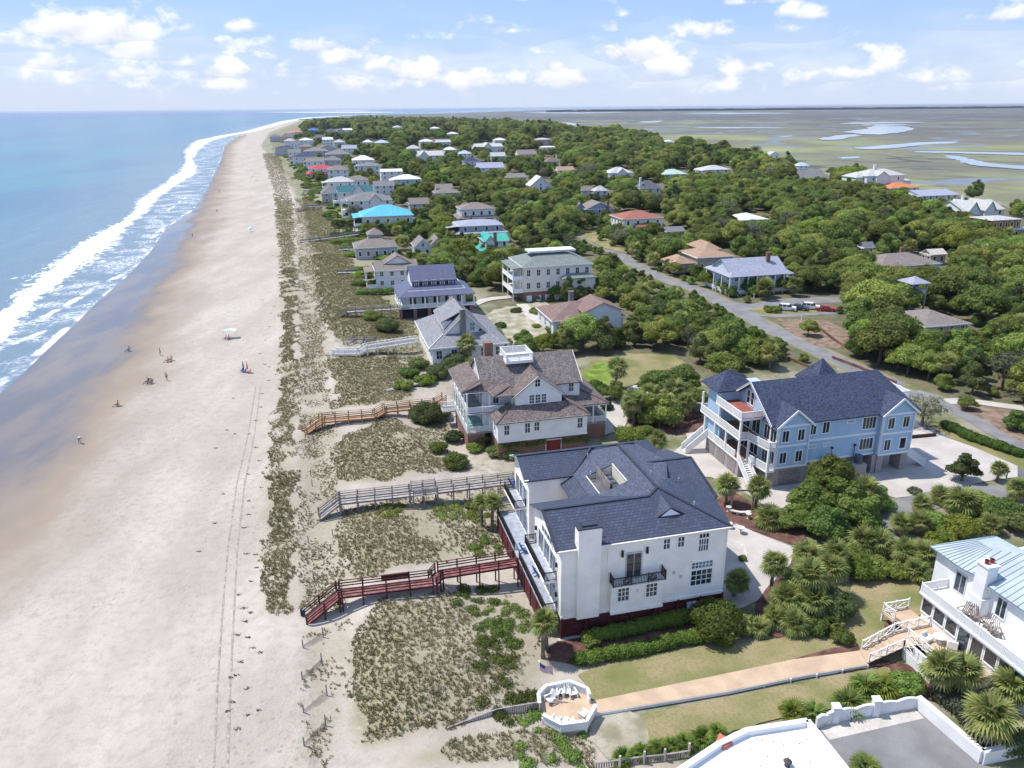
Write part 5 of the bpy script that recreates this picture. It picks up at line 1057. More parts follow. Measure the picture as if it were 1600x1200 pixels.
# --- large cream house with sage hip roof, white piers on a brick arcade
o_, W_, D_ = house('the cream hip-roofed mansion', 'large cream house with grey green hip roof and white sea balconies on a brick arcade', 872, 414, 108, 9.6, 12.6, 'hip', 'cream', 'sage', D=15, zb=2.6, base=BRICK, porch=(2, 3.0), chim=None, group=None, wings=((.55, 1.02, -.14, .3, 6.2, 7.6, 'hip'),))
for k in range(7):
    q = MB(); xx = .8 + k * (W_ - 1) / 7; q.box(xx, xx + 1.5, .0, .08, .1, 1.6); q.cyl((xx + .75, .04), .75, .75, 0, .01, 3); q.build('arch_panel', WHITE, o_)
q = MB(); q.box(3, W_ - 3, 5, 10, 12.2, 12.75); q.build('roof_deck', mat('roof_deck_white', (.68, .68, .67)), o_)
# --- brown roofed low house
o_, W_, D_ = house('the brown-roofed low house', 'low white house with spreading brown shingle roofs and a screened porch', 920, 497, 112, 3.9, 6.6, 'hip', 'white', 'brick', D=13, group=None, wings=((.42, .95, -.05, .6, 5.6, 7.6, 'gy'), (.1, .4, -.28, .2, 3.6, 4.9, 'hip')), chim=(.42, .7, 8.2, STONE))
# --- the rest, near to far: short name, label, eave centre (pixels), width (pixels), eave and ridge heights, roof form, walls, roof ...
HL = [
 ('brown-grey roofed beach house', 'white beach house with a low brown grey gable roof next to the metal roofed house', 620, 421, 62, 5.6, 7.6, 'gx', 'white', 'taupe', dict(wings=((.2, .9, .3, .9, 6.6, 9.2, 'gy'),), porch=(1, 3))),
 ('low grey hipped house', 'low beach house with spreading grey hip roof and a small roof tower', 588, 386, 62, 4.2, 6.8, 'hip', 'grey', 'taupe', dict(wings=((.35, .7, .5, 1.1, 7.6, 9.6, 'hip'),))),
 ('twin gabled cottage', 'white cottage with two grey gables facing the next house', 661, 385, 24, 4.0, 6.8, 'gy', 'white', 'taupe', dict(wings=((1.0, 1.95, .05, 1, 4.0, 6.8, 'gy'),), D=9)),
 ('cyan-roofed house', 'pale green house with a bright cyan hip roof behind a row of palms', 606, 337, 76, 8.0, 11.6, 'hip', 'pale', 'cyan', dict(porch=(2, 3.5), D=17)),
 ('arched grey-roofed house', 'grey roofed beach house with an arched brick gable', 578, 313, 66, 8.4, 11.6, 'hip', 'white', 'grey', dict(porch=(2, 3), wings=((.5, .75, -.05, .5, 8.6, 11.2, 'gy'),))),
 ('teal-roofed house', 'white beach house with dark teal roof and tall gable', 556, 300, 52, 8.5, 11.4, 'gx', 'white', 'teal', dict(porch=(2, 3), wings=((.4, .75, -.08, .6, 8.6, 12.4, 'gy'),))),
 ('grey pyramid-roofed house', 'beach pavilion with a plain grey pyramid roof', 517, 302, 27, 5.5, 9.5, 'hip', 'grey', 'grey', dict(D=12)),
 ('pale-roofed beach house', 'wide white beach house with pale hip roofs behind the pyramid roof', 532, 284, 40, 7.5, 10.2, 'hip', 'white', 'pale', dict(porch=(2, 3))),
 ('brown-topped beach house', 'beach house with small brown grey hip roof over white decks', 560, 281, 28, 8.0, 10.5, 'hip', 'white', 'taupe', {}),
 ('red-roofed house', 'beach house with two tiers of bright red roof', 502, 263, 36, 7.6, 9.6, 'hip', 'white', 'red', dict(skirt=(3.6, 4.6, 2.6), zb=.6, D=14)),
 ('navy-roofed white beach house', 'white beach house with a long dark navy hip roof', 476, 245, 36, 7.6, 10.5, 'hip', 'white', 'navy', dict(porch=(2, 3))),
 ('grey house with navy roof', 'tall grey beach house with dark blue roof at the head of the row', 444, 231, 27, 9.0, 11.0, 'hip', 'grey', 'navy', dict(porch=(2, 3))),
 ('long grey roof', 'long weathered roof house near the far end of the beach row', 494, 236, 36, 6.5, 10, 'hip', 'grey', 'grey', {}),
 ('silver roofed house', 'silver grey hip roofed house inland of the navy roof', 528, 241, 36, 6.0, 10, 'hip', 'taupe', 'grey', {}),
 ('grey-gabled far house', 'grey gabled house tucked behind the long grey roof', 512, 231, 26, 6.5, 10, 'gy', 'grey', 'taupe', {}),
 ('white-roofed tall house', 'tall white house with white hip roof inland of the red roof', 568, 250, 32, 8, 11.6, 'hip', 'white', 'white', {}),
 ('white porch house', 'white two storey house with light grey hip roof inland of the red roof', 577, 259, 34, 7.6, 9.8, 'hip', 'white', 'grey', dict(porch=(2, 2.5))),
 ('white flat-gabled house', 'white house with pale pitched roof and side stair, behind the cyan roof', 612, 268, 32, 8.5, 10, 'gx', 'white', 'white', {}),
 ('light blue house with white roof', 'light blue house with a bright white hip roof', 637, 280, 40, 7, 9.6, 'hip', 'lblue', 'white', dict(porch=(2, 2.5))),
 ('white hip house', 'white house with beige hip roof and wide porch roof in the trees', 746, 326, 50, 8.4, 10.6, 'hip', 'white', 'taupe', dict(skirt=(4.6, 5.4, 2), zb=1)),
 ('lilac-roofed house', 'low spreading house with two tiers of lilac grey roof and white decks', 752, 352, 66, 6.8, 8.4, 'hip', 'grey', 'lilac', dict(skirt=(4.0, 4.9, 2.2), zb=.6, chim=(.35, .6, 9.6, BRICK), porch=(1, 5))),
 ('green-roofed house', 'white house with bright sea green metal roofs and brick chimney', 776, 376, 36, 6.4, 8.2, 'gx', 'white', 'green', dict(skirt=(3.4, 4.3, 2.2), zb=.6, chim=(.42, -.05, 9.2, BRICK), wings=((.0, .35, -.2, .9, 6.6, 8.6, 'gy'),), D=10)),
 ('red-tiled villa', 'cream villa with terracotta tiled hip roof beside the street', 1005, 341, 64, 7.2, 9.6, 'hip', 'cream', 'terra', dict(wings=((.3, .62, -.14, .3, 4.2, 5.6, 'hip'),), D=14)),
 ('blue clapboard house', 'dusty blue house with grey brown gable roof and brick chimney', 937, 326, 44, 6.0, 9.0, 'gy', 'blue', 'taupe', dict(chim=(.78, -.05, 9.6, BRICK), wings=((-.35, .1, .3, 1, 5.4, 8.6, 'gy'),))),
 ('grey garage', 'plain grey flat topped building just behind the red tiled villa', 1056, 361, 28, 3.2, 4.6, 'gx', 'taupe', 'grey', {}),
 ('tan-roofed house', 'sprawling house under low tan hip roofs beside the street', 1118, 401, 58, 5.2, 7.2, 'hip', 'taupe', 'tan', dict(zb=.6, wings=((-.65, -.1, .0, .7, 3.6, 5.6, 'hip'), (.5, 1.0, .6, 1.5, 6, 8, 'hip')), D=13)),
 ('pale porch house by the side street', 'pale blue house with light grey dormered roof and porches near the parked cars', 1187, 428, 92, 5.6, 9.2, 'gx', 'lblue', 'lilac', dict(zb=.6, chim=(.78, .35, 10.6, BRICK), skirt=(5.5, 6.4, 1.6), D=12)),
 ('white-roofed bungalow', 'low bungalow with a bright white hip roof in the woods', 1180, 343, 44, 4.2, 6.2, 'hip', 'white', 'white', dict(D=14)),
 ('taupe-roofed house', 'long low house under a taupe hip roof in the woods right of the street', 1424, 414, 104, 4.4, 7.0, 'hip', 'white', 'taupe', dict(chim=(.62, .6, 8.2, BRICK), D=13)),
 ('house with the lookout tower', 'taupe roofed house with curved wooden terrace below a square lookout tower', 1480, 507, 78, 5.2, 7.0, 'hip', 'tan', 'taupe', dict(zb=2.4, base=GREYBLOCK, D=12)),
 ('grey steep-roofed house', 'house with a steep grey roof at the edge of the marsh woods', 1272, 278, 44, 5, 9.5, 'gx', 'grey', 'grey', {}),
 ('white marsh mansion', 'large white three storey mansion with twin chimneys above the marsh', 1385, 274, 66, 11, 14.2, 'hip', 'white', 'pale', dict(wings=((.75, 1.25, .1, .8, 7.5, 9.5, 'hip'), (-.2, .2, .2, 1, 10, 12.6, 'hip'), (.2, .5, -.12, .5, 11, 13.6, 'gy')), chim=(.4, .5, 16.5, WHITE), D=16)),
 ('orange-red tiled house', 'house with orange red tiled roof in front of the white mansion', 1415, 293, 50, 5, 7.4, 'hip', 'cream', 'orange', {}),
 ('long white marsh house', 'long white house with a pale blue grey roof near the marsh', 1469, 305, 66, 6, 8.0, 'gx', 'white', 'lilac', dict(porch=(1, 2))),
 ('white many-gabled house', 'white house with several grey gables at the right edge of the woods', 1538, 328, 74, 6.4, 9.8, 'gx', 'white', 'pale', dict(wings=((.05, .3, -.1, .6, 6.4, 10.4, 'gy'), (.45, .7, -.1, .6, 6.4, 10.4, 'gy')), chim=(.3, .5, 11.5, WHITE))),
 ('unfinished orange house', 'unfinished house with bare orange board walls at the right edge', 1574, 343, 52, 7.5, 8.4, 'hip', 'orange', 'pale', {}),
 ('white porch roof', 'small building with a bright white roof in front of the orange boarded house', 1595, 358, 26, 3.6, 4.8, 'hip', 'grey', 'white', {}),
 ('cream hidden roof', 'cream roof showing among the oaks beyond the taupe roof', 1467, 397, 26, 3.6, 5, 'gx', 'tan', 'cream', {}),
 ('little grey shed', 'little grey roofed building hidden in the oaks', 1358, 386, 16, 3.4, 5, 'gx', 'grey', 'grey', {}),
 ('white house over the street end', 'white three storey house with pale roof in the far woods', 1122, 265, 42, 8.5, 11, 'hip', 'white', 'pale', dict(porch=(2, 2.5))),
 ('mint-roofed house', 'house with a mint green roof among dark trees', 1056, 272, 36, 5.0, 8.0, 'hip', 'white', 'mint', {}),
 ('dark hip house with white chimney', 'white house with steep dark slate hip roof and white chimney', 1017, 294, 34, 6.4, 10.4, 'hip', 'white', 'slate', dict(chim=(.08, .3, 12.0, WHITE))),
 ('white twin-dormer house', 'white two storey house with light hip roof deep in the woods', 971, 270, 36, 7.5, 11, 'hip', 'white', 'pale', dict(wings=((.3, .7, -.1, .5, 7.5, 10.5, 'gy'),))),
 ('white gable-front house', 'white house with one tall gable front over a porch', 845, 290, 32, 7.2, 12.4, 'gy', 'white', 'white', dict(skirt=(3.8, 4.6, 1.8), zb=.6)),
 ('little white hipped house', 'little white house with pale hip roof in the mid woods', 940, 298, 20, 5.5, 8, 'hip', 'white', 'pale', {}),
 ('grey lean roofed house', 'small grey roofed house left of the little white hipped house', 919, 297, 18, 5, 7, 'gx', 'grey', 'taupe', {}),
 ('beige low house', 'brown house with beige low roofs among palms', 699, 301, 36, 5.4, 8.0, 'hip', 'tan', 'taupe', dict(wings=((.1, .8, .5, 1.2, 7.5, 9.5, 'gx'),))),
 ('tan far roof', 'tan roof showing above the oaks left of the white gable front', 885, 266, 26, 5, 7.5, 'gx', 'cream', 'tan', {}),
 ('grey-brown roof strip', 'long grey brown roof almost hidden in the oaks', 808, 277, 28, 4.5, 7, 'gx', 'taupe', 'taupe', {}),
 ('lilac far roof', 'broad lilac grey roof in the middle of the woods', 768, 262, 40, 6, 9.5, 'gx', 'white', 'lilac', {}),
 ('navy far roof', 'white house with dark navy roof and dormer in the middle woods', 738, 252, 24, 6.6, 9.6, 'hip', 'white', 'navy', {}),
 ('pinkish far roof', 'pinkish grey roof with a white chimney in the woods', 864, 252, 18, 5.5, 9, 'hip', 'grey', 'brick', dict(chim=(.9, .4, 10.5, WHITE))),
 ('cream far house', 'cream house with grey roof and dormers in the far woods', 824, 241, 28, 7, 11, 'gx', 'cream', 'taupe', {}),
 ('pale roof in the woods', 'pale grey roof in the woods left of the cream house', 779, 244, 22, 5.5, 9, 'gx', 'grey', 'pale', {}),
 ('white flat far house', 'low white house with white flat roof in the far woods', 857, 230, 20, 6, 7, 'gx', 'white', 'white', {}),
 ('pink far house', 'pink house with pale roof in the far woods', 850, 218, 22, 8, 10, 'hip', 'pink', 'pale', {}),
 ('wide white far house', 'wide white house with several gables in the far woods', 765, 229, 42, 7, 10, 'gx', 'white', 'pale', dict(wings=((.3, .55, -.1, .6, 7.5, 11.5, 'gy'),))),
 ('small white far house', 'small white house behind the wide white house', 782, 219, 18, 7, 10, 'hip', 'white', 'white', {}),
 ('light far roof', 'light metallic roof in the far woods', 727, 240, 18, 6, 9, 'hip', 'white', 'lblue', {}),
 ('white pavilion roof', 'white pavilion roof in the far woods', 704, 234, 18, 6, 9, 'hip', 'white', 'white', {}),
 ('big white twin house', 'big white house with steep roofs right of the coast row', 674, 243, 38, 7.5, 11.5, 'gx', 'white', 'pale', dict(wings=((.05, .35, -.1, .6, 8, 12, 'gy'),))),
 ('beige far house', 'beige house with pale roof behind the big white house', 647, 232, 20, 7, 10.5, 'hip', 'cream', 'pale', {}),
 ('white row house', 'white house of a far pair, the left one', 667, 221, 20, 7, 10, 'hip', 'white', 'white', {}),
 ('white row house right', 'white house of a far pair, the right one', 693, 222, 22, 6.5, 9.5, 'gx', 'white', 'pale', {}),
 ('light blue far roof', 'far house with a light blue roof', 597, 223, 20, 6.5, 10, 'hip', 'white', 'lblue', {}),
 ('small white coast house', 'small white house left of the light blue roof', 575, 222, 14, 7, 10, 'hip', 'white', 'white', {}),
 ('tiny white house', 'tiny white house far up the woods', 708, 209, 15, 8, 11, 'hip', 'white', 'white', {}),
 ('tiny cream house', 'tiny cream house far up the woods', 680, 200.5, 14, 9, 12, 'hip', 'cream', 'white', {}),
 ('tiny tower house', 'tiny white house with a tall roof near the island end', 621, 199, 14, 10, 14, 'hip', 'white', 'pale', {}),
 ('far grey coast house', 'far grey house at the end of the dune', 430, 213, 16, 9, 13, 'hip', 'grey', 'grey', {}),
 ('far brown coast house', 'far brown roofed house next to the grey one at the dune end', 446, 214, 16, 9, 13, 'hip', 'tan', 'brown', {}),
 ('far orange coast house', 'far house with a pale orange roof at the point of the beach', 462, 206, 18, 9, 12, 'hip', 'white', 'orange', {}),
 ('far white coast house', 'far white house in the coast row', 478, 219, 20, 8, 11, 'hip', 'white', 'white', {}),
 ('bright blue roof', 'far house with a bright blue roof near the point', 490, 203, 14, 9, 13, 'hip', 'blue', 'blue', {}),
 ('far grey roofs', 'far steep grey roofed house near the point', 518, 205, 15, 9, 14, 'gy', 'grey', 'grey', {}),
 ('far lilac roof', 'far steep lilac roofed house beside the grey one near the point', 532, 205, 14, 9, 14, 'gy', 'grey', 'lilac', {}),
 ('far white point house', 'far white house right of the steep roofs near the point', 543, 203, 14, 9, 12, 'gx', 'white', 'white', {}),
 ('grey coast cottage', 'small grey coast cottage next to the far navy roof', 460, 238, 18, 7, 10, 'gx', 'white', 'grey', {}),
 ('brown coast cottage', 'small brown roofed coast cottage behind the far navy roof', 478, 229, 18, 7, 10, 'hip', 'tan', 'taupe', {}),
 ('narrow white coast house', 'narrow white coast house with steep grey gable in the far row', 462, 224, 14, 9, 12.5, 'gy', 'white', 'grey', {}),
 ('pale coast roof', 'pale grey hip roof in the middle of the far coast row', 452, 220, 15, 8, 11, 'hip', 'white', 'pale', {}),
 ('dark coast roof', 'dark slate roofed house in the far coast row', 500, 214, 15, 8, 11, 'hip', 'grey', 'slate', {}),
 ('second white coast house', 'white gabled house right of the dark slate roof in the far coast row', 512, 218, 15, 8, 11, 'gx', 'white', 'white', {}),
 ('pale blue coast house', 'pale blue far house behind the white coast houses', 530, 222, 16, 7, 10, 'hip', 'lblue', 'pale', {}),
 ('lilac coast roof', 'lilac grey roof inland of the long grey roof', 546, 232, 22, 6.5, 10, 'gx', 'white', 'lilac', {}),
 ('tall grey coast house', 'tall grey house just below the long grey roof', 520, 250, 24, 8, 11, 'hip', 'grey', 'grey', {}),
 ('white house below the navy roof', 'white house with taupe roof between the navy and the red roofs', 492, 252, 26, 7.5, 10.4, 'gx', 'white', 'taupe', dict(porch=(2, 2.5))),
 ('taupe roof behind the red one', 'taupe hip roof directly behind the bright red roof', 528, 265, 30, 7.2, 10.2, 'hip', 'white', 'taupe', {}),
 ('grey roof inland of the teal one', 'low grey roof inland of the teal roof', 600, 290, 30, 5.5, 8, 'gx', 'white', 'grey', {}),
 ('wing behind the cyan roof', 'grey roofed wing just inland of the cyan roof', 655, 318, 28, 5.5, 8, 'gx', 'grey', 'taupe', {}),
 ('far cream coast house', 'cream far house with orange tinted roof at the point', 452, 208, 14, 9, 12, 'gx', 'cream', 'tan', {}),
 ('marsh-side white house', 'small white house at the edge of the marsh', 1210, 242, 17, 7, 10, 'gy', 'white', 'pale', {}),
 ('blue roof by the marsh', 'little light blue roof at the edge of the marsh', 1256, 259, 18, 5, 7.5, 'hip', 'white', 'lblue', {}),
 ('small white marsh-edge house', 'small white house with pale roof far along the marsh edge', 1046, 221, 12, 7, 9, 'hip', 'white', 'white', {}),
]
for rec in HL:
    short, label, cx, ye, wpx, ze, zr, rf_, wl_, rc_, kw = rec
    house('the ' + short, label, cx, ye, wpx, ze, zr, rf_, wl_, rc_, **kw)
# dormers of the pale porch house, a brick front under the red villa, the lookout tower
o0 = G(1437, 492, 0)
t_ = thing('lookout_tower', 'square lookout tower with grey hip roof beside the taupe roofed house', 'tower', (o0.x - 3, o0.y, 0), ROT); register(t_, 'the lookout tower', (1415, 462, 1445, 500))
q = MB()
for x in (0, 4.2):
    for y in (0, 4.2): q.box(x - .15, x + .15, y - .15, y + .15, 0, 8)
q.box(-.2, 4.4, -.2, 4.4, 5.0, 5.2); q.build('frame', mat('tower_wood', (.36, .37, .38)), t_)
q = MB(); hip(q, -.7, 4.9, -.7, 4.9, 8, 9.4); q.build('roof', RM('lilac'), t_); q = MB(); q.box(.4, 3.8, 1, 3.8, 5.2, 6.4); q.build('cabin', WM('grey'), t_); railing(t_, [(0, 0, 5.2), (4.2, 0, 5.2), (4.2, 4.2, 5.2)], .9, gap=2)
# curved terrace
o0 = G(1400, 520, 3)
t_ = thing('wooden_terrace', 'raised curving wooden terrace with railing below the lookout tower', 'terrace', (o0.x, o0.y, 0), 0); pts = [(-3, 9, 3.2), (-2.4, 5, 3.2), (0, 1, 3.2), (5, -2.5, 3.2), (12, -4, 3.2)]
q = MB(); q.extrude([(p[0], p[1]) for p in pts] + [(12, 1), (6, 2), (2, 5), (1, 9)], 2.9, 3.2); q.build('decking', GREYWOOD, t_); railing(t_, pts, 1.0, 'wood', GREYWOOD, gap=2)
for p in pts: q = MB(); q.box(p[0] - .2, p[0] + .2, p[1] - .1, p[1] + .3, 0, 2.9); q.build('pier', GREYBLOCK, t_)

# ================================================================== white flat roofed house at the bottom edge
FLATW = mat('white_membrane', (.78, .78, .775), var=.02, vscale=.8, rough=.7)
pts = [G(px, py, 3.6) for px, py in ((1040, 1218), (1122, 1163), (1167, 1141), (1262, 1126), (1345, 1230), (1345, 1330), (1040, 1330))]
h = thing('flat_roof_house', 'white flat roofed building with raised parapet and a salmon niche at the bottom edge', 'house', (pts[2].x, pts[2].y, 0)); register(h, 'the white flat-roofed house', (1040, 1120, 1345, 1200))
L_ = [(p.x - pts[2].x, p.y - pts[2].y) for p in pts]
q = MB(); q.extrude(L_, 0, 3.1); q.build('wall', WPLAIN, h)
q = MB(); q.extrude(L_, 3.1, 3.16); q.build('roof', FLATW, h)
for a, b in zip(L_[:-3], L_[1:-2]):
    q = MB(); q.beam((a[0], a[1], 3.35), (b[0], b[1], 3.35), .36, .6); q.build('parapet', WPLAIN, h)
    q = MB(); q.beam((a[0], a[1], 3.67), (b[0], b[1], 3.67), .44, .05); q.build('coping', FLATW, h)
SAL = mat('salmon_wall', (.52, .15, .10), var=.08)
q = MB(); e0, e1 = Vector((L_[1][0], L_[1][1], 0)), Vector((L_[2][0], L_[2][1], 0)); dd = (e1 - e0).normalized()
c0 = G(1116, 1168, 3.1); c1 = G(1124, 1150, 3.1); c2 = G(1145, 1166, 3.1); base_ = Vector((pts[2].x, pts[2].y, 0))
q.extrude([tuple((c - base_))[:2] for c in (c0, c1, c2)], 3.17, 3.45); q.build('roof_recess', SAL, h)
q = MB(); lo = [tuple((G(px, py, 3.3) - base_))[:2] for px, py in ((1118, 1166), (1126, 1149), (1142, 1163), (1132, 1170))]
q.extrude(lo, 3.17, 3.5); q.build('salmon_niche', SAL, h)
o_ = G(1230, 1196, 3.2) - base_; q = MB(); q.cyl((o_.x, o_.y), .22, .22, 3.1, 3.6, 10); q.cyl((o_.x, o_.y), .34, .1, 3.6, 3.8, 10); q.build('roof_vent', mat('vent_dark', (.07, .07, .07)), h)
random.seed(4)
for k in range(16):
    o_ = G(1165 + random.random() * 110, 1150 + random.random() * 50, 3.2) - base_; q = MB(); q.cyl((o_.x, o_.y), .05, .05, 3.1, 3.2, 6); q.build('fixing', mat('vent_dark', (.07, .07, .07)), h)
# white courtyard wall with stepped waves
def wallrun(name, label, px, hgt, th=.28, mt=None, posts=(), wave=0):
    P_ = [G(a, b, 0) for a, b in px]; t_ = thing(name, label, 'wall', P_[0]); k = 0
    for a, b in zip(P_[:-1], P_[1:]):
        n = max(1, int((b - a).length / .2)) if wave else 1
        q = MB()
        for j in range(n):
            c0, c1 = a.lerp(b, j / n) - P_[0], a.lerp(b, (j + 1) / n) - P_[0]; hh = hgt + (wave * abs(math.sin(math.pi * 2 * (j + .5) / n)) if wave else 0)
            q.beam(c0 + Vector((0, 0, hh / 2)), c1 + Vector((0, 0, hh / 2)), th, hh)
        q.build('wall_panel', mt or WPLAIN, t_); k += 1
    for a, b in posts:
        p = G(a, b, 0) - P_[0]; q = MB(); q.box(p.x - .28, p.x + .28, p.y - .28, p.y + .28, 0, hgt + .55); q.box(p.x - .36, p.x + .36, p.y - .36, p.y + .36, hgt + .55, hgt + .68); q.build('pier', mt or WPLAIN, t_)
    return t_
wallrun('courtyard_wall', 'white courtyard wall with wavy top and square piers', [(1274, 1138), (1303, 1128), (1366, 1117), (1430, 1106)], 1.1, .22, None, [(1303, 1128), (1366, 1117)], .2)
wallrun('courtyard_wall', 'thick plain white wall running diagonally below the hedge', [(1432, 1105), (1532, 1192), (1580, 1182), (1640, 1168)], 1.25, .5)
# ================================================================== tan walkway and the round deck
pa, pb, pc, pd = (921, 1096), (1346, 1016), (1356, 1038), (932, 1114)
wp = [G(x, y, .45) for x, y in (pa, (1130, 1053), (1240, 1030), pb, pc, (1250, 1056), (1140, 1079), pd)]
t_ = thing('walkway', 'long raised tan walkway from the white house to the round deck', 'walkway', (wp[0].x, wp[0].y, 0))
q = MB(); q.extrude([(p.x - wp[0].x, p.y - wp[0].y) for p in wp], .3, .45); q.build('surface', TANDECK, t_)
q = MB()
for a, b in ((0, 1), (1, 2), (2, 3), (4, 5), (5, 6), (6, 7)): q.beam(wp[a] - Vector((wp[0].x, wp[0].y, .2)), wp[b] - Vector((wp[0].x, wp[0].y, .2)), .08, .32)
q.build('edge_board', WPLAIN, t_)
for k in range(11):
    a = wp[4].lerp(wp[7], k / 10) - Vector((wp[0].x, wp[0].y, 0)); q = MB(); q.box(a.x - .06, a.x + .06, a.y - .1, a.y, 0, .42); q.build('post', WHITE, t_)
# steps from the walkway up to the terrace, with crossed railings
t_ = thing('walkway_steps', 'white railed steps from the tan walkway up to the terrace', 'steps', (0, 0, 0))
s0a, s0b, s1a, s1b = G(1346, 1015, .45), G(1357, 1036, .45), G(1396, 988, TZ), G(1412, 1012, TZ)
q = MB(); q.poly([s0a, s0b, s1b, s1a]); q.extrude([tuple(p)[:2] for p in (s1a, s1b, G(1470, 1000, TZ), G(1440, 968, TZ))], TZ - .15, TZ + .003); q.build('surface', TANDECK, t_)
for k in range(5):
    a, b = s0a.lerp(s1a, k / 5), s0b.lerp(s1b, k / 5); q = MB(); q.beam(a + Vector((0, 0, .05)), b + Vector((0, 0, .05)), .34, .08); q.build('tread', TANDECK, t_)
railing(t_, [s0a, s1a, G(1452, 976, TZ)], 1.0, 'x', gap=1.7); railing(t_, [s0b, s1b], 1.0, 'x', gap=1.7); railing(t_, [s1b, G(1455, 1054, TZ)], 1.0, 'x', gap=1.7)
q = MB(); a, b = s1b, G(1455, 1054, TZ); q.beam(Vector((a.x, a.y, .55)), Vector((b.x, b.y, .55)), .1, 1.1); q.build('skirt_panel', WPLAIN, t_)
# octagonal deck
OZ = .5
octp = [G(x, y, OZ) for x, y in ((843, 1111), (841, 1096), (853, 1083), (890, 1076), (917, 1087), (921, 1097), (931, 1113), (916, 1139), (877, 1144), (848, 1129))]
c0 = octp[0]; t_ = thing('round_deck', 'octagonal tan deck with low white walls at the end of the walkway', 'deck', (c0.x, c0.y, 0)); rel = [p - Vector((c0.x, c0.y, 0)) for p in octp]
q = MB(); q.extrude([(p.x, p.y) for p in rel], .1, OZ); q.build('surface', TANDECK, t_)
for a, b in ((0, 1), (1, 2), (2, 3), (3, 4), (4, 5), (6, 7), (7, 8), (8, 9)):
    A_, B_ = rel[a], rel[b]; q = MB(); q.beam(A_ + Vector((0, 0, .42)), B_ + Vector((0, 0, .42)), .12, .84); q.beam(A_ + Vector((0, 0, .87)), B_ + Vector((0, 0, .87)), .3, .06); q.build('side_wall', WPLAIN, t_)
for k in (1, 2, 3, 4, 5, 6, 7, 8, 9):
    q = MB(); p = rel[k]; q.box(p.x - .09, p.x + .09, p.y - .09, p.y + .09, -.4, .98); q.build('post', WHITE, t_)
# weathered ramp from the round deck to the beach path
def fence_run(name, label, px, z0, hgt, m_, plank=.16):
    P_ = [G(a, b, z) for (a, b), z in zip(px, z0)]; t_ = thing(name, label, 'walkway' if 'walk' in name else 'fence', (P_[0].x, P_[0].y, 0)); o_ = Vector((P_[0].x, P_[0].y, 0))
    pmk = cached(('fpl', m_.name, hgt), lambda: (lambda b: (b.box(-.065, .065, -.012, .012, 0, hgt), b)[1])(MB()).mesh('plank', m_))
    for a, b in zip(P_[:-1], P_[1:]):
        n = int((b - a).length / plank); ang = math.atan2((b - a).y, (b - a).x)
        for k in range(n): link('plank', pmk, t_, a.lerp(b, (k + .5) / n) - o_ + Vector((0, 0, .05)), ang)
        q = MB(); q.beam(a - o_ + Vector((0, 0, hgt + .07)), b - o_ + Vector((0, 0, hgt + .07)), .14, .05); q.build('handrail', m_, t_)
    return t_, o_, P_
t_, o_, P_ = fence_run('weathered_walkway', 'weathered grey boarded ramp from the round deck down to the sand', [(842, 1110), (777, 1121), (698, 1151)], (.45, .35, .05), .85, GREYWOOD)
q = MB(); Q_ = [G(a, b, z) - o_ for (a, b), z in zip(((846, 1120), (776, 1131), (730, 1150)), (.4, .3, .0))]; R__ = [p - o_ for p in P_]
for k in range(2): q.solid([R__[k], Q_[k], Q_[k + 1], R__[k + 1]], .1)
q.build('decking', GREYWOOD, t_)
# flag pole with its flag
fp = G(842, 1097, .0); t_ = thing('flagpole', 'thin white flagpole beside the round deck', 'flagpole', (fp.x, fp.y, 0))
lo_, hi_ = 0, 12
for _ in range(40):
    mid = (lo_ + hi_) / 2
    if PX((fp.x, fp.y, mid))[1] > 1034: lo_ = mid
    else: hi_ = mid
FH = lo_
q = MB(); q.cyl((0, 0), .05, .03, 0, FH, 8); q.cyl((0, 0), .07, .07, FH, FH + .1, 8); q.build('pole', WHITE, t_)
fl = thing('flag', 'flag of red and white stripes with a blue star field on the thin pole', 'flag', (fp.x, fp.y, FH - .08))
FR, FWt, FB = mat('flag_red', (.45, .03, .05)), mat('flag_white', (.75, .75, .76)), mat('flag_blue', (.03, .05, .22))
def fpos(u, v): return (.06 + u * 1.25 * .93, -.12 * math.sin(u * 6) * u - .25 * u, -v * .78 - u * .48 - .05 * math.sin(u * 5))
for k in range(13):
    q = MB(); n = 10
    for j in range(n):
        u0, u1 = j / n, (j + 1) / n
        if k < 7 and u1 <= .41: continue
        q.poly([fpos(u0, (k + 1) / 13), fpos(u1, (k + 1) / 13), fpos(u1, k / 13), fpos(u0, k / 13)])
    q.build('stripe', FR if k % 2 == 0 else FWt, fl)
q = MB()
for j in range(4): q.poly([fpos(j * .1, 7 / 13), fpos(j * .1 + .1, 7 / 13), fpos(j * .1 + .1, 0), fpos(j * .1, 0)])
q.build('star_field', FB, fl); q = MB()
for r_ in range(9):
    for c_ in range(6 if r_ % 2 == 0 else 5):
        u, v = (.03 + c_ * .066 + (.033 if r_ % 2 else 0)), (.03 + r_ * .058); p = Vector(fpos(u, v)) + Vector((0, -.006, 0)); q.poly([tuple(p + Vector((.017 * math.sin(2 * math.pi * i_ * 2 / 5), 0, .017 * math.cos(2 * math.pi * i_ * 2 / 5)))) for i_ in range(5)])
q.build('stars', FWt, fl)
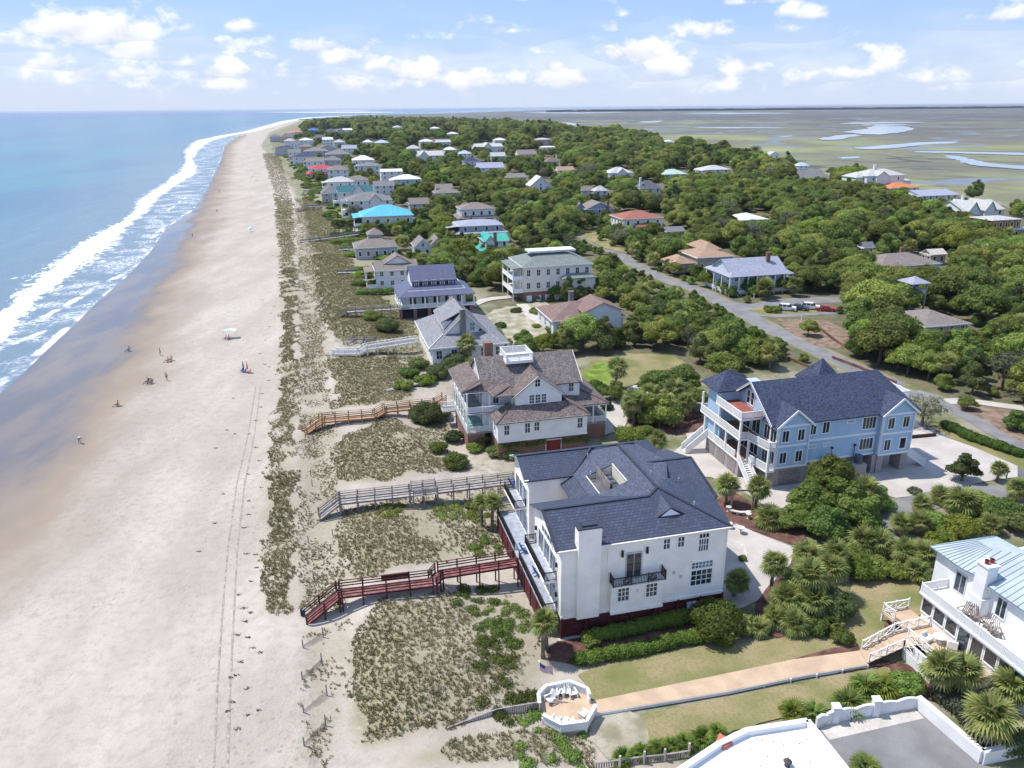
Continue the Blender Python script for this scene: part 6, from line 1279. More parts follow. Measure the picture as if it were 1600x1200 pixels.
# ================================================================== boardwalks over the dune
def boardwalk(label, pxz, width, dm, rm, rail=True, bench=None, plat=None, gap=2.3, hgt=1.0):
    P_ = [G(a, b, z) for a, b, z in pxz]; o_ = Vector((P_[0].x, P_[0].y, 0)); t_ = thing('boardwalk', label, 'boardwalk', o_, 0, 'boardwalks from the houses to the beach')
    Rl = [p - o_ for p in P_]
    for a, b in zip(Rl[:-1], Rl[1:]):
        d = b - a; hd = Vector((d.x, d.y, 0)).normalized(); s = Vector((-hd.y, hd.x, 0)); n = max(2, int(d.length / .15)); steep = abs(d.z) / max(.01, math.hypot(d.x, d.y)) > .25
        q = MB()
        for k in range(n):
            c = a.lerp(b, (k + .5) / n); z = c.z
            q.beam(Vector((c.x, c.y, z)) - s * width / 2, Vector((c.x, c.y, z)) + s * width / 2, .135 if not steep else d.length / n * 1.02, .04)
        tag(q.build('decking', dm, t_), kind='stuff')
        q = MB()
        for sg in (-1, 1): q.beam(a + s * sg * (width / 2 - .05) - Vector((0, 0, .14)), b + s * sg * (width / 2 - .05) - Vector((0, 0, .14)), .06, .22)
        q.build('stringer', rm, t_)
        n = max(1, round(d.length / gap))
        for k in range(n + 1):
            c = a.lerp(b, k / n)
            for sg in (-1, 1):
                p = c + s * sg * (width / 2 + .04); g0 = min(gz(p.x + o_.x, p.y + o_.y) - .4, p.z - .3); ht = round(p.z + (hgt + .05 if rail else 0) - g0, 1)
                pm_ = cached(('bpost', ht, rm.name), lambda: (lambda bb: (bb.box(-.075, .075, -.075, .075, 0, ht), bb)[1])(MB()).mesh('post', rm))
                link('post', pm_, t_, (p.x, p.y, g0))
        if rail:
            for sg in (-1, 1):
                e = s * sg * (width / 2 + .04)
                for zz, hh, nm in ((hgt, .05, 'handrail'), (.68, .13, 'rail'), (.36, .13, 'rail')):
                    q = MB(); q.beam(a + e + Vector((0, 0, zz)), b + e + Vector((0, 0, zz)), .14 if nm == 'handrail' else .045, hh); q.build(nm, rm, t_)
    if bench:
        k, f0, f1 = bench; a, b = Rl[k].lerp(Rl[k + 1], f0), Rl[k].lerp(Rl[k + 1], f1); hd = (b - a).normalized(); s = Vector((-hd.y, hd.x, 0)) * -1 if hd.x < 0 else Vector((-hd.y, hd.x, 0))
        e = s * (width / 2); q = MB(); q.beam(a + e + Vector((0, 0, .45)), b + e + Vector((0, 0, .45)), .4, .06); q.beam(a + e * 1.15 + Vector((0, 0, .8)), b + e * 1.15 + Vector((0, 0, .8)), .05, .5); q.build('bench', rm, t_)
    if plat:
        k, f, w2, L2 = plat; c = Rl[k].lerp(Rl[k + 1], f); hd = (Rl[k + 1] - Rl[k]).normalized(); s = Vector((-hd.y, hd.x, 0)); q = MB(); n = int(L2 / .15)
        for j in range(n):
            cc = c + hd * (j - n / 2) * .15; q.beam(cc - s * w2 / 2 + Vector((0, 0, .05)), cc + s * w2 / 2 + Vector((0, 0, .05)), .135, .04)
        q.build('platform', dm, t_); z_ = Vector((0, 0, .06))
        for sg in (-1, 1): railing(t_, [c + s * sg * w2 / 2 - hd * L2 / 2 + z_, c + s * sg * w2 / 2 + hd * L2 / 2 + z_], .95, 'wood', rm, gap=2)
        for sx_ in (-1, 1):
            for sy_ in (-1, 1):
                p = c + s * sx_ * w2 / 2 + hd * sy_ * L2 / 2; q = MB(); q.box(p.x - .07, p.x + .07, p.y - .07, p.y + .07, -.4, p.z); q.build('post', rm, t_)
    return t_
REDDECK = mat('worn_red_decking', (.27, .10, .10), var=.28, vscale=1.6, fine=.35, fscale=8, rough=.7); REDRAIL = mat('dark_red_rail', (.095, .030, .030), var=.2, rough=.7)
GREYDECK = mat('silver_decking', (.40, .36, .355), var=.15, vscale=1.4, fine=.3, fscale=8); TANDARK = mat('tan_wood_shade', (.36, .21, .11), var=.15)
boardwalk('dark red boardwalk with a bench running from the cream house to the beach', [(806, 878, 2.7), (686, 897, 2.7), (676, 909, 2.1), (530, 927, 2.0), (476, 971, .1)], 1.5, REDDECK, REDRAIL, bench=(2, .25, .55))
boardwalk('weathered grey boardwalk with a square platform beyond the red one', [(804, 751, 2.3), (682, 766, 2.3), (640, 771, 2.3), (531, 783, 2.0), (499, 808, .2)], 1.5, GREYDECK, GREYWOOD, plat=(1, .45, 2.6, 3.2))
boardwalk('new tan wooden boardwalk leading to the white shingled house', [(694, 624, 2.7), (680, 633, 2.0), (601, 641, 2.0), (586, 650, 1.4), (503, 657, 1.3), (476, 676, .2)], 1.5, TANWOOD, TANDARK, hgt=1.05)
boardwalk('white railed boardwalk in front of the silver gabled house', [(652, 533, 2.4), (572, 545, 2.2), (560, 552, 1.5), (524, 552, 1.2), (518, 555, .5)], 1.6, GREYDECK, WHITE)
boardwalk('grey boardwalk from the blue-grey metal roofed house', [(624, 482, 2.4), (542, 487, 2.2), (527, 497, .4)], 1.4, GREYDECK, GREYWOOD)
boardwalk('short grey boardwalk half sunk in the dune beside the white railed one', [(585, 534, 1.0), (553, 534, 1.0), (540, 541, .6)], 1.3, GREYDECK, GREYWOOD)
boardwalk('low grey plank walk half buried in dune grass beyond the tan boardwalk', [(655, 598, .7), (598, 611, .7), (556, 624, .5)], 1.0, GREYDECK, GREYWOOD, rail=False)
for k, (pts, lab) in enumerate((([(596, 388, 1.5), (560, 389, 1.4), (525, 390, .6)], 'far grey boardwalk in front of the low grey hipped house'), ([(560, 366, 1.5), (500, 374, 1.4), (470, 378, .5)], 'far grey boardwalk beside the row of palms'),
                                ([(512, 322, 1.6), (478, 323, 1.4), (464, 330, .4)], 'far pale boardwalk below the teal roof'), ([(520, 298, 1.5), (474, 300, 1.2)], 'far boardwalk from the grey pyramid roof'), ([(505, 272, 1.5), (470, 276, 1.2), (455, 279, .4)], 'far boardwalk from the red roofed house'), ([(560, 425, 1.2), (528, 426, 1.0)], 'short dark boardwalk by the clipped hedges'))):
    boardwalk(lab, pts, 1.5, GREYDECK, GREYWOOD, gap=3.5)
# sand fences: leaning slat panels between two stakes
SLATW = mat('fence_slat', (.27, .25, .23), var=.2)
def sandfence(label, a, b):
    A_, B_ = G(*a, 0), G(*b, 0); t_ = thing('sand_fence', label, 'fence', A_, 0, 'sand fences at the foot of the dune'); R2 = B_ - A_; n = int(R2.length / .11)
    q = MB()
    for k in range(n):
        p = R2 * ((k + .5) / n); q.box(p.x - .02, p.x + .02, p.y - .006, p.y + .006, -.1, .55 + .12 * random.random())
    tag(q.build('slats', SLATW, t_), kind='stuff')
    for z in (.15, .45): q = MB(); q.beam(Vector((0, 0, z)), R2 + Vector((0, 0, z)), .015, .015); q.build('wire', SLATW, t_)
    for p in (Vector((0, 0, 0)), R2): q = MB(); q.cyl((p.x, p.y), .07, .06, -.3, 1.25, 7); q.build('stake', GREYWOOD, t_)
FN = ['next to the end of the red boardwalk', 'second from the red boardwalk', 'third from the red boardwalk', 'lowest one, nearest the bottom of the beach path']
for k, (a, b) in enumerate((((505, 996), (474, 1016)), ((503, 1037), (473, 1066)), ((511, 1087), (475, 1118)), ((509, 1134), (476, 1170)))): sandfence('short grey slatted sand fence, ' + FN[k], a, b)
random.seed(9)
for k, (a, b) in enumerate(((492, 700), (486, 745), (490, 690), (517, 866), (490, 905), (500, 610), (478, 560), (487, 520), (488, 760), (482, 850), (520, 838), (476, 600))):
    p = G(a, b, 0); q = MB(); q.cyl((0, 0), .07, .06, -.3, 1.0 + .3 * random.random(), 7); o_ = q.build('wooden_stake', GREYWOOD, None, p); tag(o_, 'short weathered stake standing in the sparse strip of the dune', 'stake', 'stakes along the dune')
# picket fence at the bottom with short posts
t_, o_, P_ = fence_run('picket_fence', 'low grey fence with round posts at the bottom edge beside the row of palmettos', [(930, 1202), (1000, 1192), (1040, 1188), (1078, 1182)], (0, 0, 0, 0), .55, GREYWOOD, .2)
for a, b in ((968, 1200), (1006, 1193), (1038, 1189), (1076, 1180)): p = G(a, b, 0) - o_; q = MB(); q.cyl((p.x, p.y), .1, .1, 0, 1.25, 8); q.build('post', mat('pale_post', (.45, .41, .36)), t_)

# ================================================================== furniture
def adirondack():
    mb = MB(); mb.solid([(-.3, -.35, .42), (.3, -.35, .42), (.3, .25, .30), (-.3, .25, .30)], .04); seat = mb
    b = MB()
    for k in range(5): x = -.26 + k * .13; b.beam((x, .2, .3), (x * 1.25, .62, 1.05 + .06 * (2 - abs(k - 2))), .115, .03, up=(1, 0, 0))
    a = MB()
    for s in (-1, 1): a.box(s * .36 - .07, s * .36 + .07, -.42, .38, .6, .64); a.box(s * .36 - .04, s * .36 + .04, -.4, -.3, 0, .6); a.beam((s * .33, -.3, .4), (s * .33, .55, .0), .05, .1)
    return seat, b, a
def chair(label, x, y, z, rz, m_, group, scale=1):
    t_ = thing('adirondack_chair', label, 'chair', (x, y, z), rz, group); t_.scale = (scale,) * 3
    s_, b_, a_ = cached('adir', adirondack)
    link('seat', cached(('as', m_.name), lambda: s_.mesh('seat', m_)), t_); link('backrest', cached(('ab', m_.name), lambda: b_.mesh('backrest', m_)), t_); link('armrests', cached(('aa', m_.name), lambda: a_.mesh('armrests', m_)), t_)
    return t_
CHG = mat('grey_brown_wood', (.27, .22, .19), var=.15)
for k, (px, py, lab) in enumerate(((1505, 961, 'grey wooden deck chair nearest the white chimney'), (1522, 968, 'grey wooden deck chair second from the white chimney'), (1540, 980, 'grey wooden deck chair third from the white chimney'), (1554, 993, 'grey wooden deck chair farthest from the white chimney'))):
    p = G(px, py, 4.15); chair(lab, p.x, p.y, 4.15, R_((-70, -15, -60, -20)[k]), CHG, 'deck chairs on the white upper deck', 1.12)
p = G(1452, 1000, TZ); 
def patio(label, px, py, z, m_, cloth=None):
    p = G(px, py, z); t_ = thing('patio_table', label, 'table', p); q = MB(); q.cyl((0, 0), .6, .6, .68, .74, 16); q.build('table_top', m_, t_); q = MB(); q.cyl((0, 0), .06, .06, 0, .68, 8); q.cyl((0, 0), .3, .25, 0, .05, 10); q.build('pedestal', m_, t_); return t_
patio('round white table on the terrace below the upper deck', 1466, 1004, TZ, WHITE)
def wickerchair(label, px, py, z, rz):
    p = G(px, py, z); t_ = thing('lounge_chair', label, 'chair', p, rz, 'lounge chairs on the terrace'); q = MB(); q.box(-.38, .38, -.35, .35, .1, .42); q.build('seat', WHITE, t_); q = MB(); q.box(-.4, .4, .28, .42, .1, .9); q.build('backrest', WHITE, t_); q = MB(); q.box(-.46, -.36, -.38, .35, .1, .62); q.box(.36, .46, -.38, .35, .1, .62); q.build('armrests', WHITE, t_)
wickerchair('white lounge chair at the top of the walkway steps', 1447, 1002, TZ, R_(30)); wickerchair('white lounge chair against the glazed porch', 1487, 1012, TZ, R_(150))
for k, (px, py, rz, lab) in enumerate(((859, 1097, -60, 'white chair at the flagpole side of the round deck'), (868, 1087, -20, 'white chair left in the back row of the round deck'), (876, 1085, -5, 'white chair in the middle of the back row of the round deck'), (884, 1085, 10, 'white chair right in the back row of the round deck'), (894, 1087, 20, 'tall white chair by the back corner post of the round deck'),
                                       (868, 1130, 150, 'white chair left in the front row of the round deck'), (880, 1133, 170, 'white chair left of centre in the front row of the round deck'), (890, 1133, 185, 'white chair right of centre in the front row of the round deck'), (912, 1121, 225, 'white chair beside the walkway gap of the round deck'))):
    p = G(px, py, OZ); chair(lab, p.x, p.y, OZ, R_(rz), WHITE, 'white chairs round the octagonal deck', .92)
BLUEC = mat('blue_canvas', (.03, .10, .36), rough=.6)
for px, py, z, lab in ((820, 862, 2.7, 'blue deck chair on the grey deck of the cream house by the red boardwalk'), (841, 898, 2.7, 'blue deck chair on the narrow side of the sea deck'), (802, 759, 5.98, 'blue chair on the far balcony of the cream house')):
    p = G(px, py, z); chair(lab, p.x, p.y, z, R_(100), BLUEC, None, 1.0)
q_ = G(790, 790, 2.7)
# garden bench of pale stone, arbour, urn and kerb
p = G(1157, 806, 0); t_ = thing('stone_bench', 'pale curved stone bench in the mulch behind the cream house', 'bench', p, R_(-10)); STN = mat('pale_stone', (.58, .54, .48), var=.1, vscale=2)
q = MB(); q.extrude([(-1.4, .35), (-.7, 0), (0, -.12), (.7, 0), (1.4, .35), (1.2, .75), (.5, .42), (0, .33), (-.5, .42), (-1.2, .75)], .42, .54); q.build('seat', STN, t_)
for x, y in ((-1.15, .45), (-.4, .12), (.4, .12), (1.15, .45)): q = MB(); q.box(x - .14, x + .14, y - .1, y + .2, 0, .42); q.build('leg', STN, t_)
for px, py, lab in ((1138, 800, 'stone urn at the left end of the curved bench'), (1169, 811, 'stone urn at the right end of the curved bench')):
    p = G(px, py, 0); q = MB(); q.cyl((0, 0), .25, .18, 0, .25, 10); q.cyl((0, 0), .15, .36, .25, .75, 10); q.cyl((0, 0), .38, .38, .75, .82, 10); o_ = q.build('stone_urn', STN, None, p); tag(o_, lab, 'urn')
p0, p1 = G(1142, 797, 0), G(1175, 797, 0); t_ = thing('arbour', 'plain wooden swing arbour of two posts and a beam between the palms', 'arbour', p0); r1 = p1 - p0
for e in (Vector((0, 0, 0)), r1): q = MB(); q.box(e.x - .1, e.x + .1, e.y - .1, e.y + .1, 0, 2.9); q.build('post', mat('arbour_wood', (.34, .26, .2)), t_)
q = MB(); q.beam(Vector((-.4, 0, 2.9)), r1 + Vector((.4, 0, 2.9)), .14, .22); q.build('beam', mat('arbour_wood', (.34, .26, .2)), t_)
p = G(1157, 834, 0); q = MB(); q.cyl((0, 0), .28, .2, 0, .12, 12); q.cyl((0, 0), .1, .14, .12, .75, 10); q.cyl((0, 0), .42, .5, .75, .9, 14); o_ = q.build('bird_bath', STN, None, p); tag(o_, 'white stone bird bath on the forecourt of the cream house', 'bird bath')
for px, py, lab in ((1139, 826, 'grey urn planter against the house corner on the forecourt'),):
    p = G(px, py, 0); q = MB(); q.cyl((0, 0), .3, .22, 0, .2, 10); q.cyl((0, 0), .18, .42, .2, .8, 10); o_ = q.build('planter_urn', STN, None, p); tag(o_, lab, 'planter')
c_ = [G(a, b, .06) for a, b in ((1152, 848), (1163, 855), (1166, 868), (1162, 882), (1154, 888))]; t_ = thing('kerb_edging', 'pale curved stone kerb of a little planting bed on the forecourt', 'kerb', c_[0]); 
for a, b in zip(c_[:-1], c_[1:]): q = MB(); q.beam(a - c_[0], b - c_[0], .2, .2); q.build('stone', STN, t_)
p = G(1160, 870, .0)
# timber edged terraces beside the blue house drive
TIMB = mat('old_timber', (.17, .09, .065), var=.2)
for pts, lab, m_ in (([(985, 660), (1040, 661), (1100, 654)], 'low dark timber retaining edge at the far side of the apron', TIMB), ([(1062, 671), (1103, 655)], 'short timber edge next to the white stair', TIMB), ([(1418, 686), (1462, 682)], 'dark timber planter wall beside the stair of the blue house', mat('dark_brown_board', (.07, .035, .035))), ([(1270, 578), (1200, 548), (1160, 530)], 'timber edge along the pine straw by the street', TIMB), ([(1272, 507), (1300, 530), (1345, 560)], 'split rail edge of the clearing beside the street', TIMB), ([(1400, 600), (1340, 575), (1300, 560)], 'long timber edge behind the blue house', TIMB)):
    P_ = [G(a, b, 0) for a, b in pts]; t_ = thing('timber_edging', lab, 'edging', P_[0])
    for a, b in zip(P_[:-1], P_[1:]): q = MB(); q.beam(a - P_[0] + Vector((0, 0, .3)), b - P_[0] + Vector((0, 0, .3)), .2, .6); q.build('timber', m_, t_)
for px, py, lab, hh in ((1252, 503, 'white sign post at the street corner', 1.9), (1157, 462, 'white post by the street near the pale porch house', 1.6), (1118, 456, 'white post on the verge of the street', 1.5), (1178, 466, 'white gate post at the side street', 1.3), (905, 1030, 'white plastic pipe stub in the mulch by the clipped hedge', .6)):
    p = G(px, py, 0); q = MB(); q.box(-.09, .09, -.09, .09, 0, hh); q.box(-.22, .22, -.05, .05, hh * .72, hh); o_ = q.build('signpost' if hh > 1 else 'pipe_stub', WHITE, None, p); tag(o_, lab, 'post')
p = G(1572, 748, 0); t_ = thing('mailbox', 'black mailbox on a post beside the lane and the small palm', 'mailbox', p, R_(30)); q = MB(); q.box(-.06, .06, -.06, .06, 0, 1.1); q.build('post', BLACK, t_); q = MB(); q.box(-.12, .12, -.28, .28, 1.1, 1.28); q.cyl((0, 0), .12, .05, 1.28, 1.42, 8); q.build('box', BLACK, t_)

# ================================================================== cars
def car(label, px, py, rz, paint, suv=True):
    p = G(px, py, .03); t_ = thing('parked_car', label, 'car', (p.x, p.y, .03), rz, 'cars parked on the side street')
    L = 2.35; hi = 1.72 if suv else 1.45; s0 = 1.02 if suv else .86; w = .92
    prof = [(-L, .35), (-L, .8), (-L + .1, s0), (-1.15, s0 + .06), (.9 if not suv else L - .3, s0 + .06), (L - .05, s0 - .04), (L, .6), (L - .1, .3)]
    mb = MB()
    for sgn in (-1, 1):
        pts = [(x, sgn * w, z) for x, z in prof]; mb.poly(pts if sgn < 0 else pts[::-1])
    for a, b in zip(prof, prof[1:] + prof[:1]): mb.poly([(a[0], -w, a[1]), (a[0], w, a[1]), (b[0], w, b[1]), (b[0], -w, b[1])])
    o_ = mb.build('body', paint, t_); bv = o_.modifiers.new('bevel', 'BEVEL'); bv.width = .09; bv.segments = 2
    cab = [(-1.2, s0 + .05), (-.55, hi - .04), (L - .75 if suv else .8, hi), (L - .25 if suv else 1.6, s0 + .05)]
    q = MB()
    for sgn in (-1, 1):
        pts = [(x, sgn * (w - .06 - (.12 if z > s0 + .2 else 0)), z) for x, z in cab]; q.poly(pts if sgn < 0 else pts[::-1])
    for k in (0, 2):
        a, b = cab[k], cab[k + 1]; wa, wb = w - .06 - (.12 if a[1] > s0 + .2 else 0), w - .06 - (.12 if b[1] > s0 + .2 else 0); q.poly([(a[0], -wa, a[1]), (a[0], wa, a[1]), (b[0], wb, b[1]), (b[0], -wb, b[1])])
    q.build('windows', GLASS, t_)
    q = MB(); q.box(cab[1][0] - .02, cab[2][0] + .04, -.76, .76, hi - .03, hi + .04); rr = q.build('roof', paint, t_); bv = rr.modifiers.new('bevel', 'BEVEL'); bv.width = .03
    q = MB()
    for x in (.1, 1.1 if suv else .75):
        for s in (-1, 1): q.beam((x - .03, s * .88, s0), (x, s * .76, hi), .1, .05)
    q.build('pillars', paint, t_)
    def wh(): b = MB(); [b.poly([(.36 * math.cos(k * .5236), -.12, .36 * math.sin(k * .5236)) for k in range(12)]), b.poly([(.36 * math.cos(k * .5236), .12, .36 * math.sin(k * .5236)) for k in reversed(range(12))])]; [b.poly([(.36 * math.cos(k * .5236), -.12, .36 * math.sin(k * .5236)), (.36 * math.cos(k * .5236), .12, .36 * math.sin(k * .5236)), (.36 * math.cos((k + 1) * .5236), .12, .36 * math.sin((k + 1) * .5236)), (.36 * math.cos((k + 1) * .5236), -.12, .36 * math.sin((k + 1) * .5236))]) for k in range(12)]; return b.mesh('wheel', mat('tyre', (.02, .02, .02), rough=.9))
    def rim(): b = MB(); b.poly([(.22 * math.cos(k * .5236), -.13, .22 * math.sin(k * .5236)) for k in range(12)]); b.poly([(.22 * math.cos(k * .5236), .13, .22 * math.sin(k * .5236)) for k in reversed(range(12))]); return b.mesh('rim', mat('rim_grey', (.45, .45, .47), rough=.3, metal=.6))
    for x in (-1.45, 1.4):
        for s in (-1, 1): wo_ = link('wheel', cached('wheel', wh), t_, (x, s * .84, .36)); link('rim', cached('rim', rim), wo_)
    for s in (-1, 1): q = MB(); q.box(-L - .02, -L + .1, s * .65 - .16, s * .65 + .16, .68, .84); q.build('headlight', mat('lamp_glass', (.7, .7, .72), rough=.1), t_); q = MB(); q.box(L - .1, L + .02, s * .7 - .12, s * .7 + .12, .7, .9); q.build('tail_light', mat('lamp_red', (.3, .01, .01), rough=.2), t_)
CW = mat('car_white', (.78, .78, .79), rough=.2, var=.01, spec=.6); CR = mat('car_red', (.50, .02, .03), rough=.2, var=.02, spec=.6); CB = mat('car_dark', (.03, .045, .07), rough=.2, spec=.6)
car('white car at the left end of the parked row, next to the round shrub', 1229, 485, R_(160), CW); car('dark car between the two white ones', 1247, 484, R_(150), CB, False); car('white car between the dark one and the red one', 1266, 483, R_(160), CW); car('red car at the right end of the parked row', 1290, 486, R_(165), CR, False)

# ================================================================== people, umbrellas and things on the beach
def skin_body(key, joints, edges, root=0):
    def mk():
        me = bpy.data.meshes.new(key); me.from_pydata([j[0] for j in joints], edges, []); o = bpy.data.objects.new(key, me); COL.objects.link(o)
        sk = o.modifiers.new('skin', 'SKIN'); sk.use_smooth_shade = True
        for v, j in zip(me.skin_vertices[0].data, joints): v.radius = j[1]
        me.skin_vertices[0].data[root].use_root = True
        ss = o.modifiers.new('sub', 'SUBSURF'); ss.levels = 1; ss.render_levels = 1
        dg = bpy.context.evaluated_depsgraph_get(); m2 = bpy.data.meshes.new_from_object(o.evaluated_get(dg)); bpy.data.objects.remove(o); m2.name = key; return m2
    return cached(key, mk)
def R2(a, b=None): return (a, b or a)
def person(label, px, py, pose, rz, skin, top, bottom, hair, z=None, group=None):
    q0 = G(px, py, -.4)
    zz = gz(q0.x, q0.y) if z is None else z; q0 = G(px, py, zz)
    t_ = thing('person', label, 'person', (q0.x, q0.y, gz(q0.x, q0.y) if z is None else z), rz, group)
    if pose == 'stand': J = [((0, 0, .95), R2(.15, .11)), ((0, 0, 1.2), R2(.14, .10)), ((0, 0, 1.42), R2(.17, .09)), ((0, 0, 1.53), R2(.055)), ((0, -.02, 1.66), R2(.085, .10)), ((-.2, 0, 1.40), R2(.055)), ((-.26, .02, 1.12), R2(.042)), ((-.25, -.1, .88), R2(.034)), ((.2, 0, 1.40), R2(.055)), ((.26, .02, 1.12), R2(.042)), ((.25, -.1, .88), R2(.034)), ((-.09, 0, .86), R2(.09)), ((-.1, -.03, .48), R2(.06)), ((-.1, .02, .07), R2(.042)), ((-.1, -.15, .03), R2(.03)), ((.09, 0, .86), R2(.09)), ((.12, .06, .48), R2(.06)), ((.12, .12, .07), R2(.042)), ((.12, -.04, .03), R2(.03))]
    elif pose == 'bend': J = [((0, .15, .92), R2(.15, .12)), ((0, -.02, 1.12), R2(.15, .11)), ((0, -.28, 1.15), R2(.17, .1)), ((0, -.38, 1.12), R2(.055)), ((0, -.5, 1.06), R2(.085, .10)), ((-.2, -.27, 1.1), R2(.055)), ((-.2, -.32, .82), R2(.042)), ((-.12, -.4, .58), R2(.034)), ((.2, -.27, 1.1), R2(.055)), ((.2, -.32, .82), R2(.042)), ((.12, -.4, .58), R2(.034)), ((-.1, .15, .84), R2(.09)), ((-.11, .08, .47), R2(.06)), ((-.11, .14, .07), R2(.042)), ((-.11, -.02, .03), R2(.03)), ((.1, .15, .84), R2(.09)), ((.12, .04, .47), R2(.06)), ((.12, .08, .07), R2(.042)), ((.12, -.08, .03), R2(.03))]
    else: J = [((0, 0, .42), R2(.15, .11)), ((0, .08, .65), R2(.14, .10)), ((0, .16, .86), R2(.17, .09)), ((0, .17, .97), R2(.055)), ((0, .13, 1.1), R2(.085, .10)), ((-.2, .15, .84), R2(.055)), ((-.27, .02, .6), R2(.042)), ((-.2, -.25, .58), R2(.034)), ((.2, .15, .84), R2(.055)), ((.27, .02, .6), R2(.042)), ((.2, -.25, .58), R2(.034)), ((-.1, -.06, .4), R2(.09)), ((-.12, -.48, .46), R2(.06)), ((-.12, -.78, .1), R2(.042)), ((-.12, -.93, .05), R2(.03)), ((.1, -.06, .4), R2(.09)), ((.12, -.48, .46), R2(.06)), ((.12, -.82, .1), R2(.042)), ((.12, -.97, .05), R2(.03))]
    E_s = [(0, 1), (1, 2), (2, 3), (3, 4), (2, 5), (5, 6), (6, 7), (2, 8), (8, 9), (9, 10), (0, 11), (11, 12), (12, 13), (13, 14), (0, 15), (15, 16), (16, 17), (17, 18)]
    base = skin_body('person_' + pose, J, E_s); me = base.copy(); me.materials.clear(); me.materials.append(skin); link('body', me, t_)
    def sub(name, idx, grow, m_):
        def mk():
            mp_ = {i: k for k, i in enumerate(idx)}; return skin_body(name + pose, [(J[i][0], (J[i][1][0] + grow, J[i][1][1] + grow)) for i in idx], [(mp_[a], mp_[b]) for a, b in E_s if a in mp_ and b in mp_])
        mm = mk().copy(); mm.materials.clear(); mm.materials.append(m_); link(name, mm, t_)
    if top: sub('shirt', (1, 2, 5, 8), .022, top)
    sub('shorts', (0, 11, 15), .03, bottom)
    hm = MB(); c = Vector(J[4][0]); 
    for k in range(8):
        a0, a1 = k * .785, (k + 1) * .785; hm.poly([c + Vector((.11 * math.cos(a0), .03 + .115 * math.sin(a0), .02)), c + Vector((.11 * math.cos(a1), .03 + .115 * math.sin(a1), .02)), c + Vector((.05 * math.cos(a1), .02 + .05 * math.sin(a1), .13)), c + Vector((.05 * math.cos(a0), .02 + .05 * math.sin(a0), .13))])
    hm.poly([c + Vector((.05 * math.cos(k * .785), .02 + .05 * math.sin(k * .785), .13)) for k in range(8)]); hm.build('hair', hair, t_)
    return t_
SK = mat('skin', (.45, .27, .19), rough=.6, var=.04); SK2 = mat('skin_tanned', (.30, .17, .11), rough=.6, var=.04); HD = mat('hair_dark', (.03, .02, .015)); HL_ = mat('hair_fair', (.30, .20, .10))
cW, cN, cK, cB, cR = (mat('cloth_' + n, c) for n, c in (('white', (.78, .78, .78)), ('navy', (.03, .04, .10)), ('black', (.015, .015, .018)), ('blue', (.05, .15, .45)), ('orange', (.55, .12, .05))))
person('person in white shirt bending down on the damp sand', 125, 693, 'bend', R_(60), SK, cW, mat('cloth_pink', (.5, .3, .28)), HL_)
person('person standing alone on the dry sand in dark shorts', 261, 595, 'stand', R_(20), SK, None, cN, HD)
person('small dark figure standing in the wet sand, with long reflection', 301, 371, 'stand', R_(-90), SK2, cK, cK, HD)
person('person standing by the waterline in the far distance', 340, 246, 'stand', 0, SK2, cK, cN, HD); person('person wading next to another far along the beach', 337, 247, 'stand', 0, SK2, None, cK, HD); person('person at the far waterline nearer than the wading pair', 344, 256, 'stand', 0, SK2, cN, cN, HD); person('person in red walking along the edge of the far sand', 343, 301, 'stand', R_(180), SK, cR, cN, HD); person('person sitting alone at the edge of the wet sand far off', 339, 331, 'sit', R_(60), SK2, cK, cK, HD)
person('person standing near the seated pair in the middle of the beach', 251, 556, 'stand', R_(100), SK, None, mat('cloth_pink', (.5, .3, .28)), HD)
# low beach chairs with sitters
def beachchair(label, px, py, rz, m_, sitter=None):
    p = G(px, py, -.5); z = gz(p.x, p.y); p = G(px, py, z); t_ = thing('beach_chair', label, 'chair', (p.x, p.y, z), rz, 'low chairs on the beach'); q = MB(); q.solid([(-.3, -.28, .34), (.3, -.28, .34), (.3, .25, .27), (-.3, .25, .27)], .03); q.build('seat', m_, t_); q = MB(); q.solid([(-.3, .22, .28), (.3, .22, .28), (.3, .52, .95), (-.3, .52, .95)], .03); q.build('backrest', m_, t_)
    q = MB()
    for s in (-1, 1): q.beam((s * .31, -.3, .03), (s * .31, .3, .56), .03, .03); q.beam((s * .31, .38, .03), (s * .31, -.3, .55), .03, .03); q.box(s * .31 - .03, s * .31 + .03, -.35, .35, .55, .58)
    q.build('frame', mat('alu', (.5, .5, .52), rough=.35, metal=.5), t_)
    if sitter: person(sitter[0], px, py, 'sit', rz, sitter[1], sitter[2], sitter[3], sitter[4], z=z - .05)
beachchair('low dark beach chair by the wet sand, standing alone', 201, 549, R_(-60), cN, ('person sitting in the chair by the wet sand', SK2, cK, cN, HD))
beachchair('low brown beach chair with a sunbather, nearest to the white-shirted person', 184, 635, R_(-70), mat('cloth_brown', (.25, .15, .1)), ('person lying back in the chair nearest the white-shirted person', SK2, None, cN, HD))
beachchair('low beach chair beside the person standing alone', 230, 599, R_(-40), cK, ('sitting person beside the person standing alone', SK, cW, cN, HD)); beachchair('second beach chair beside the person standing alone', 236, 600, R_(-30), mat('cloth_brown', (.25, .15, .1)), ('second sitting person beside the person standing alone', SK2, None, cK, HD))
beachchair('left chair of the seated pair in the middle of the beach', 262, 566, R_(-60), cR, ('left person of the seated pair in the middle of the beach', SK, None, cN, HD)); beachchair('right chair of the seated pair in the middle of the beach', 267, 564, R_(-60), mat('cloth_brown', (.25, .15, .1)), ('right person of the seated pair in the middle of the beach', SK2, None, cK, HD))
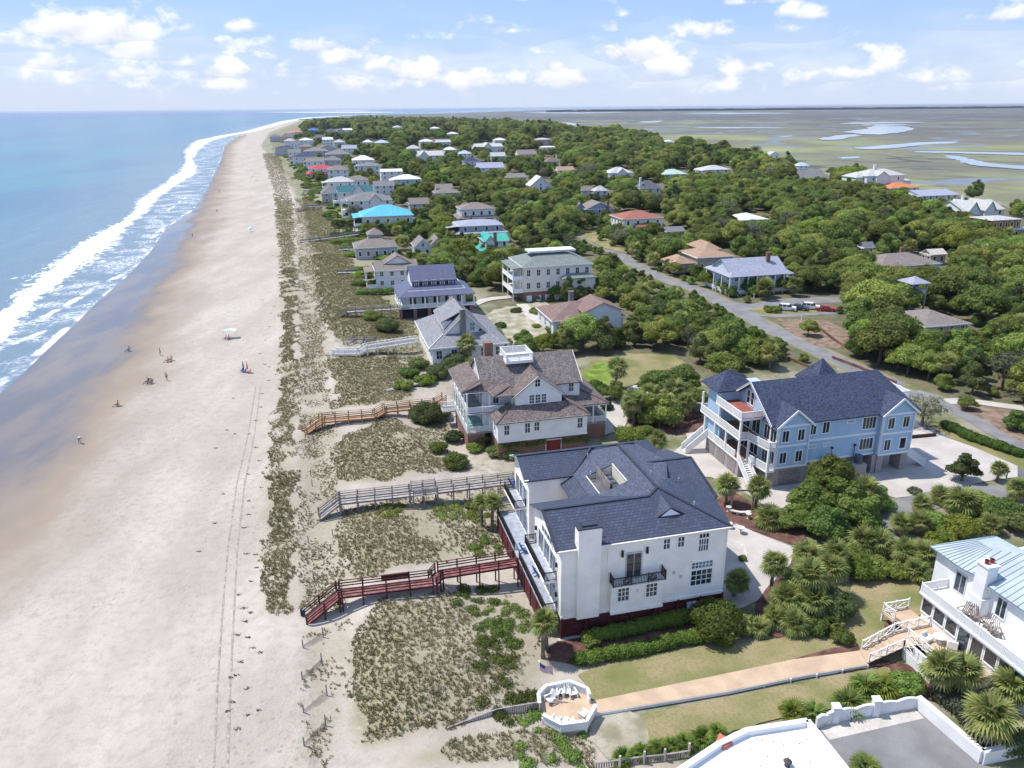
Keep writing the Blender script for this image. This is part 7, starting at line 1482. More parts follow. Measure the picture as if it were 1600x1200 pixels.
def umbrella(label, px, py, cols, r=1.15, h_=2.0, tilt=0.0, closed=False):
    p = G(px, py, -.2); z = gz(p.x, p.y); p = G(px, py, z); t_ = thing('beach_umbrella', label, 'umbrella', (p.x, p.y, z)); t_.rotation_euler = (tilt, tilt * .6, 0)
    q = MB(); q.cyl((0, 0), .025, .02, -.3, h_, 6); q.build('pole', WHITE, t_)
    if closed:
        q = MB(); q.cyl((0, 0), .10, .16, .65, 1.1, 8); q.cyl((0, 0), .16, .03, 1.1, h_, 8); q.build('folded_canopy', cols[0], t_); return
    for k in range(8):
        a0, a1 = k * .7854, (k + 1) * .7854; q = MB(); e0, e1 = (r * math.cos(a0), r * math.sin(a0), h_ - .5), (r * math.cos(a1), r * math.sin(a1), h_ - .5); m0, m1 = (r * .55 * math.cos(a0), r * .55 * math.sin(a0), h_ - .13), (r * .55 * math.cos(a1), r * .55 * math.sin(a1), h_ - .13)
        q.poly([e0, e1, m1, m0]); q.poly([m0, m1, (0, 0, h_)]); q.build('canopy_panel', cols[k % len(cols)], t_)
cT = mat('canvas_teal', (.25, .55, .52)); cLB = mat('canvas_pale_blue', (.45, .58, .72))
umbrella('teal and white beach umbrella standing alone on the middle beach', 391, 362, [cT, cW], 1.3, 2.0, .3)
for px, py, c_, lab in ((394, 275, cR, 'far orange and white beach umbrella, the farther one'), (397, 286, cR, 'far orange and white beach umbrella, the nearer one'), (401, 248, cN, 'tiny dark umbrella far along the beach'), (399, 282, cT, 'tiny teal umbrella beside the orange ones')): umbrella(lab, px, py, [c_, cW], 1.2, 2.0)
# sunshade over the group in the middle of the beach
p = G(361, 529, -.2); z = gz(p.x, p.y); t_ = thing('sun_shelter', 'pale blue and white sun shelter on four poles on the middle beach', 'shelter', (p.x, p.y, z), R_(10))
q = MB(); q.solid([(-1.4, -.8, 1.9), (0, -.8, 2.05), (0, .8, 2.05), (-1.4, .8, 1.9)], .04); q.build('canopy_panel', cLB, t_); q = MB(); q.solid([(0, -.8, 2.05), (1.4, -.8, 1.85), (1.4, .8, 1.85), (0, .8, 2.05)], .04); q.build('canopy_panel', cW, t_)
for x in (-1.35, 1.35):
    for y in (-.75, .75): q = MB(); q.cyl((x, y), .03, .03, -.2, 1.9, 6); q.build('pole', WHITE, t_)
beachchair('dark chair under the sun shelter', 357, 531, R_(-80), cN, ('person in a dark swimsuit under the sun shelter', SK2, None, cK, HD)); person('person in a yellow shirt beside the sun shelter', 353, 531, 'sit', R_(-70), SK, mat('cloth_yellow', (.65, .5, .08)), cN, HD)
umbrella('folded dark blue umbrella standing beside the blue chairs', 381, 580, [cN], 1, 2.2, 0, True); umbrella('folded orange umbrella standing beside the blue chairs', 387, 581, [cR], 1, 2.3, .05, True); beachchair('bright blue beach chair left of the folded umbrellas', 378, 581, R_(-120), cB); beachchair('bright blue beach chair in front of the folded umbrellas', 382, 582, R_(-100), cB); beachchair('orange beach chair right of the folded umbrellas', 389, 583, R_(-90), cR)
# bits of driftweed
WEED = mat('dry_weed', (.10, .085, .06)); random.seed(21)
for k, (px, py) in enumerate(((413, 571), (364, 624), (355, 674), (367, 680), (338, 702), (336, 820), (350, 774), (312, 864), (389, 999), (408, 1025), (360, 1062), (358, 1114), (392, 960), (405, 1116), (386, 868), (426, 400), (432, 420), (400, 318), (429, 480)) + tuple((412 - (yy - 600) * .07 + random.uniform(-16, 14), yy) for yy in range(470, 1160, 21))):
    p = G(px, py, -.2); z = gz(p.x, p.y); mb = MB()
    for j in range(14):
        a = random.random() * 6.28; r0 = random.random() * .35; mb.beam((r0 * math.cos(a), r0 * math.sin(a) * .5, .02), (r0 * math.cos(a) + random.uniform(-.2, .2), r0 * math.sin(a) * .5 + random.uniform(-.1, .1), .05 + .08 * random.random()), .04, .03)
    tag(mb.build('seaweed_clump', WEED, None, (p.x, p.y, z)), 'small dark clump of dried weed on the upper beach', 'seaweed', 'dried weed scattered on the beach')
p = G(474, 966, .1); q = MB(); q.box(-.25, .25, -.03, .03, .3, 1.0); q.box(-.05, .05, -.04, .04, 0, .4); tag(q.build('notice_board', cN, None, p), 'small dark blue notice at the foot of the red boardwalk', 'sign')
# ================================================================== vegetation
rng = np.random.default_rng(11)
def leafmat(name, dark, lite, dry=None, rand=.35):
    if name in MATS: return MATS[name]
    m = bpy.data.materials.new(name); m.use_nodes = True; t = m.node_tree; b = t.nodes['Principled BSDF']
    b.inputs['Roughness'].default_value = .6; b.inputs['Specular IOR Level'].default_value = .25
    oi = N(t, 'ShaderNodeObjectInfo'); lv = attr(t, 'lv')
    f = math_(t, 'ADD', math_(t, 'MULTIPLY', lv, 1 - rand), math_(t, 'MULTIPLY', oi.outputs['Random'], rand))
    c = mixc(t, f, dark, lite)
    hs = N(t, 'ShaderNodeHueSaturation'); t.links.new(c, hs.inputs['Color'])
    mr = N(t, 'ShaderNodeMapRange'); t.links.new(math_(t, 'FRACT', math_(t, 'MULTIPLY', oi.outputs['Random'], 7.31)), mr.inputs[0]); mr.inputs[3].default_value = .472; mr.inputs[4].default_value = .525; t.links.new(mr.outputs[0], hs.inputs['Hue'])
    mr2 = N(t, 'ShaderNodeMapRange'); t.links.new(math_(t, 'FRACT', math_(t, 'MULTIPLY', oi.outputs['Random'], 13.7)), mr2.inputs[0]); mr2.inputs[3].default_value = .62; mr2.inputs[4].default_value = 1.42; t.links.new(mr2.outputs[0], hs.inputs['Value'])
    t.links.new(hs.outputs[0], b.inputs['Base Color'])
    tr = N(t, 'ShaderNodeBsdfTranslucent'); t.links.new(hs.outputs[0], tr.inputs[0]); mx = N(t, 'ShaderNodeMixShader'); mx.inputs[0].default_value = .42
    out = t.nodes['Material Output']; t.links.new(b.outputs[0], mx.inputs[1]); t.links.new(tr.outputs[0], mx.inputs[2]); t.links.new(mx.outputs[0], out.inputs[0])
    MATS[name] = m; return m
OAKL = leafmat('oak_leaves', (.095, .125, .026), (.315, .38, .088)); DARKL = leafmat('cedar_leaves', (.055, .082, .028), (.195, .245, .078)); LIMEL = leafmat('lime_leaves', (.11, .16, .02), (.27, .34, .05)); GREYL = leafmat('grey_green_leaves', (.11, .12, .07), (.25, .265, .17))
SHRUBL = leafmat('shrub_leaves', (.08, .125, .024), (.25, .325, .075)); HEDGEL = leafmat('hedge_leaves', (.065, .115, .018), (.20, .29, .05))
PALML = leafmat('palm_leaves', (.115, .15, .038), (.34, .375, .12), rand=.25); PALMDRY = leafmat('dry_palm_leaves', (.25, .20, .13), (.52, .44, .31), rand=.2); SAGOL = leafmat('sago_leaves', (.10, .15, .02), (.30, .33, .05), rand=.4)
BARK = mat('bark', (.15, .12, .10), var=.25, vscale=3); PALMBARK = mat('palm_bark', (.20, .165, .13), var=.25, vscale=4, fine=.5, fscale=9)
def quads(C, Nn, size, asp=.6):
    n = len(C); up = rng.normal(size=(n, 3)); a = np.cross(Nn, up); a /= np.linalg.norm(a, axis=1)[:, None] + 1e-9; b = np.cross(Nn, a)
    s = size[:, None]; V = np.stack([C - a * s, C - b * s * asp, C + a * s, C + b * s * asp], 1).reshape(-1, 3)
    return V, np.arange(4 * n).reshape(n, 4)
def uvsphere(c, r, nu=9, nv=6):
    V = [(c[0], c[1], c[2] + r[2])]
    for j in range(1, nv):
        p = math.pi * j / nv
        for i in range(nu): V.append((c[0] + r[0] * math.sin(p) * math.cos(2 * math.pi * i / nu), c[1] + r[1] * math.sin(p) * math.sin(2 * math.pi * i / nu), c[2] + r[2] * math.cos(p)))
    V.append((c[0], c[1], c[2] - r[2])); F = []
    for i in range(nu): k = (i + 1) % nu; F.append((0, 1 + i, 1 + k, 1 + k)); F.append((len(V) - 1, 1 + (nv - 2) * nu + k, 1 + (nv - 2) * nu + i, 1 + (nv - 2) * nu + i))
    for j in range(nv - 2):
        for i in range(nu): k = (i + 1) % nu; F.append((1 + j * nu + i, 1 + (j + 1) * nu + i, 1 + (j + 1) * nu + k, 1 + j * nu + k))
    return np.array(V), F
def leafcloud(name, lobes, n, size, material, low=-.45, core=.8, tilt=.75, flat=.8):
    L = np.array(lobes, float); w = L[:, 3] ** 2; k = rng.choice(len(L), n, p=w / w.sum()); d = rng.normal(size=(n, 3)); d /= np.linalg.norm(d, axis=1)[:, None]
    d[:, 2] = np.where(d[:, 2] < low, -d[:, 2], d[:, 2])
    rr = L[k, 3] * (.82 + .3 * rng.random(n)); C = L[k, :3] + d * rr[:, None] * np.array([1, 1, flat])
    Nn = d + tilt * rng.normal(size=(n, 3)) * .6; Nn /= np.linalg.norm(Nn, axis=1)[:, None]
    V, F = quads(C, Nn, size * (.55 + .75 * rng.random(n))); lobev = rng.random(len(L)); lv = np.clip(.55 * lobev[k] + .5 * rng.random(n) - .03, 0, 1); lv = np.repeat(lv, 4)
    F = [tuple(f) for f in F]; Vs = [V]; lvs = [lv]; o = len(V)
    for l in lobes:
        sv, sf = uvsphere(l[:3], (l[3] * core, l[3] * core, l[3] * core * flat)); sv = sv + rng.normal(size=sv.shape) * l[3] * .06
        Vs.append(sv); lvs.append(np.full(len(sv), .4)); F += [tuple(dict.fromkeys(i + o for i in f)) for f in sf]; o += len(sv)
    V = np.concatenate(Vs); me = bpy.data.meshes.new(name); me.from_pydata(V.tolist(), [], F); at_ = me.attributes.new('lv', 'FLOAT', 'POINT'); at_.data.foreach_set('value', np.concatenate(lvs).astype('f4')); me.materials.append(material); me.update(); return me
def tube(mb, pts, radii, n=6, m=0):
    rings = []
    for k, p in enumerate(pts):
        p = Vector(p); d = (Vector(pts[min(k + 1, len(pts) - 1)]) - Vector(pts[max(k - 1, 0)])).normalized(); a = d.cross(Vector((.3, 1, .1))).normalized(); b = d.cross(a); i = len(mb.v)
        for j in range(n): q = p + (a * math.cos(2 * math.pi * j / n) + b * math.sin(2 * math.pi * j / n)) * radii[k]; mb.v.append(tuple(q))
        rings.append(i)
    for k in range(len(rings) - 1):
        for j in range(n): mb.f.append((rings[k] + j, rings[k] + (j + 1) % n, rings[k + 1] + (j + 1) % n, rings[k + 1] + j)); mb.m.append(m)
def treekit(kind, seed):
    r = random.Random(seed); R = 4.2
    if kind == 'oak': lobes = [(0, 0, 4.3, 2.2)] + [(math.cos(a) * R * .52 * r.uniform(.75, 1.15), math.sin(a) * R * .52 * r.uniform(.75, 1.15), r.uniform(3.1, 4.6), r.uniform(1.2, 1.9)) for a in [k * 2 * math.pi / 7 + r.uniform(-.3, .3) for k in range(7)]] + [(r.uniform(-1.6, 1.6), r.uniform(-1.6, 1.6), r.uniform(4.8, 5.7), r.uniform(.9, 1.4)) for k in range(4)] + [(math.cos(a) * R * .8, math.sin(a) * R * .8, r.uniform(2.6, 3.8), r.uniform(.7, 1.05)) for a in [r.uniform(0, 6.28) for k in range(6)]]
    elif kind == 'myrtle': lobes = [(0, 0, 2.4, 1.9)] + [(math.cos(a) * 1.6, math.sin(a) * 1.6, r.uniform(1.3, 2.9), r.uniform(.9, 1.5)) for a in [k * 1.05 + r.uniform(-.3, .3) for k in range(6)]] + [(r.uniform(-1, 1), r.uniform(-1, 1), r.uniform(3.3, 4.2), r.uniform(.7, 1.1)) for k in range(4)]
    else: lobes = [(r.uniform(-.9, .9), r.uniform(-.9, .9), z, 1.7 * (1.15 - z / 8) + r.uniform(-.2, .35)) for z in (2.2, 3.0, 3.9, 4.8, 5.6, 6.3)] + [(math.cos(a) * 1.8, math.sin(a) * 1.8, r.uniform(2.2, 4.2), r.uniform(.7, 1.1)) for a in [r.uniform(0, 6.28) for k in range(5)]]
    mb = MB(); zt = min(l[2] for l in lobes[:1]); lean = (r.uniform(-.3, .3), r.uniform(-.3, .3)); tube(mb, [(0, 0, -.2), (lean[0] * .4, lean[1] * .4, zt * .4), (lean[0], lean[1], zt)], [.30, .22, .15])
    for l in lobes[1:8]: tube(mb, [(lean[0] * .5, lean[1] * .5, zt * .45), ((l[0] + lean[0]) * .5, (l[1] + lean[1]) * .5, l[2] * .72), l[:3]], [.14, .10, .05], 5)
    return lobes, mb
KITS = {}
for kind, mats_, n_, sz in (('oak', OAKL, 5200, .215), ('myrtle', SHRUBL, 3600, .19), ('cedar', DARKL, 3800, .20)):
    for s_ in range(4 if kind == 'oak' else 3):
        lb, tb = treekit(kind, 50 + s_ * 7 + len(kind)); KITS[(kind, s_)] = (leafcloud(kind + '_crown', lb, n_, sz, mats_), tb.mesh(kind + '_trunk', BARK))
        if kind == 'oak' and s_ < 2: KITS[('lime', s_)] = (leafcloud('lime_crown', lb, n_, sz, LIMEL), KITS[(kind, s_)][1])
        if kind == 'oak' and s_ == 2: KITS[('bare', 0)] = (leafcloud('thin_crown', lb, 1700, .16, GREYL, core=.25), KITS[(kind, s_)][1])
# palms: fan fronds
def fanfrond(droop, nl=13, L=1.05):
    V, F, lv = [], [], []
    def strip(P_, ws, shade):
        b0 = len(V)
        for (p, w, sd) in zip(P_, ws, [None] * len(P_)):
            pass
        for k, p in enumerate(P_):
            d = (Vector(P_[min(k + 1, len(P_) - 1)]) - Vector(P_[max(k - 1, 0)])).normalized(); s = d.cross(Vector((0, 0, 1))); s = s.normalized() if s.length > .01 else Vector((0, 1, 0))
            V.append(tuple(Vector(p) - s * ws[k])); V.append(tuple(Vector(p) + s * ws[k])); lv.extend([shade, shade])
        for k in range(len(P_) - 1): F.append((b0 + 2 * k, b0 + 2 * k + 1, b0 + 2 * k + 3, b0 + 2 * k + 2))
    strip([(0, 0, 0), (.45, 0, .06), (.85, 0, .02)], [.025, .02, .02], .5)
    for k in range(nl):
        a = (k / (nl - 1) - .5) * 3.7; c, s = math.cos(a), math.sin(a); l_ = L * (1 - .18 * abs(a) / 1.9); z1 = .02 - .05 * abs(a); dr = droop * (1 + .25 * abs(a))
        strip([(.85, 0, .02), (.85 + c * l_ * .55, s * l_ * .55, z1 - dr * .18), (.85 + c * l_ * .92, s * l_ * .92, z1 - dr * .62)], [.03, .07, .012], random.random())
    return V, F, lv
def frondmesh(droop, material, seed):
    random.seed(seed); V, F, lv = fanfrond(droop); me = bpy.data.meshes.new('frond'); me.from_pydata(V, [], F); a_ = me.attributes.new('lv', 'FLOAT', 'POINT'); a_.data.foreach_set('value', np.array(lv, 'f4')); me.materials.append(material); return me
FRONDS = [frondmesh(d, PALML, k) for k, d in enumerate((.35, .55, .8, 1.0))]; DRYFR = [frondmesh(d, PALMDRY, k + 9) for k, d in enumerate((.9, 1.2))]
def frond_set(n, seed, dry=.2, size=1.0):
    r = random.Random(seed); out = []
    for k in range(n):
        f = (k + .5) / n; el = math.radians(78 - 125 * f + r.uniform(-9, 9)); azm = k * 2.39996 + r.uniform(-.25, .25); isdry = f > 1 - dry
        out.append((r.choice(DRYFR) if isdry else FRONDS[min(3, int(f * 3.2 + r.random() * .8))], Matrix.Rotation(azm, 4, 'Z') @ Matrix.Rotation(-el, 4, 'Y') @ Matrix.Scale(size * r.uniform(.85, 1.12) * (.9 if isdry else 1), 4)))
    return out
def joinfronds(name, fs):
    V, F, lv, mi = [], [], [], []; mats_ = [PALML, PALMDRY]
    for me, M in fs:
        o = len(V); V += [tuple(M @ v.co) for v in me.vertices]; F += [tuple(i + o for i in p.vertices) for p in me.polygons]; lv += [d.value for d in me.attributes['lv'].data]; mi += [0 if me.materials[0] == PALML else 1] * len(me.polygons)
    m2 = bpy.data.meshes.new(name); m2.from_pydata(V, [], F); [m2.materials.append(m) for m in mats_]; m2.polygons.foreach_set('material_index', mi); a_ = m2.attributes.new('lv', 'FLOAT', 'POINT'); a_.data.foreach_set('value', np.array(lv, 'f4')); return m2
PCROWN = [joinfronds('palm_crown', frond_set(46, 30 + k, .28)) for k in range(3)]
def ptrunk(hh, seed):
    r = random.Random(seed); mb = MB(); lx, ly = r.uniform(-.25, .25), r.uniform(-.25, .25); n = max(3, int(hh / .5)); pts, rad = [], []
    for k in range(n + 1):
        f = k / n; pts.append((lx * f * f, ly * f * f, -.2 + (hh + .2) * f)); rad.append(.19 - .03 * f + (.035 if k % 2 else 0) + (.09 if f > .85 else 0))
    tube(mb, pts, rad, 8); return mb.mesh('palm_trunk', PALMBARK), Vector((lx, ly, hh))
def palm(label, px, py, hgt, size=1.0, near=True, dry=.25, n=40, group=None, pos=None):
    p = pos if pos is not None else G(px, py, 0); z = gz(p[0], p[1]); hgt = round(hgt * 2) / 2; sd = random.randrange(6)
    t_ = thing('palm_tree', label, 'palm tree', (p[0], p[1], z), random.random() * 6.28, group)
    tm, top = cached(('ptrunk', hgt, sd), lambda: ptrunk(hgt, sd)); link('trunk', tm, t_)
    if near:
        for me, M in frond_set(n, random.randrange(9999), dry, size):
            o = link('frond', me, t_); o.matrix_local = Matrix.Translation(top) @ M
    else:
        o = link('crown', random.choice(PCROWN), t_, top); o.scale = (size,) * 3
    VEG.append((p[0], p[1])); return t_
VEG = []
random.seed(5)
ANCH = [(*tuple(G(a, b, 0))[:2], s_, None) for a, b, s_ in ((1250, 482, 'the parked cars'), (1205, 487, 'the traffic island'), (985, 560, 'the garden lawn'), (1000, 610, 'the curved garden drive'), (1262, 525, 'the clearing by the street'), (1060, 445, 'the middle of the street'), (1180, 500, 'the street corner'), (1480, 590, 'the timber edging'), (1550, 600, 'the pale drive'), (1400, 540, 'the curving terrace'), (1330, 470, 'the end of the side street'), (1300, 400, 'the woods interior'), (1500, 460, 'the far side woods'), (930, 380, 'the bend of the street'), (1100, 520, 'the wood between house and street'))]
def where(x, y):
    best = min(HOUSES + ANCH, key=lambda hh: (hh[0] - x) ** 2 + (hh[1] - y) ** 2 * .8); dd_ = 0 if best[3] is None else 6; dx, dy = x - best[0] - dd_, y - best[1] - dd_
    w = ('' if math.hypot(dx, dy) < 16 else 'some way ' if math.hypot(dx, dy) < 32 else 'far ') + ('behind ' if dy > abs(dx) else 'in front of ' if -dy > abs(dx) else 'inland of ' if dx > 0 else 'seaward of ') + best[2]
    return w
# ---- palms one can tell apart (base pixel, trunk height, size)
NP = [((1146, 932), 2.2, .85, 'small palm at the forecourt corner of the cream house'), ((1202, 938), 4.5, .85, 'slender taller palm standing alone on the forecourt edge'), ((1180, 794), 3.0, .95, 'palm at the right post of the swing arbour'), ((1134, 790), 3.0, .95, 'palm at the left post of the swing arbour'),
      ((1204, 822), 1.2, 1.1, 'low spreading palm in front of the wax myrtle thicket'), ((848, 1029), 4.0, .8, 'palm at the sea corner of the cream house, nearer of two'), ((854, 1014), 3.2, .75, 'palm at the sea corner of the cream house, farther of two'), ((753, 823), 3.4, .62, 'thin palm by the sea deck, left of two'), ((769, 830), 3.8, .68, 'thin palm by the sea deck, right of two'),
      ((1238, 945), 3.0, 1.0, 'palm at the left of the big palm clump'), ((1262, 950), 4.0, 1.1, 'tallest palm of the big clump on the mulch'), ((1290, 935), 3.6, 1.05, 'palm at the right of the big palm clump'), ((1225, 958), 2.0, .95, 'palm at the front left of the big palm clump'), ((1272, 965), 2.2, 1.0, 'palm at the front of the big palm clump, dry skirt'), ((1258, 905), 3.0, 1.0, 'palm at the back left of the big palm clump'), ((1298, 900), 3.2, .95, 'palm at the back right of the big palm clump'),
      ((1348, 862), 1.6, 1.1, 'bushy palm left of the curving drive'), ((1372, 868), 1.4, 1.0, 'bushy palm at the edge of the curving drive'), ((1407, 836), 1.6, .8, 'small yellowish palm with a thick trunk beside the drive'), ((1432, 832), 1.6, .9, 'dense green palm right of the yellowish one'), ((1418, 882), 1.6, 1.05, 'palm at the left above the metal roofed house'), ((1442, 890), 1.8, 1.0, 'palm touching the roof corner of the metal roofed house'), ((1428, 905), 1.2, .95, 'palm over the white tank behind the lawn'), ((1350, 800), 3.0, 1.15, 'palm rising out of the right side of the myrtle thicket'),
      ((1558, 752), 2.0, .7, 'small palm with a stout trunk beside the mailbox'), ((1462, 1085), 3.0, 1.0, 'palm with bare trunk below the terrace steps'), ((1504, 1085), 2.6, 1.0, 'palm in front of the glazed porch'), ((1538, 1165), 3.2, 1.2, 'largest palm with yellowing fronds at the lower right'), ((1575, 1100), 2.0, 1.0, 'palm close to the right edge behind the largest one'),
      ((1495, 800), 1.5, 1.25, 'big spreading palm with dry skirt in the thicket right of the drive'), ((1470, 785), 1.0, .9, 'low palm at the left of the thicket right of the drive'), ((1540, 830), 1.0, .9, 'low palm in the thicket near the right edge'), ((1590, 780), 1.4, .9, 'palm at the right edge above the thicket'), ((1438, 800), 1.0, .8, 'low palm at the near end of the thicket right of the drive'),
      ((1238, 985), 1.2, .9, 'low palm in front of the big palm clump'), ((1208, 975), 1.0, .8, 'low palm next to the rounded bush by the cream house'), ((1188, 990), .6, .7, 'palmetto left of the low palm in front of the clump'), ((1302, 985), .6, .75, 'palmetto at the right end of the mulch bed')]
for (b_, hh, sz, lab) in NP: palm(lab, b_[0], b_[1], hh, sz * 1.06, n=54)
# palmettos and sagos along the walls: low fronds with no trunk
def sago(label, px, py, size, m_=SAGOL, n=26, group='palmettos along the walls and fences'):
    p = G(px, py, 0); t_ = thing('palmetto', label, 'palmetto', (p.x, p.y, .1), random.random() * 6, group)
    for k in range(n):
        me = cached(('sago', m_.name, k % 3), lambda: frondmesh(.5 + .25 * (k % 3), m_, k)); f = (k + .5) / n; o = link('frond', me, t_); o.matrix_local = Matrix.Rotation(k * 2.4, 4, 'Z') @ Matrix.Rotation(-math.radians(75 - 70 * f), 4, 'Y') @ Matrix.Scale(size * random.uniform(.8, 1.1), 4)
for px, py, s_, m_, lab in ((1238, 1118, .85, SAGOL, 'yellow green palmetto, leftmost along the wavy white wall'), (1272, 1121, .8, SHRUBL, 'darker palmetto, second along the wavy white wall'), (1324, 1106, 1.0, SHRUBL, 'large green palmetto beside the pier of the wavy wall'), (1350, 1078, .95, SHRUBL, 'green palmetto at the edge of the far lawn'), (1377, 1080, 1.0, SAGOL, 'yellow green palmetto near the corner of the white wall'), (1352, 1204, .8, SHRUBL, 'palmetto top in the courtyard at the bottom edge'),
                            (973, 1188, .6, HEDGEL, 'leftmost small palmetto along the low grey fence'), (1000, 1180, .55, HEDGEL, 'second small palmetto along the low grey fence'), (1028, 1174, .65, HEDGEL, 'third small palmetto along the low grey fence'), (1048, 1170, .6, HEDGEL, 'fourth small palmetto along the low grey fence'), (1072, 1166, .65, HEDGEL, 'fifth small palmetto along the low grey fence'), (1098, 1158, .7, HEDGEL, 'sixth small palmetto along the low grey fence'), (1121, 1146, .5, HEDGEL, 'last small palmetto by the white parapet')): sago(lab, px, py, s_, m_)
# ---- shrubs, bushes and small trees one can tell apart
def bush(label, px, py, r, h_, mt=SHRUBL, name='shrub', n=None, cat='shrub', group=None, size=.17, pos=None, core=.82):
    p = Vector(pos) if pos is not None else G(px, py, 0); rr = random.Random(int(px * 31 + py)); k = max(5, int(5 + r * 2)); lobes = [(0, 0, h_ * .5, min(r * .75, h_ * .62))] + [(math.cos(a) * r * .6, math.sin(a) * r * .6, rr.uniform(.3, .62) * h_, rr.uniform(.32, .5) * min(r, h_ * 1.1)) for a in [j * 6.28 / k + rr.uniform(-.3, .3) for j in range(k)]] + [(rr.uniform(-.4, .4) * r, rr.uniform(-.4, .4) * r, h_ * .74, .32 * min(r, h_)) for j in range(3)]
    n = n or int(620 * (r * h_) ** .85 + 250); me = leafcloud(name, lobes, min(n, 9000), size, mt, low=-.3, core=core)
    o = link(name, me, None, (p.x, p.y, gz(p.x, p.y))); VEG.append((p.x, p.y)); return tag(o, label, cat, group)
def tree(kind, label, px, py, scale, hs=1.0, var=None, group=None, name=None, cat='tree', pos=None):
    p = Vector(pos) if pos is not None else G(px, py, 0); ks = [k for k in KITS if k[0] == kind]; c_, t__ = KITS[ks[random.randrange(len(ks)) if var is None else var % len(ks)]]
    nm = name or {'oak': 'oak_tree', 'lime': 'oak_tree', 'myrtle': 'wax_myrtle', 'cedar': 'cedar_tree', 'bare': 'bare_tree'}[kind]
    t_ = thing(nm, label, cat, (p.x, p.y, 0), random.random() * 6.28, group); t_.scale = (scale, scale, scale * hs); link('trunk', t__, t_); link('crown', c_, t_); VEG.append((p.x, p.y)); return t_
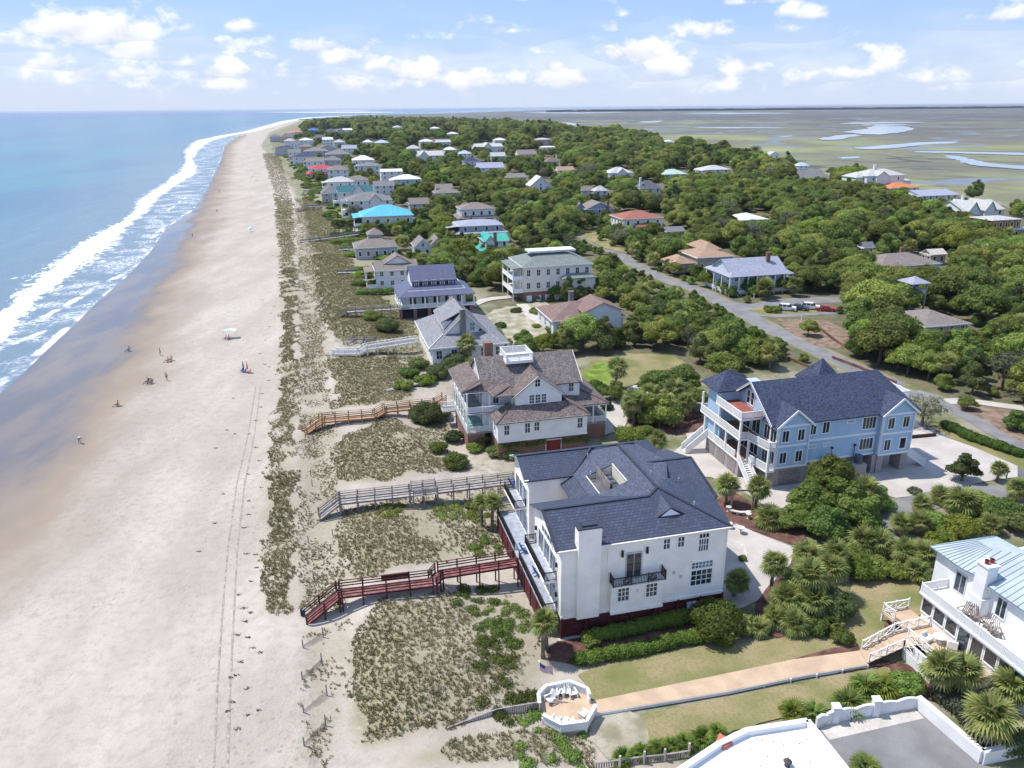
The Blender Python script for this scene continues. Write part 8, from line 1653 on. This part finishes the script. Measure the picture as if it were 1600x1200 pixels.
for px, py, r, h_, mt, lab in ((1120, 992, 2.9, 3.4, HEDGEL, 'big rounded light green bush at the end of the clipped hedges'), (925, 1010, .8, .9, SHRUBL, 'small dark bush at the seaward end of the house bed'), (1268, 985, 1.6, 1.5, SHRUBL, 'bush in the mulch under the palms, right of centre'), (1300, 960, 2.4, 2.6, DARKL, 'dark bush behind the right side of the mulch bed'), (1160, 985, 1.5, 1.6, PALML, 'olive bush right of the big rounded bush'), (1312, 1000, 1.3, 1.2, SHRUBL, 'low bush at the lawn edge of the mulch bed'),
        (1340, 900, 2.2, 2.4, LIMEL, 'bright yellow green bush behind the dry lawn'), (1330, 890, 2.2, 2.8, HEDGEL, 'fresh green bush left of the yellow green one'), (1368, 898, 1.9, 2.2, SHRUBL, 'round green bush in the row behind the lawn'), (1395, 902, 1.6, 1.8, SHRUBL, 'smaller bush near the white tank'), (1412, 1078, 1.6, 1.5, SHRUBL, 'dark round bush at the corner of the white wall'),
        (1160, 876, .5, .7, PALML, 'little clipped plant inside the curved kerb on the forecourt'), (1428, 770, 1.1, .8, GREYL, 'grey green yucca like clump beside the apron'), (1372, 770, .5, .8, GREYL, 'small grey shrub at the end of the apron'),
        (686, 708, 1.5, 1.6, SHRUBL, 'dark green bush nearest the sea below the white shingled house'), (714, 730, 2.0, 2.0, SHRUBL, 'largest dark bush below the porch corner of the white shingled house'), (742, 705, 1.3, 1.4, SHRUBL, 'round bush at the brick porch corner'), (710, 690, 1.6, 1.9, DARKL, 'dark clipped round bush beside the brick base'), (665, 660, 3.0, 3.4, DARKL, 'large dark bush beside the tan boardwalk'), (690, 655, 1.8, 2.2, PALML, 'olive bush between the tan boardwalk and the porch'), (840, 690, 1.8, 1.2, SHRUBL, 'low bush left of the red garage door'), (905, 690, 1.7, 1.3, HEDGEL, 'light green bush right of the red garage door'),
        (775, 712, 1.6, 1.4, PALML, 'pale palmetto clump in front of the white clapboard wing'), (800, 716, 1.4, 1.2, PALML, 'second pale palmetto clump in front of the white clapboard wing'), (640, 590, 2.2, 1.6, SHRUBL, 'bright green shrub seaward of the white shingled house'), (665, 600, 2.4, 1.8, HEDGEL, 'light green shrub by the low plank walk'), (630, 610, 2.4, 1.4, SHRUBL, 'wide low shrub beside the low plank walk'), (685, 590, 2.6, 2.6, DARKL, 'dark shrub below the silver gabled house'), (715, 575, 3.0, 3.0, DARKL, 'dark tangled shrub behind the silver gabled house corner'), (655, 575, 2.4, 2.2, DARKL, 'dark shrub left of the tangled one'),
        (605, 520, 3.0, 3.2, DARKL, 'dark rounded bush on the dune by the grey boardwalk'), (582, 505, 2.6, 2.4, SHRUBL, 'green bush under the grey boardwalk'), (1020, 640, 2.4, 2.8, SHRUBL, 'bush at the bend of the garden drive'), (985, 690, 2.6, 2.4, HEDGEL, 'round bush beside the cream house rear'), (930, 612, 2.2, 2.0, HEDGEL, 'clipped round bush at the porch of the white shingled house'), (948, 640, 1.2, 1.6, DARKL, 'dark ball bush at the right porch'),
        (1206, 487, 2.8, 1.5, LIMEL, 'neat round light green hedge ring on the traffic island'), (864, 520, 2.2, 1.6, SHRUBL, 'bush beside the sandy path'), (782, 512, 1.6, 1.2, DARKL, 'dark bush at the seaward end of the sandy lot'), (806, 488, 1.8, 1.2, SHRUBL, 'green bush at the upper side of the sandy lot'), (812, 530, 1.6, 1.1, SHRUBL, 'green bush at the lower side of the sandy lot'), (838, 512, 1.3, .9, LIMEL, 'lime bush in the middle of the sandy lot'), (790, 540, 1.9, 1.4, HEDGEL, 'light bush at the bottom corner of the sandy lot'), (838, 490, 2.0, 1.6, SHRUBL, 'bush at the brown roofed house corner'), (1508, 628, 1.2, 1.4, GREYL, 'small shrub at the fork of the back street'), (735, 470, 1.8, 1.8, DARKL, 'dark bush at the drive of the blue-grey metal roofed house'), (738, 795, 1.0, .8, SHRUBL, 'small bright bush beside the sea deck palms'), (1500, 835, 2.2, 2.4, LIMEL, 'lime green bush in the thicket near the right edge'), (1530, 800, 2.4, 2.6, SHRUBL, 'green bush in the upper thicket'), (1565, 815, 2.6, 3.0, SHRUBL, 'large green bush near the right edge'), (1590, 830, 2.2, 2.6, DARKL, 'dark bush at the right edge'), (1460, 825, 1.8, 2.0, SHRUBL, 'bush at the left of the thicket'), (1470, 850, 1.8, 1.6, LIMEL, 'low lime bush above the metal roof')): bush(lab, px, py, r, h_, mt, size=.15)
for kind, px, py, sc, hs, lab in (('myrtle', 1262, 808, 1.05, 1.05, 'wax myrtle at the left of the thicket before the blue house'), ('myrtle', 1292, 790, 1.35, 1.1, 'tallest wax myrtle in the middle of the thicket before the blue house'), ('myrtle', 1322, 812, 1.15, 1.0, 'wax myrtle right of the tallest one'), ('myrtle', 1345, 825, .95, 1.0, 'wax myrtle at the right front of the thicket'), ('myrtle', 1285, 838, 1.0, .9, 'wax myrtle at the front of the thicket'), ('myrtle', 1240, 826, .8, .8, 'small wax myrtle at the left front of the thicket'), ('myrtle', 1372, 800, .75, .9, 'small wax myrtle by the drive end of the thicket'), ('cedar', 1310, 835, .7, .7, 'dark evergreen in the front of the thicket'),
        ('cedar', 1503, 752, .85, .72, 'small rounded dark tree standing alone on the apron'), ('bare', 1440, 665, .95, .9, 'thin grey green tree at the corner of the blue house'), ('oak', 1510, 640, .45, .8, 'little spreading tree at the fork of the back street'), ('myrtle', 1588, 672, .8, .9, 'small round tree in the pine straw bed at the right'), ('bare', 1565, 610, 1.1, 1.1, 'grey leafless looking tree at the edge of the dark woods'), ('oak', 1262, 525, .62, .95, 'small dark tree in the clearing beside the street'),
        ('myrtle', 995, 655, 1.0, .9, 'wax myrtle between the garden drive and the apron'), ('myrtle', 1030, 665, 1.3, .9, 'broad wax myrtle between the two drives'), ('oak', 1062, 615, .95, .9, 'oak right of the garden lawn'), ('oak', 1022, 622, .9, .95, 'oak behind the garden drive'), ('myrtle', 1010, 690, .7, .8, 'wax myrtle by the back roof of the cream house'), ('oak', 1085, 640, .75, .8, 'small oak beside the white decks of the blue house'), ('oak', 1130, 590, .95, .85, 'oak behind the tower of the blue house'), ('myrtle', 1185, 570, 1.3, .9, 'broad round tree behind the blue house roof'), ('myrtle', 960, 625, .9, .8, 'dark bush tree by the lawn')):
    tree(kind, lab, px, py, sc, hs)
for b_, hh, sz, lab in (((990, 665), 4.5, 1.1, 'palm with drooping head beside the garden drive'), ((1012, 640), 3.0, 1.0, 'palm behind the garden drive, pale skirt'), ((962, 610), 4.5, 1.2, 'tall palm on the garden lawn'), ((1050, 640), 3.5, 1.2, 'palm with pale dead skirt in the middle of the oaks'), ((1028, 712), 2.5, .9, 'palm at the back corner of the cream house'), ((745, 600), 3.5, 1.1, 'palm between the white and the silver gabled house'), ((728, 570), 4.5, 1.2, 'tall palm over the silver gabled house corner'), ((778, 545), 3.0, .9, 'palm behind the brick chimney of the white shingled house'), ((1070, 655), 3.0, 1.0, 'palm near the left stair of the blue house')): palm(lab, b_[0], b_[1], hh, sz * 1.2, near=True, n=30)
def hedge(label, px, w, h_, mt=HEDGEL, seed=1, dens=420, name='hedge', cat='hedge', pts=None):
    P_ = [G(a, b, 0) for a, b in px]; lobes = []; r = random.Random(seed); o_ = P_[0]
    for a, b in zip(P_[:-1], P_[1:]):
        n = max(1, int((b - a).length / (w * .55)))
        for k in range(n + 1): p = a.lerp(b, k / n) - o_; lobes.append((p.x + r.uniform(-.1, .1), p.y + r.uniform(-.1, .1), h_ * .5 + r.uniform(-.05, .05), w * .55 * r.uniform(.9, 1.15)))
    me = leafcloud(name, lobes, int(len(lobes) * dens * w), .11, mt, low=-.6, core=.85, flat=h_ / w * .9); o = link(name, me, None, (o_.x, o_.y, gz(o_.x, o_.y))); tag(o, label, cat); return o
hedge('clipped hedge close under the long wall of the cream house', [(918, 1004), (1000, 987), (1080, 968)], 1.5, 1.3, seed=2)
hedge('clipped hedge at the lawn edge, parallel to the one under the wall', [(908, 1036), (1000, 1020), (1088, 1000)], 1.4, 1.1, seed=3)
hedge('long clipped light green hedge between the two streets', [(1478, 668), (1520, 688), (1560, 702), (1590, 712)], 2.0, 1.2, HEDGEL, 4, 500)
hedge('dark grey green creeper hedge behind the diagonal white wall', [(1474, 1094), (1514, 1127), (1548, 1164)], 2.0, 1.4, GREYL, 5, 450)
hedge('dark hedge below the metal roofed house at the right edge', [(1560, 1175), (1600, 1172), (1640, 1165)], 2.0, 1.6, DARKL, 6)
hedge('green hedge along the dune by the blue-grey metal roofed house', [(555, 450), (605, 447)], 2.6, 1.6, SHRUBL, 7); hedge('second, shorter hedge by the blue-grey metal roofed house', [(562, 463), (612, 459)], 2.4, 1.4, SHRUBL, 8); hedge('dark clipped hedge in front of the low grey hipped house', [(522, 372), (575, 370)], 3.0, 2.0, DARKL, 9); hedge('clipped hedge behind the dark one by the row of palms', [(522, 384), (572, 381)], 3.0, 1.8, SHRUBL, 10); hedge('clipped hedge by the cream mansion arcade', [(735, 448), (765, 446)], 2.0, 1.2, SHRUBL, 11)
# ivy hanging over the brick base of the white house
lobes = [(x, y, z, .5) for x, y, z in [(0.3 + k * .62, .45, 2.3 - .35 * random.random()) for k in range(12)] + [(10.2 + k * .6, .45, 2.2 - .5 * random.random()) for k in range(7)] + [(-.6 - .6 * k, 5.1, 1.6) for k in range(3)]]
iv = link('ivy', leafcloud('ivy', lobes, 2600, .1, SHRUBL, low=-.9, core=.6, flat=.7), None, IVY_HOUSE.location, ROT); tag(iv, 'ivy hanging over the brick base below the white clapboard wing', 'ivy')
# row of palms in front of the cyan roofed house
for k in range(11): palm('palm of the regular row before the cyan roofed house', 524 + k * 6.2, 367 - k * .35, 4.5, 1.2, False, group='row of palms before the cyan roofed house')
# ---- woods
EXB = [(hh[3]) for hh in HOUSES]
PROT = []
def along(px, step=6):
    for a, b in zip(px[:-1], px[1:]):
        n = max(1, int(math.hypot(b[0] - a[0], b[1] - a[1]) / step))
        for k in range(n + 1): yield (a[0] + (b[0] - a[0]) * k / n, a[1] + (b[1] - a[1]) * k / n)
for L_ in (ROADPX[1:], [(1120, 470), (1175, 480), (1230, 471), (1310, 468)], [(1150, 487), (1215, 490), (1300, 484)], [(1220, 515), (1275, 520), (1300, 535)], [(1425, 612), (1470, 628), (1520, 652), (1570, 680)], [(1480, 625), (1560, 632), (1600, 640)], [(735, 478), (760, 468), (800, 463), (850, 457)], [(815, 475), (830, 492), (852, 503)], [(1205, 487), (1290, 478)], [(915, 575), (985, 560), (1050, 565)], [(760, 500), (800, 485)], [(1545, 585), (1565, 600)], [(905, 372), (930, 362)]): PROT += list(along(L_))
PROT = np.array(PROT)
HB = np.array(EXB, float)
def clear(x, y, r, h_):
    b = PX((x, y, 0)); tp = PX((x, y, h_)); ppm = FPX / b[2]; w = r * ppm * .85
    if ((HB[:, 0] - w * .3 < b[0]) & (b[0] < HB[:, 2] + w * .3) & (HB[:, 1] + (HB[:, 3] - HB[:, 1]) * .45 < b[1]) & (b[1] < HB[:, 3] + 1)).any(): return False
    hx0 = HB[:, 0]; hx1 = HB[:, 2]; hy1 = HB[:, 1] + (HB[:, 3] - HB[:, 1]) * .74
    if ((b[0] + w > hx0) & (b[0] - w < hx1) & (tp[1] < hy1) & (b[1] > HB[:, 3] - (HB[:, 3] - HB[:, 1]) * .2) & (b[1] < HB[:, 3] + 90)).any(): return False
    d = (np.abs(PROT[:, 0] - b[0]) < w + .5 * ppm) & (PROT[:, 1] < b[1] + .8 * ppm) & (PROT[:, 1] > tp[1] - 1)
    return not d.any()
def inpoly(P, L): return sdist(P, L, True)[0]
NOGO = [line(p) for p in ([(900, 632), (900, 560), (985, 545), (1070, 552), (1092, 580), (1060, 600), (1010, 640), (960, 690)], [(1215, 495), (1300, 497), (1340, 525), (1310, 548), (1230, 520)], [(760, 520), (745, 480), (800, 470), (850, 480), (880, 500), (855, 530), (800, 545)], [(1425, 600), (1600, 640), (1600, 720), (1450, 660)], [(1165, 476), (1310, 465), (1310, 495), (1165, 498)], [(1045, 700), (1098, 655), (1105, 600), (1150, 592), (1300, 600), (1430, 640), (1450, 700), (1100, 760)])]
cand = []; yv = 95.0
while yv < 5200:
    sp_ = min(15, 3.5 + yv / 140); xr = .78 * (yv + 30); xs = np.arange(-xr * .9, xr, sp_); xs = xs + rng.uniform(-.38, .38, len(xs)) * sp_; ysr = yv + rng.uniform(-.38, .38, len(xs)) * sp_
    cand.append(np.stack([xs, ysr, np.full(len(xs), sp_)], 1)); yv += sp_ * .92
cand = np.concatenate(cand); d = inpoly(cand[:, :2], WOODS); cand = cand[(d > .5)]
ok = np.ones(len(cand), bool)
for ng in NOGO: ok &= inpoly(cand[:, :2], ng) < 0
cand = cand[ok]; VE = np.array(VEG); near_list, far_list = [], []
order = np.argsort(cand[:, 1])
for i in order:
    x, y, sp_ = cand[i]
    bx, by, dep = PX((x, y, 0))
    if bx < -60 or bx > 1680 or by < 180: 
        if bx < -200 or bx > 1850: continue
    if y < 420 and len(VE) and ((VE[:, 0] - x) ** 2 + (VE[:, 1] - y) ** 2).min() < 9: continue
    nz_ = mnoise.noise(Vector((x * .016, y * .016, 3))); r1 = rng.random(); sc = (sp_ / 4.6) ** .85 * (.62 + .75 * rng.random() ** 1.5) * (1 + .3 * nz_)
    kind = 'lime' if r1 < .05 else 'bare' if r1 < .075 else 'cedar' if r1 < .19 - .12 * nz_ else 'myrtle' if r1 < .4 else 'palm' if (r1 < (.72 if (bx < 770 and 280 < by < 455) else .47) and y < 900) else 'oak'
    for tryn in range(3):
        hgt = {'oak': 6.2, 'lime': 6.2, 'bare': 6.2, 'cedar': 6.8, 'myrtle': 4.6, 'palm': 6.5}[kind] * sc; rad = {'oak': 4.0, 'lime': 4, 'bare': 4, 'cedar': 2.7, 'myrtle': 2.7, 'palm': 1.9}[kind] * sc
        if clear(x, y, rad, hgt): (near_list if len(near_list) < 270 else far_list).append((x, y, sc, kind)); break
        sc *= .6; kind = 'myrtle' if kind != 'palm' else 'palm'
        if sc < .3: break
KW = {'oak': 'broad live oak', 'lime': 'yellow green oak', 'bare': 'grey thin leaved tree', 'cedar': 'dark pointed evergreen', 'myrtle': 'dense round wax myrtle'}
for (x, y, sc, kind) in near_list:
    w_ = where(x, y); sz_ = 'small ' if sc < .7 else 'large ' if sc > 1.05 else ''
    if kind == 'palm': palm('cabbage palm standing ' + w_, 0, 0, 3.5 * sc + 1, 1.25, False, group='cabbage palms ' + w_, pos=(x, y))
    else: tree(kind, sz_ + KW[kind] + ' ' + w_, 0, 0, sc, .95 + .2 * rng.random(), group=sz_ + KW[kind] + 's ' + w_, pos=(x, y, 0))
# the rest of the woods reads as one mass of crowns: one object, its points set with the same crowns
V = np.array([(x, y, 0.0 if k != 'palm' else 3.2) for x, y, s_, k in far_list]); me = bpy.data.meshes.new('woodland'); me.from_pydata(V.tolist(), [], [])
CI = {'oak': [0, 1, 2, 3], 'lime': [4, 5], 'myrtle': [6, 7, 8], 'cedar': [9, 10, 11], 'bare': [12], 'palm': [13, 14, 15]}
vi = np.array([CI[k][int(rng.integers(len(CI[k])))] for *_, k in far_list]); sc_ = np.array([s_ if k != 'palm' else 1.5 for _, _, s_, k in far_list])
for nm, ar, ty in (('variant', vi, 'INT'), ('size', sc_, 'FLOAT'), ('turn', rng.random(len(V)) * 6.28, 'FLOAT')): a_ = me.attributes.new(nm, ty, 'POINT'); a_.data.foreach_set('value', ar.astype('i4' if ty == 'INT' else 'f4'))
wo_ = link('woodland', me); tag(wo_, 'dense maritime oak woods covering the island into the distance', None, None, 'stuff')
cr_list = [KITS[('oak', k)][0] for k in range(4)] + [KITS[('lime', k)][0] for k in range(2)] + [KITS[('myrtle', k)][0] for k in range(3)] + [KITS[('cedar', k)][0] for k in range(3)] + [KITS[('bare', 0)][0]] + PCROWN
src = {}
for o in bpy.data.objects:
    if o.name.split('.')[0] == 'crown' and o.data and o.data.name not in src: src[o.data.name] = o
ng = bpy.data.node_groups.new('woodland', 'GeometryNodeTree'); ng.interface.new_socket('Geometry', in_out='INPUT', socket_type='NodeSocketGeometry'); ng.interface.new_socket('Geometry', in_out='OUTPUT', socket_type='NodeSocketGeometry')
gi = ng.nodes.new('NodeGroupInput'); go = ng.nodes.new('NodeGroupOutput'); jn = ng.nodes.new('GeometryNodeJoinGeometry')
def nattr(n, ty): a = ng.nodes.new('GeometryNodeInputNamedAttribute'); a.data_type = ty; a.inputs[0].default_value = n; return a.outputs[0]
va, sa, ta = nattr('variant', 'INT'), nattr('size', 'FLOAT'), nattr('turn', 'FLOAT'); cx_ = ng.nodes.new('ShaderNodeCombineXYZ'); ng.links.new(ta, cx_.inputs[2])
m2p = ng.nodes.new('GeometryNodeMeshToPoints'); ng.links.new(gi.outputs[0], m2p.inputs[0])
for k, cm in enumerate(cr_list):
    if cm.name not in src: continue
    oi = ng.nodes.new('GeometryNodeObjectInfo'); oi.inputs[0].default_value = src[cm.name]; oi.inputs['As Instance'].default_value = True
    cp_ = ng.nodes.new('FunctionNodeCompare'); cp_.data_type = 'INT'; cp_.operation = 'EQUAL'; ng.links.new(va, cp_.inputs[2]); cp_.inputs[3].default_value = k
    ip = ng.nodes.new('GeometryNodeInstanceOnPoints'); ng.links.new(m2p.outputs[0], ip.inputs[0]); ng.links.new(cp_.outputs[0], ip.inputs['Selection']); ng.links.new(oi.outputs['Geometry'], ip.inputs['Instance']); ng.links.new(cx_.outputs[0], ip.inputs['Rotation']); ng.links.new(sa, ip.inputs['Scale']); ng.links.new(ip.outputs[0], jn.inputs[0])
ng.links.new(jn.outputs[0], go.inputs[0]); md = wo_.modifiers.new('woods', 'NODES'); md.node_group = ng
print('TREES', len(near_list), len(far_list))
# ---- shrubs on the seaward lots
LOT = line([(470, 240), (500, 262), (560, 290), (600, 345), (640, 400), (625, 430), (600, 450), (560, 440), (540, 400), (520, 350), (490, 320), (455, 262), (432, 225)])
bb0, bb1 = LOT.min(0), LOT.max(0); k = 0; shm = [leafcloud('shrub', treekit('myrtle', 90 + j)[0], 1800, .24, (SHRUBL, HEDGEL, LIMEL)[j], core=.85) for j in range(3)]
nsh = 0
while nsh < 240 and k < 6000:
    x, y = rng.uniform(bb0[0], bb1[0]), rng.uniform(bb0[1], bb1[1])
    if inpoly(np.array([[x, y]]), LOT)[0] < 0: k += 1; continue
    b = PX((x, y, 0)); k += 1
    if not clear(x, y, 2.0, 1.4): continue
    nsh += 1
    w_ = where(x, y); o = link('shrub', shm[int(rng.integers(3))], None, (x, y, 0), rng.random() * 6); o.scale = (rng.uniform(.6, 1.7), rng.uniform(.6, 1.4), rng.uniform(.25, .5)); tag(o, 'low wind clipped shrub ' + w_, 'shrub', 'wind clipped shrubs ' + w_)
# ---- dune grass: tufts of blades, too many to count
PT, SZ = [], []
for px, den, size, keep_, fall in DG:
    L_ = line(px); a0, a1 = L_.min(0), L_.max(0); area = (a1 - a0).prod(); den = den * 2.0; size = size * .72; n = int(min(area * den, 90000)); Q = a0 + rng.random((n, 2)) * (a1 - a0); e = inpoly(Q, L_); nzq = wav(Q[:, 0] * 1.9, Q[:, 1] * 1.9) * .6 + wav(Q[:, 0] * .55, Q[:, 1] * .6, 2) * .55
    uu = sdist(Q, DUNE_EDGE)[0]; ok = (e + nzq * 2.4 > 0) & (nzq * .5 + .5 + .25 * rng.random(n) < .35 + keep_ * .8 - fall * np.clip((uu - 11) / 14, 0, 1)); PT.append(Q[ok]); SZ.append(size * (.6 + .7 * rng.random(ok.sum())))
PT = np.concatenate(PT); SZ = np.concatenate(SZ)
def clearwalk(P): return np.ones(len(P), bool)
if len(PT) > 105000: s_ = rng.permutation(len(PT))[:105000]; PT, SZ = PT[s_], SZ[s_]
zt_ = ground_z(PT); nb = 7; n = len(PT)
azb = rng.random((n, nb)) * 6.28; ln = SZ[:, None] * (.55 + .65 * rng.random((n, nb))); sprd = .35 + .55 * rng.random((n, nb)); r0 = .22 * SZ[:, None] * rng.random((n, nb))
base = np.stack([PT[:, 0:1] + np.cos(azb) * r0, PT[:, 1:2] + np.sin(azb) * r0, np.repeat(zt_[:, None], nb, 1) - .03], -1); dirv = np.stack([np.cos(azb) * sprd + .18, np.sin(azb) * sprd, np.ones((n, nb)) * .8], -1); tip = base + dirv * ln[..., None]; sd_ = np.stack([-np.sin(azb), np.cos(azb), np.zeros((n, nb))], -1) * (.024 + .035 * SZ[:, None, None]); mid = base * .45 + tip * .55 + np.array([0, 0, .06])
V = np.stack([base, mid + sd_ * 1.3, tip, mid - sd_ * 1.3], 2).reshape(-1, 3); nq = n * nb; F = (np.arange(nq)[:, None] * 4 + np.array([[0, 1, 2, 3]]))
GR = leafmat('dune_grass_blades', (.165, .17, .07), (.38, .36, .185), rand=.0)
me = npmesh('dune_grass', V, F, dict(lv=np.repeat(np.clip(np.repeat(.5 + .35 * wav(PT[:, 0], PT[:, 1], 5), nb) + .5 * (rng.random(nq) - .5), 0, 1), 4)), False); me.materials.append(GR); tag(link('dune_grass', me), 'olive dune grass in tufts with bare sand showing between', None, None, 'stuff'); print('GRASS', n)
# green vine patches on the dunes
def vine(lab, px, py, r):
    p = G(px, py, .6); rr = random.Random(int(px)); lobes = []
    for k in range(int(9 * r)): a, q = rr.uniform(0, 6.28), r * math.sqrt(rr.random()); x, y = math.cos(a) * q, math.sin(a) * q * 1.2; lobes.append((x, y, gz(p.x + x, p.y + y) + .05, rr.uniform(.35, .75)))
    tag(link('vine_patch', leafcloud('vine_patch', lobes, int(1100 * r), .10, SHRUBL, low=-.1, core=.55, flat=.5), None, (p.x, p.y, 0)), lab, 'vine')
for px, py, r, lab in ((790, 960, 1.6, 'bright green vine patch at the top of the near dune'), (782, 990, 1.5, 'green vine patch on the landward slope of the near dune'), (770, 1030, 1.4, 'green vine patch lower on the near dune'), (745, 935, 1.6, 'olive vine patch along the near dune crest'), (795, 1095, 1.6, 'green vine patch seaward of the round deck'), (860, 1165, 2.4, 'large green vine patch in front of the round deck'), (745, 800, 1.0, 'green vine patch by the two thin palms'), (700, 800, 1.2, 'green vine patch under the grey boardwalk'), (760, 850, 1.2, 'green vine patch beside the sea deck'), (610, 800, 1.2, 'vine patch by the posts of the grey boardwalk')): vine(lab, px, py, r * 1.5)
# ================================================================== air
HAZE = 3e-5
bm = bmesh.new(); bmesh.ops.create_cube(bm, size=1); me = bpy.data.meshes.new('haze'); bm.to_mesh(me); bm.free()
hz = link('haze', me); hz.scale = (64000, 70000, 62); hz.location = (0, 34000, 24); tag(hz, 'thin sea haze over the whole coast', None, None, 'stuff')
m = bpy.data.materials.new('haze'); m.use_nodes = True; t = m.node_tree; t.nodes.clear(); pv = N(t, 'ShaderNodeVolumePrincipled'); pv.inputs['Color'].default_value = (.80, .87, 1.0, 1); pv.inputs['Density'].default_value = HAZE; pv.inputs['Anisotropy'].default_value = .2; om = N(t, 'ShaderNodeOutputMaterial'); t.links.new(pv.outputs[0], om.inputs['Volume']); me.materials.append(m)
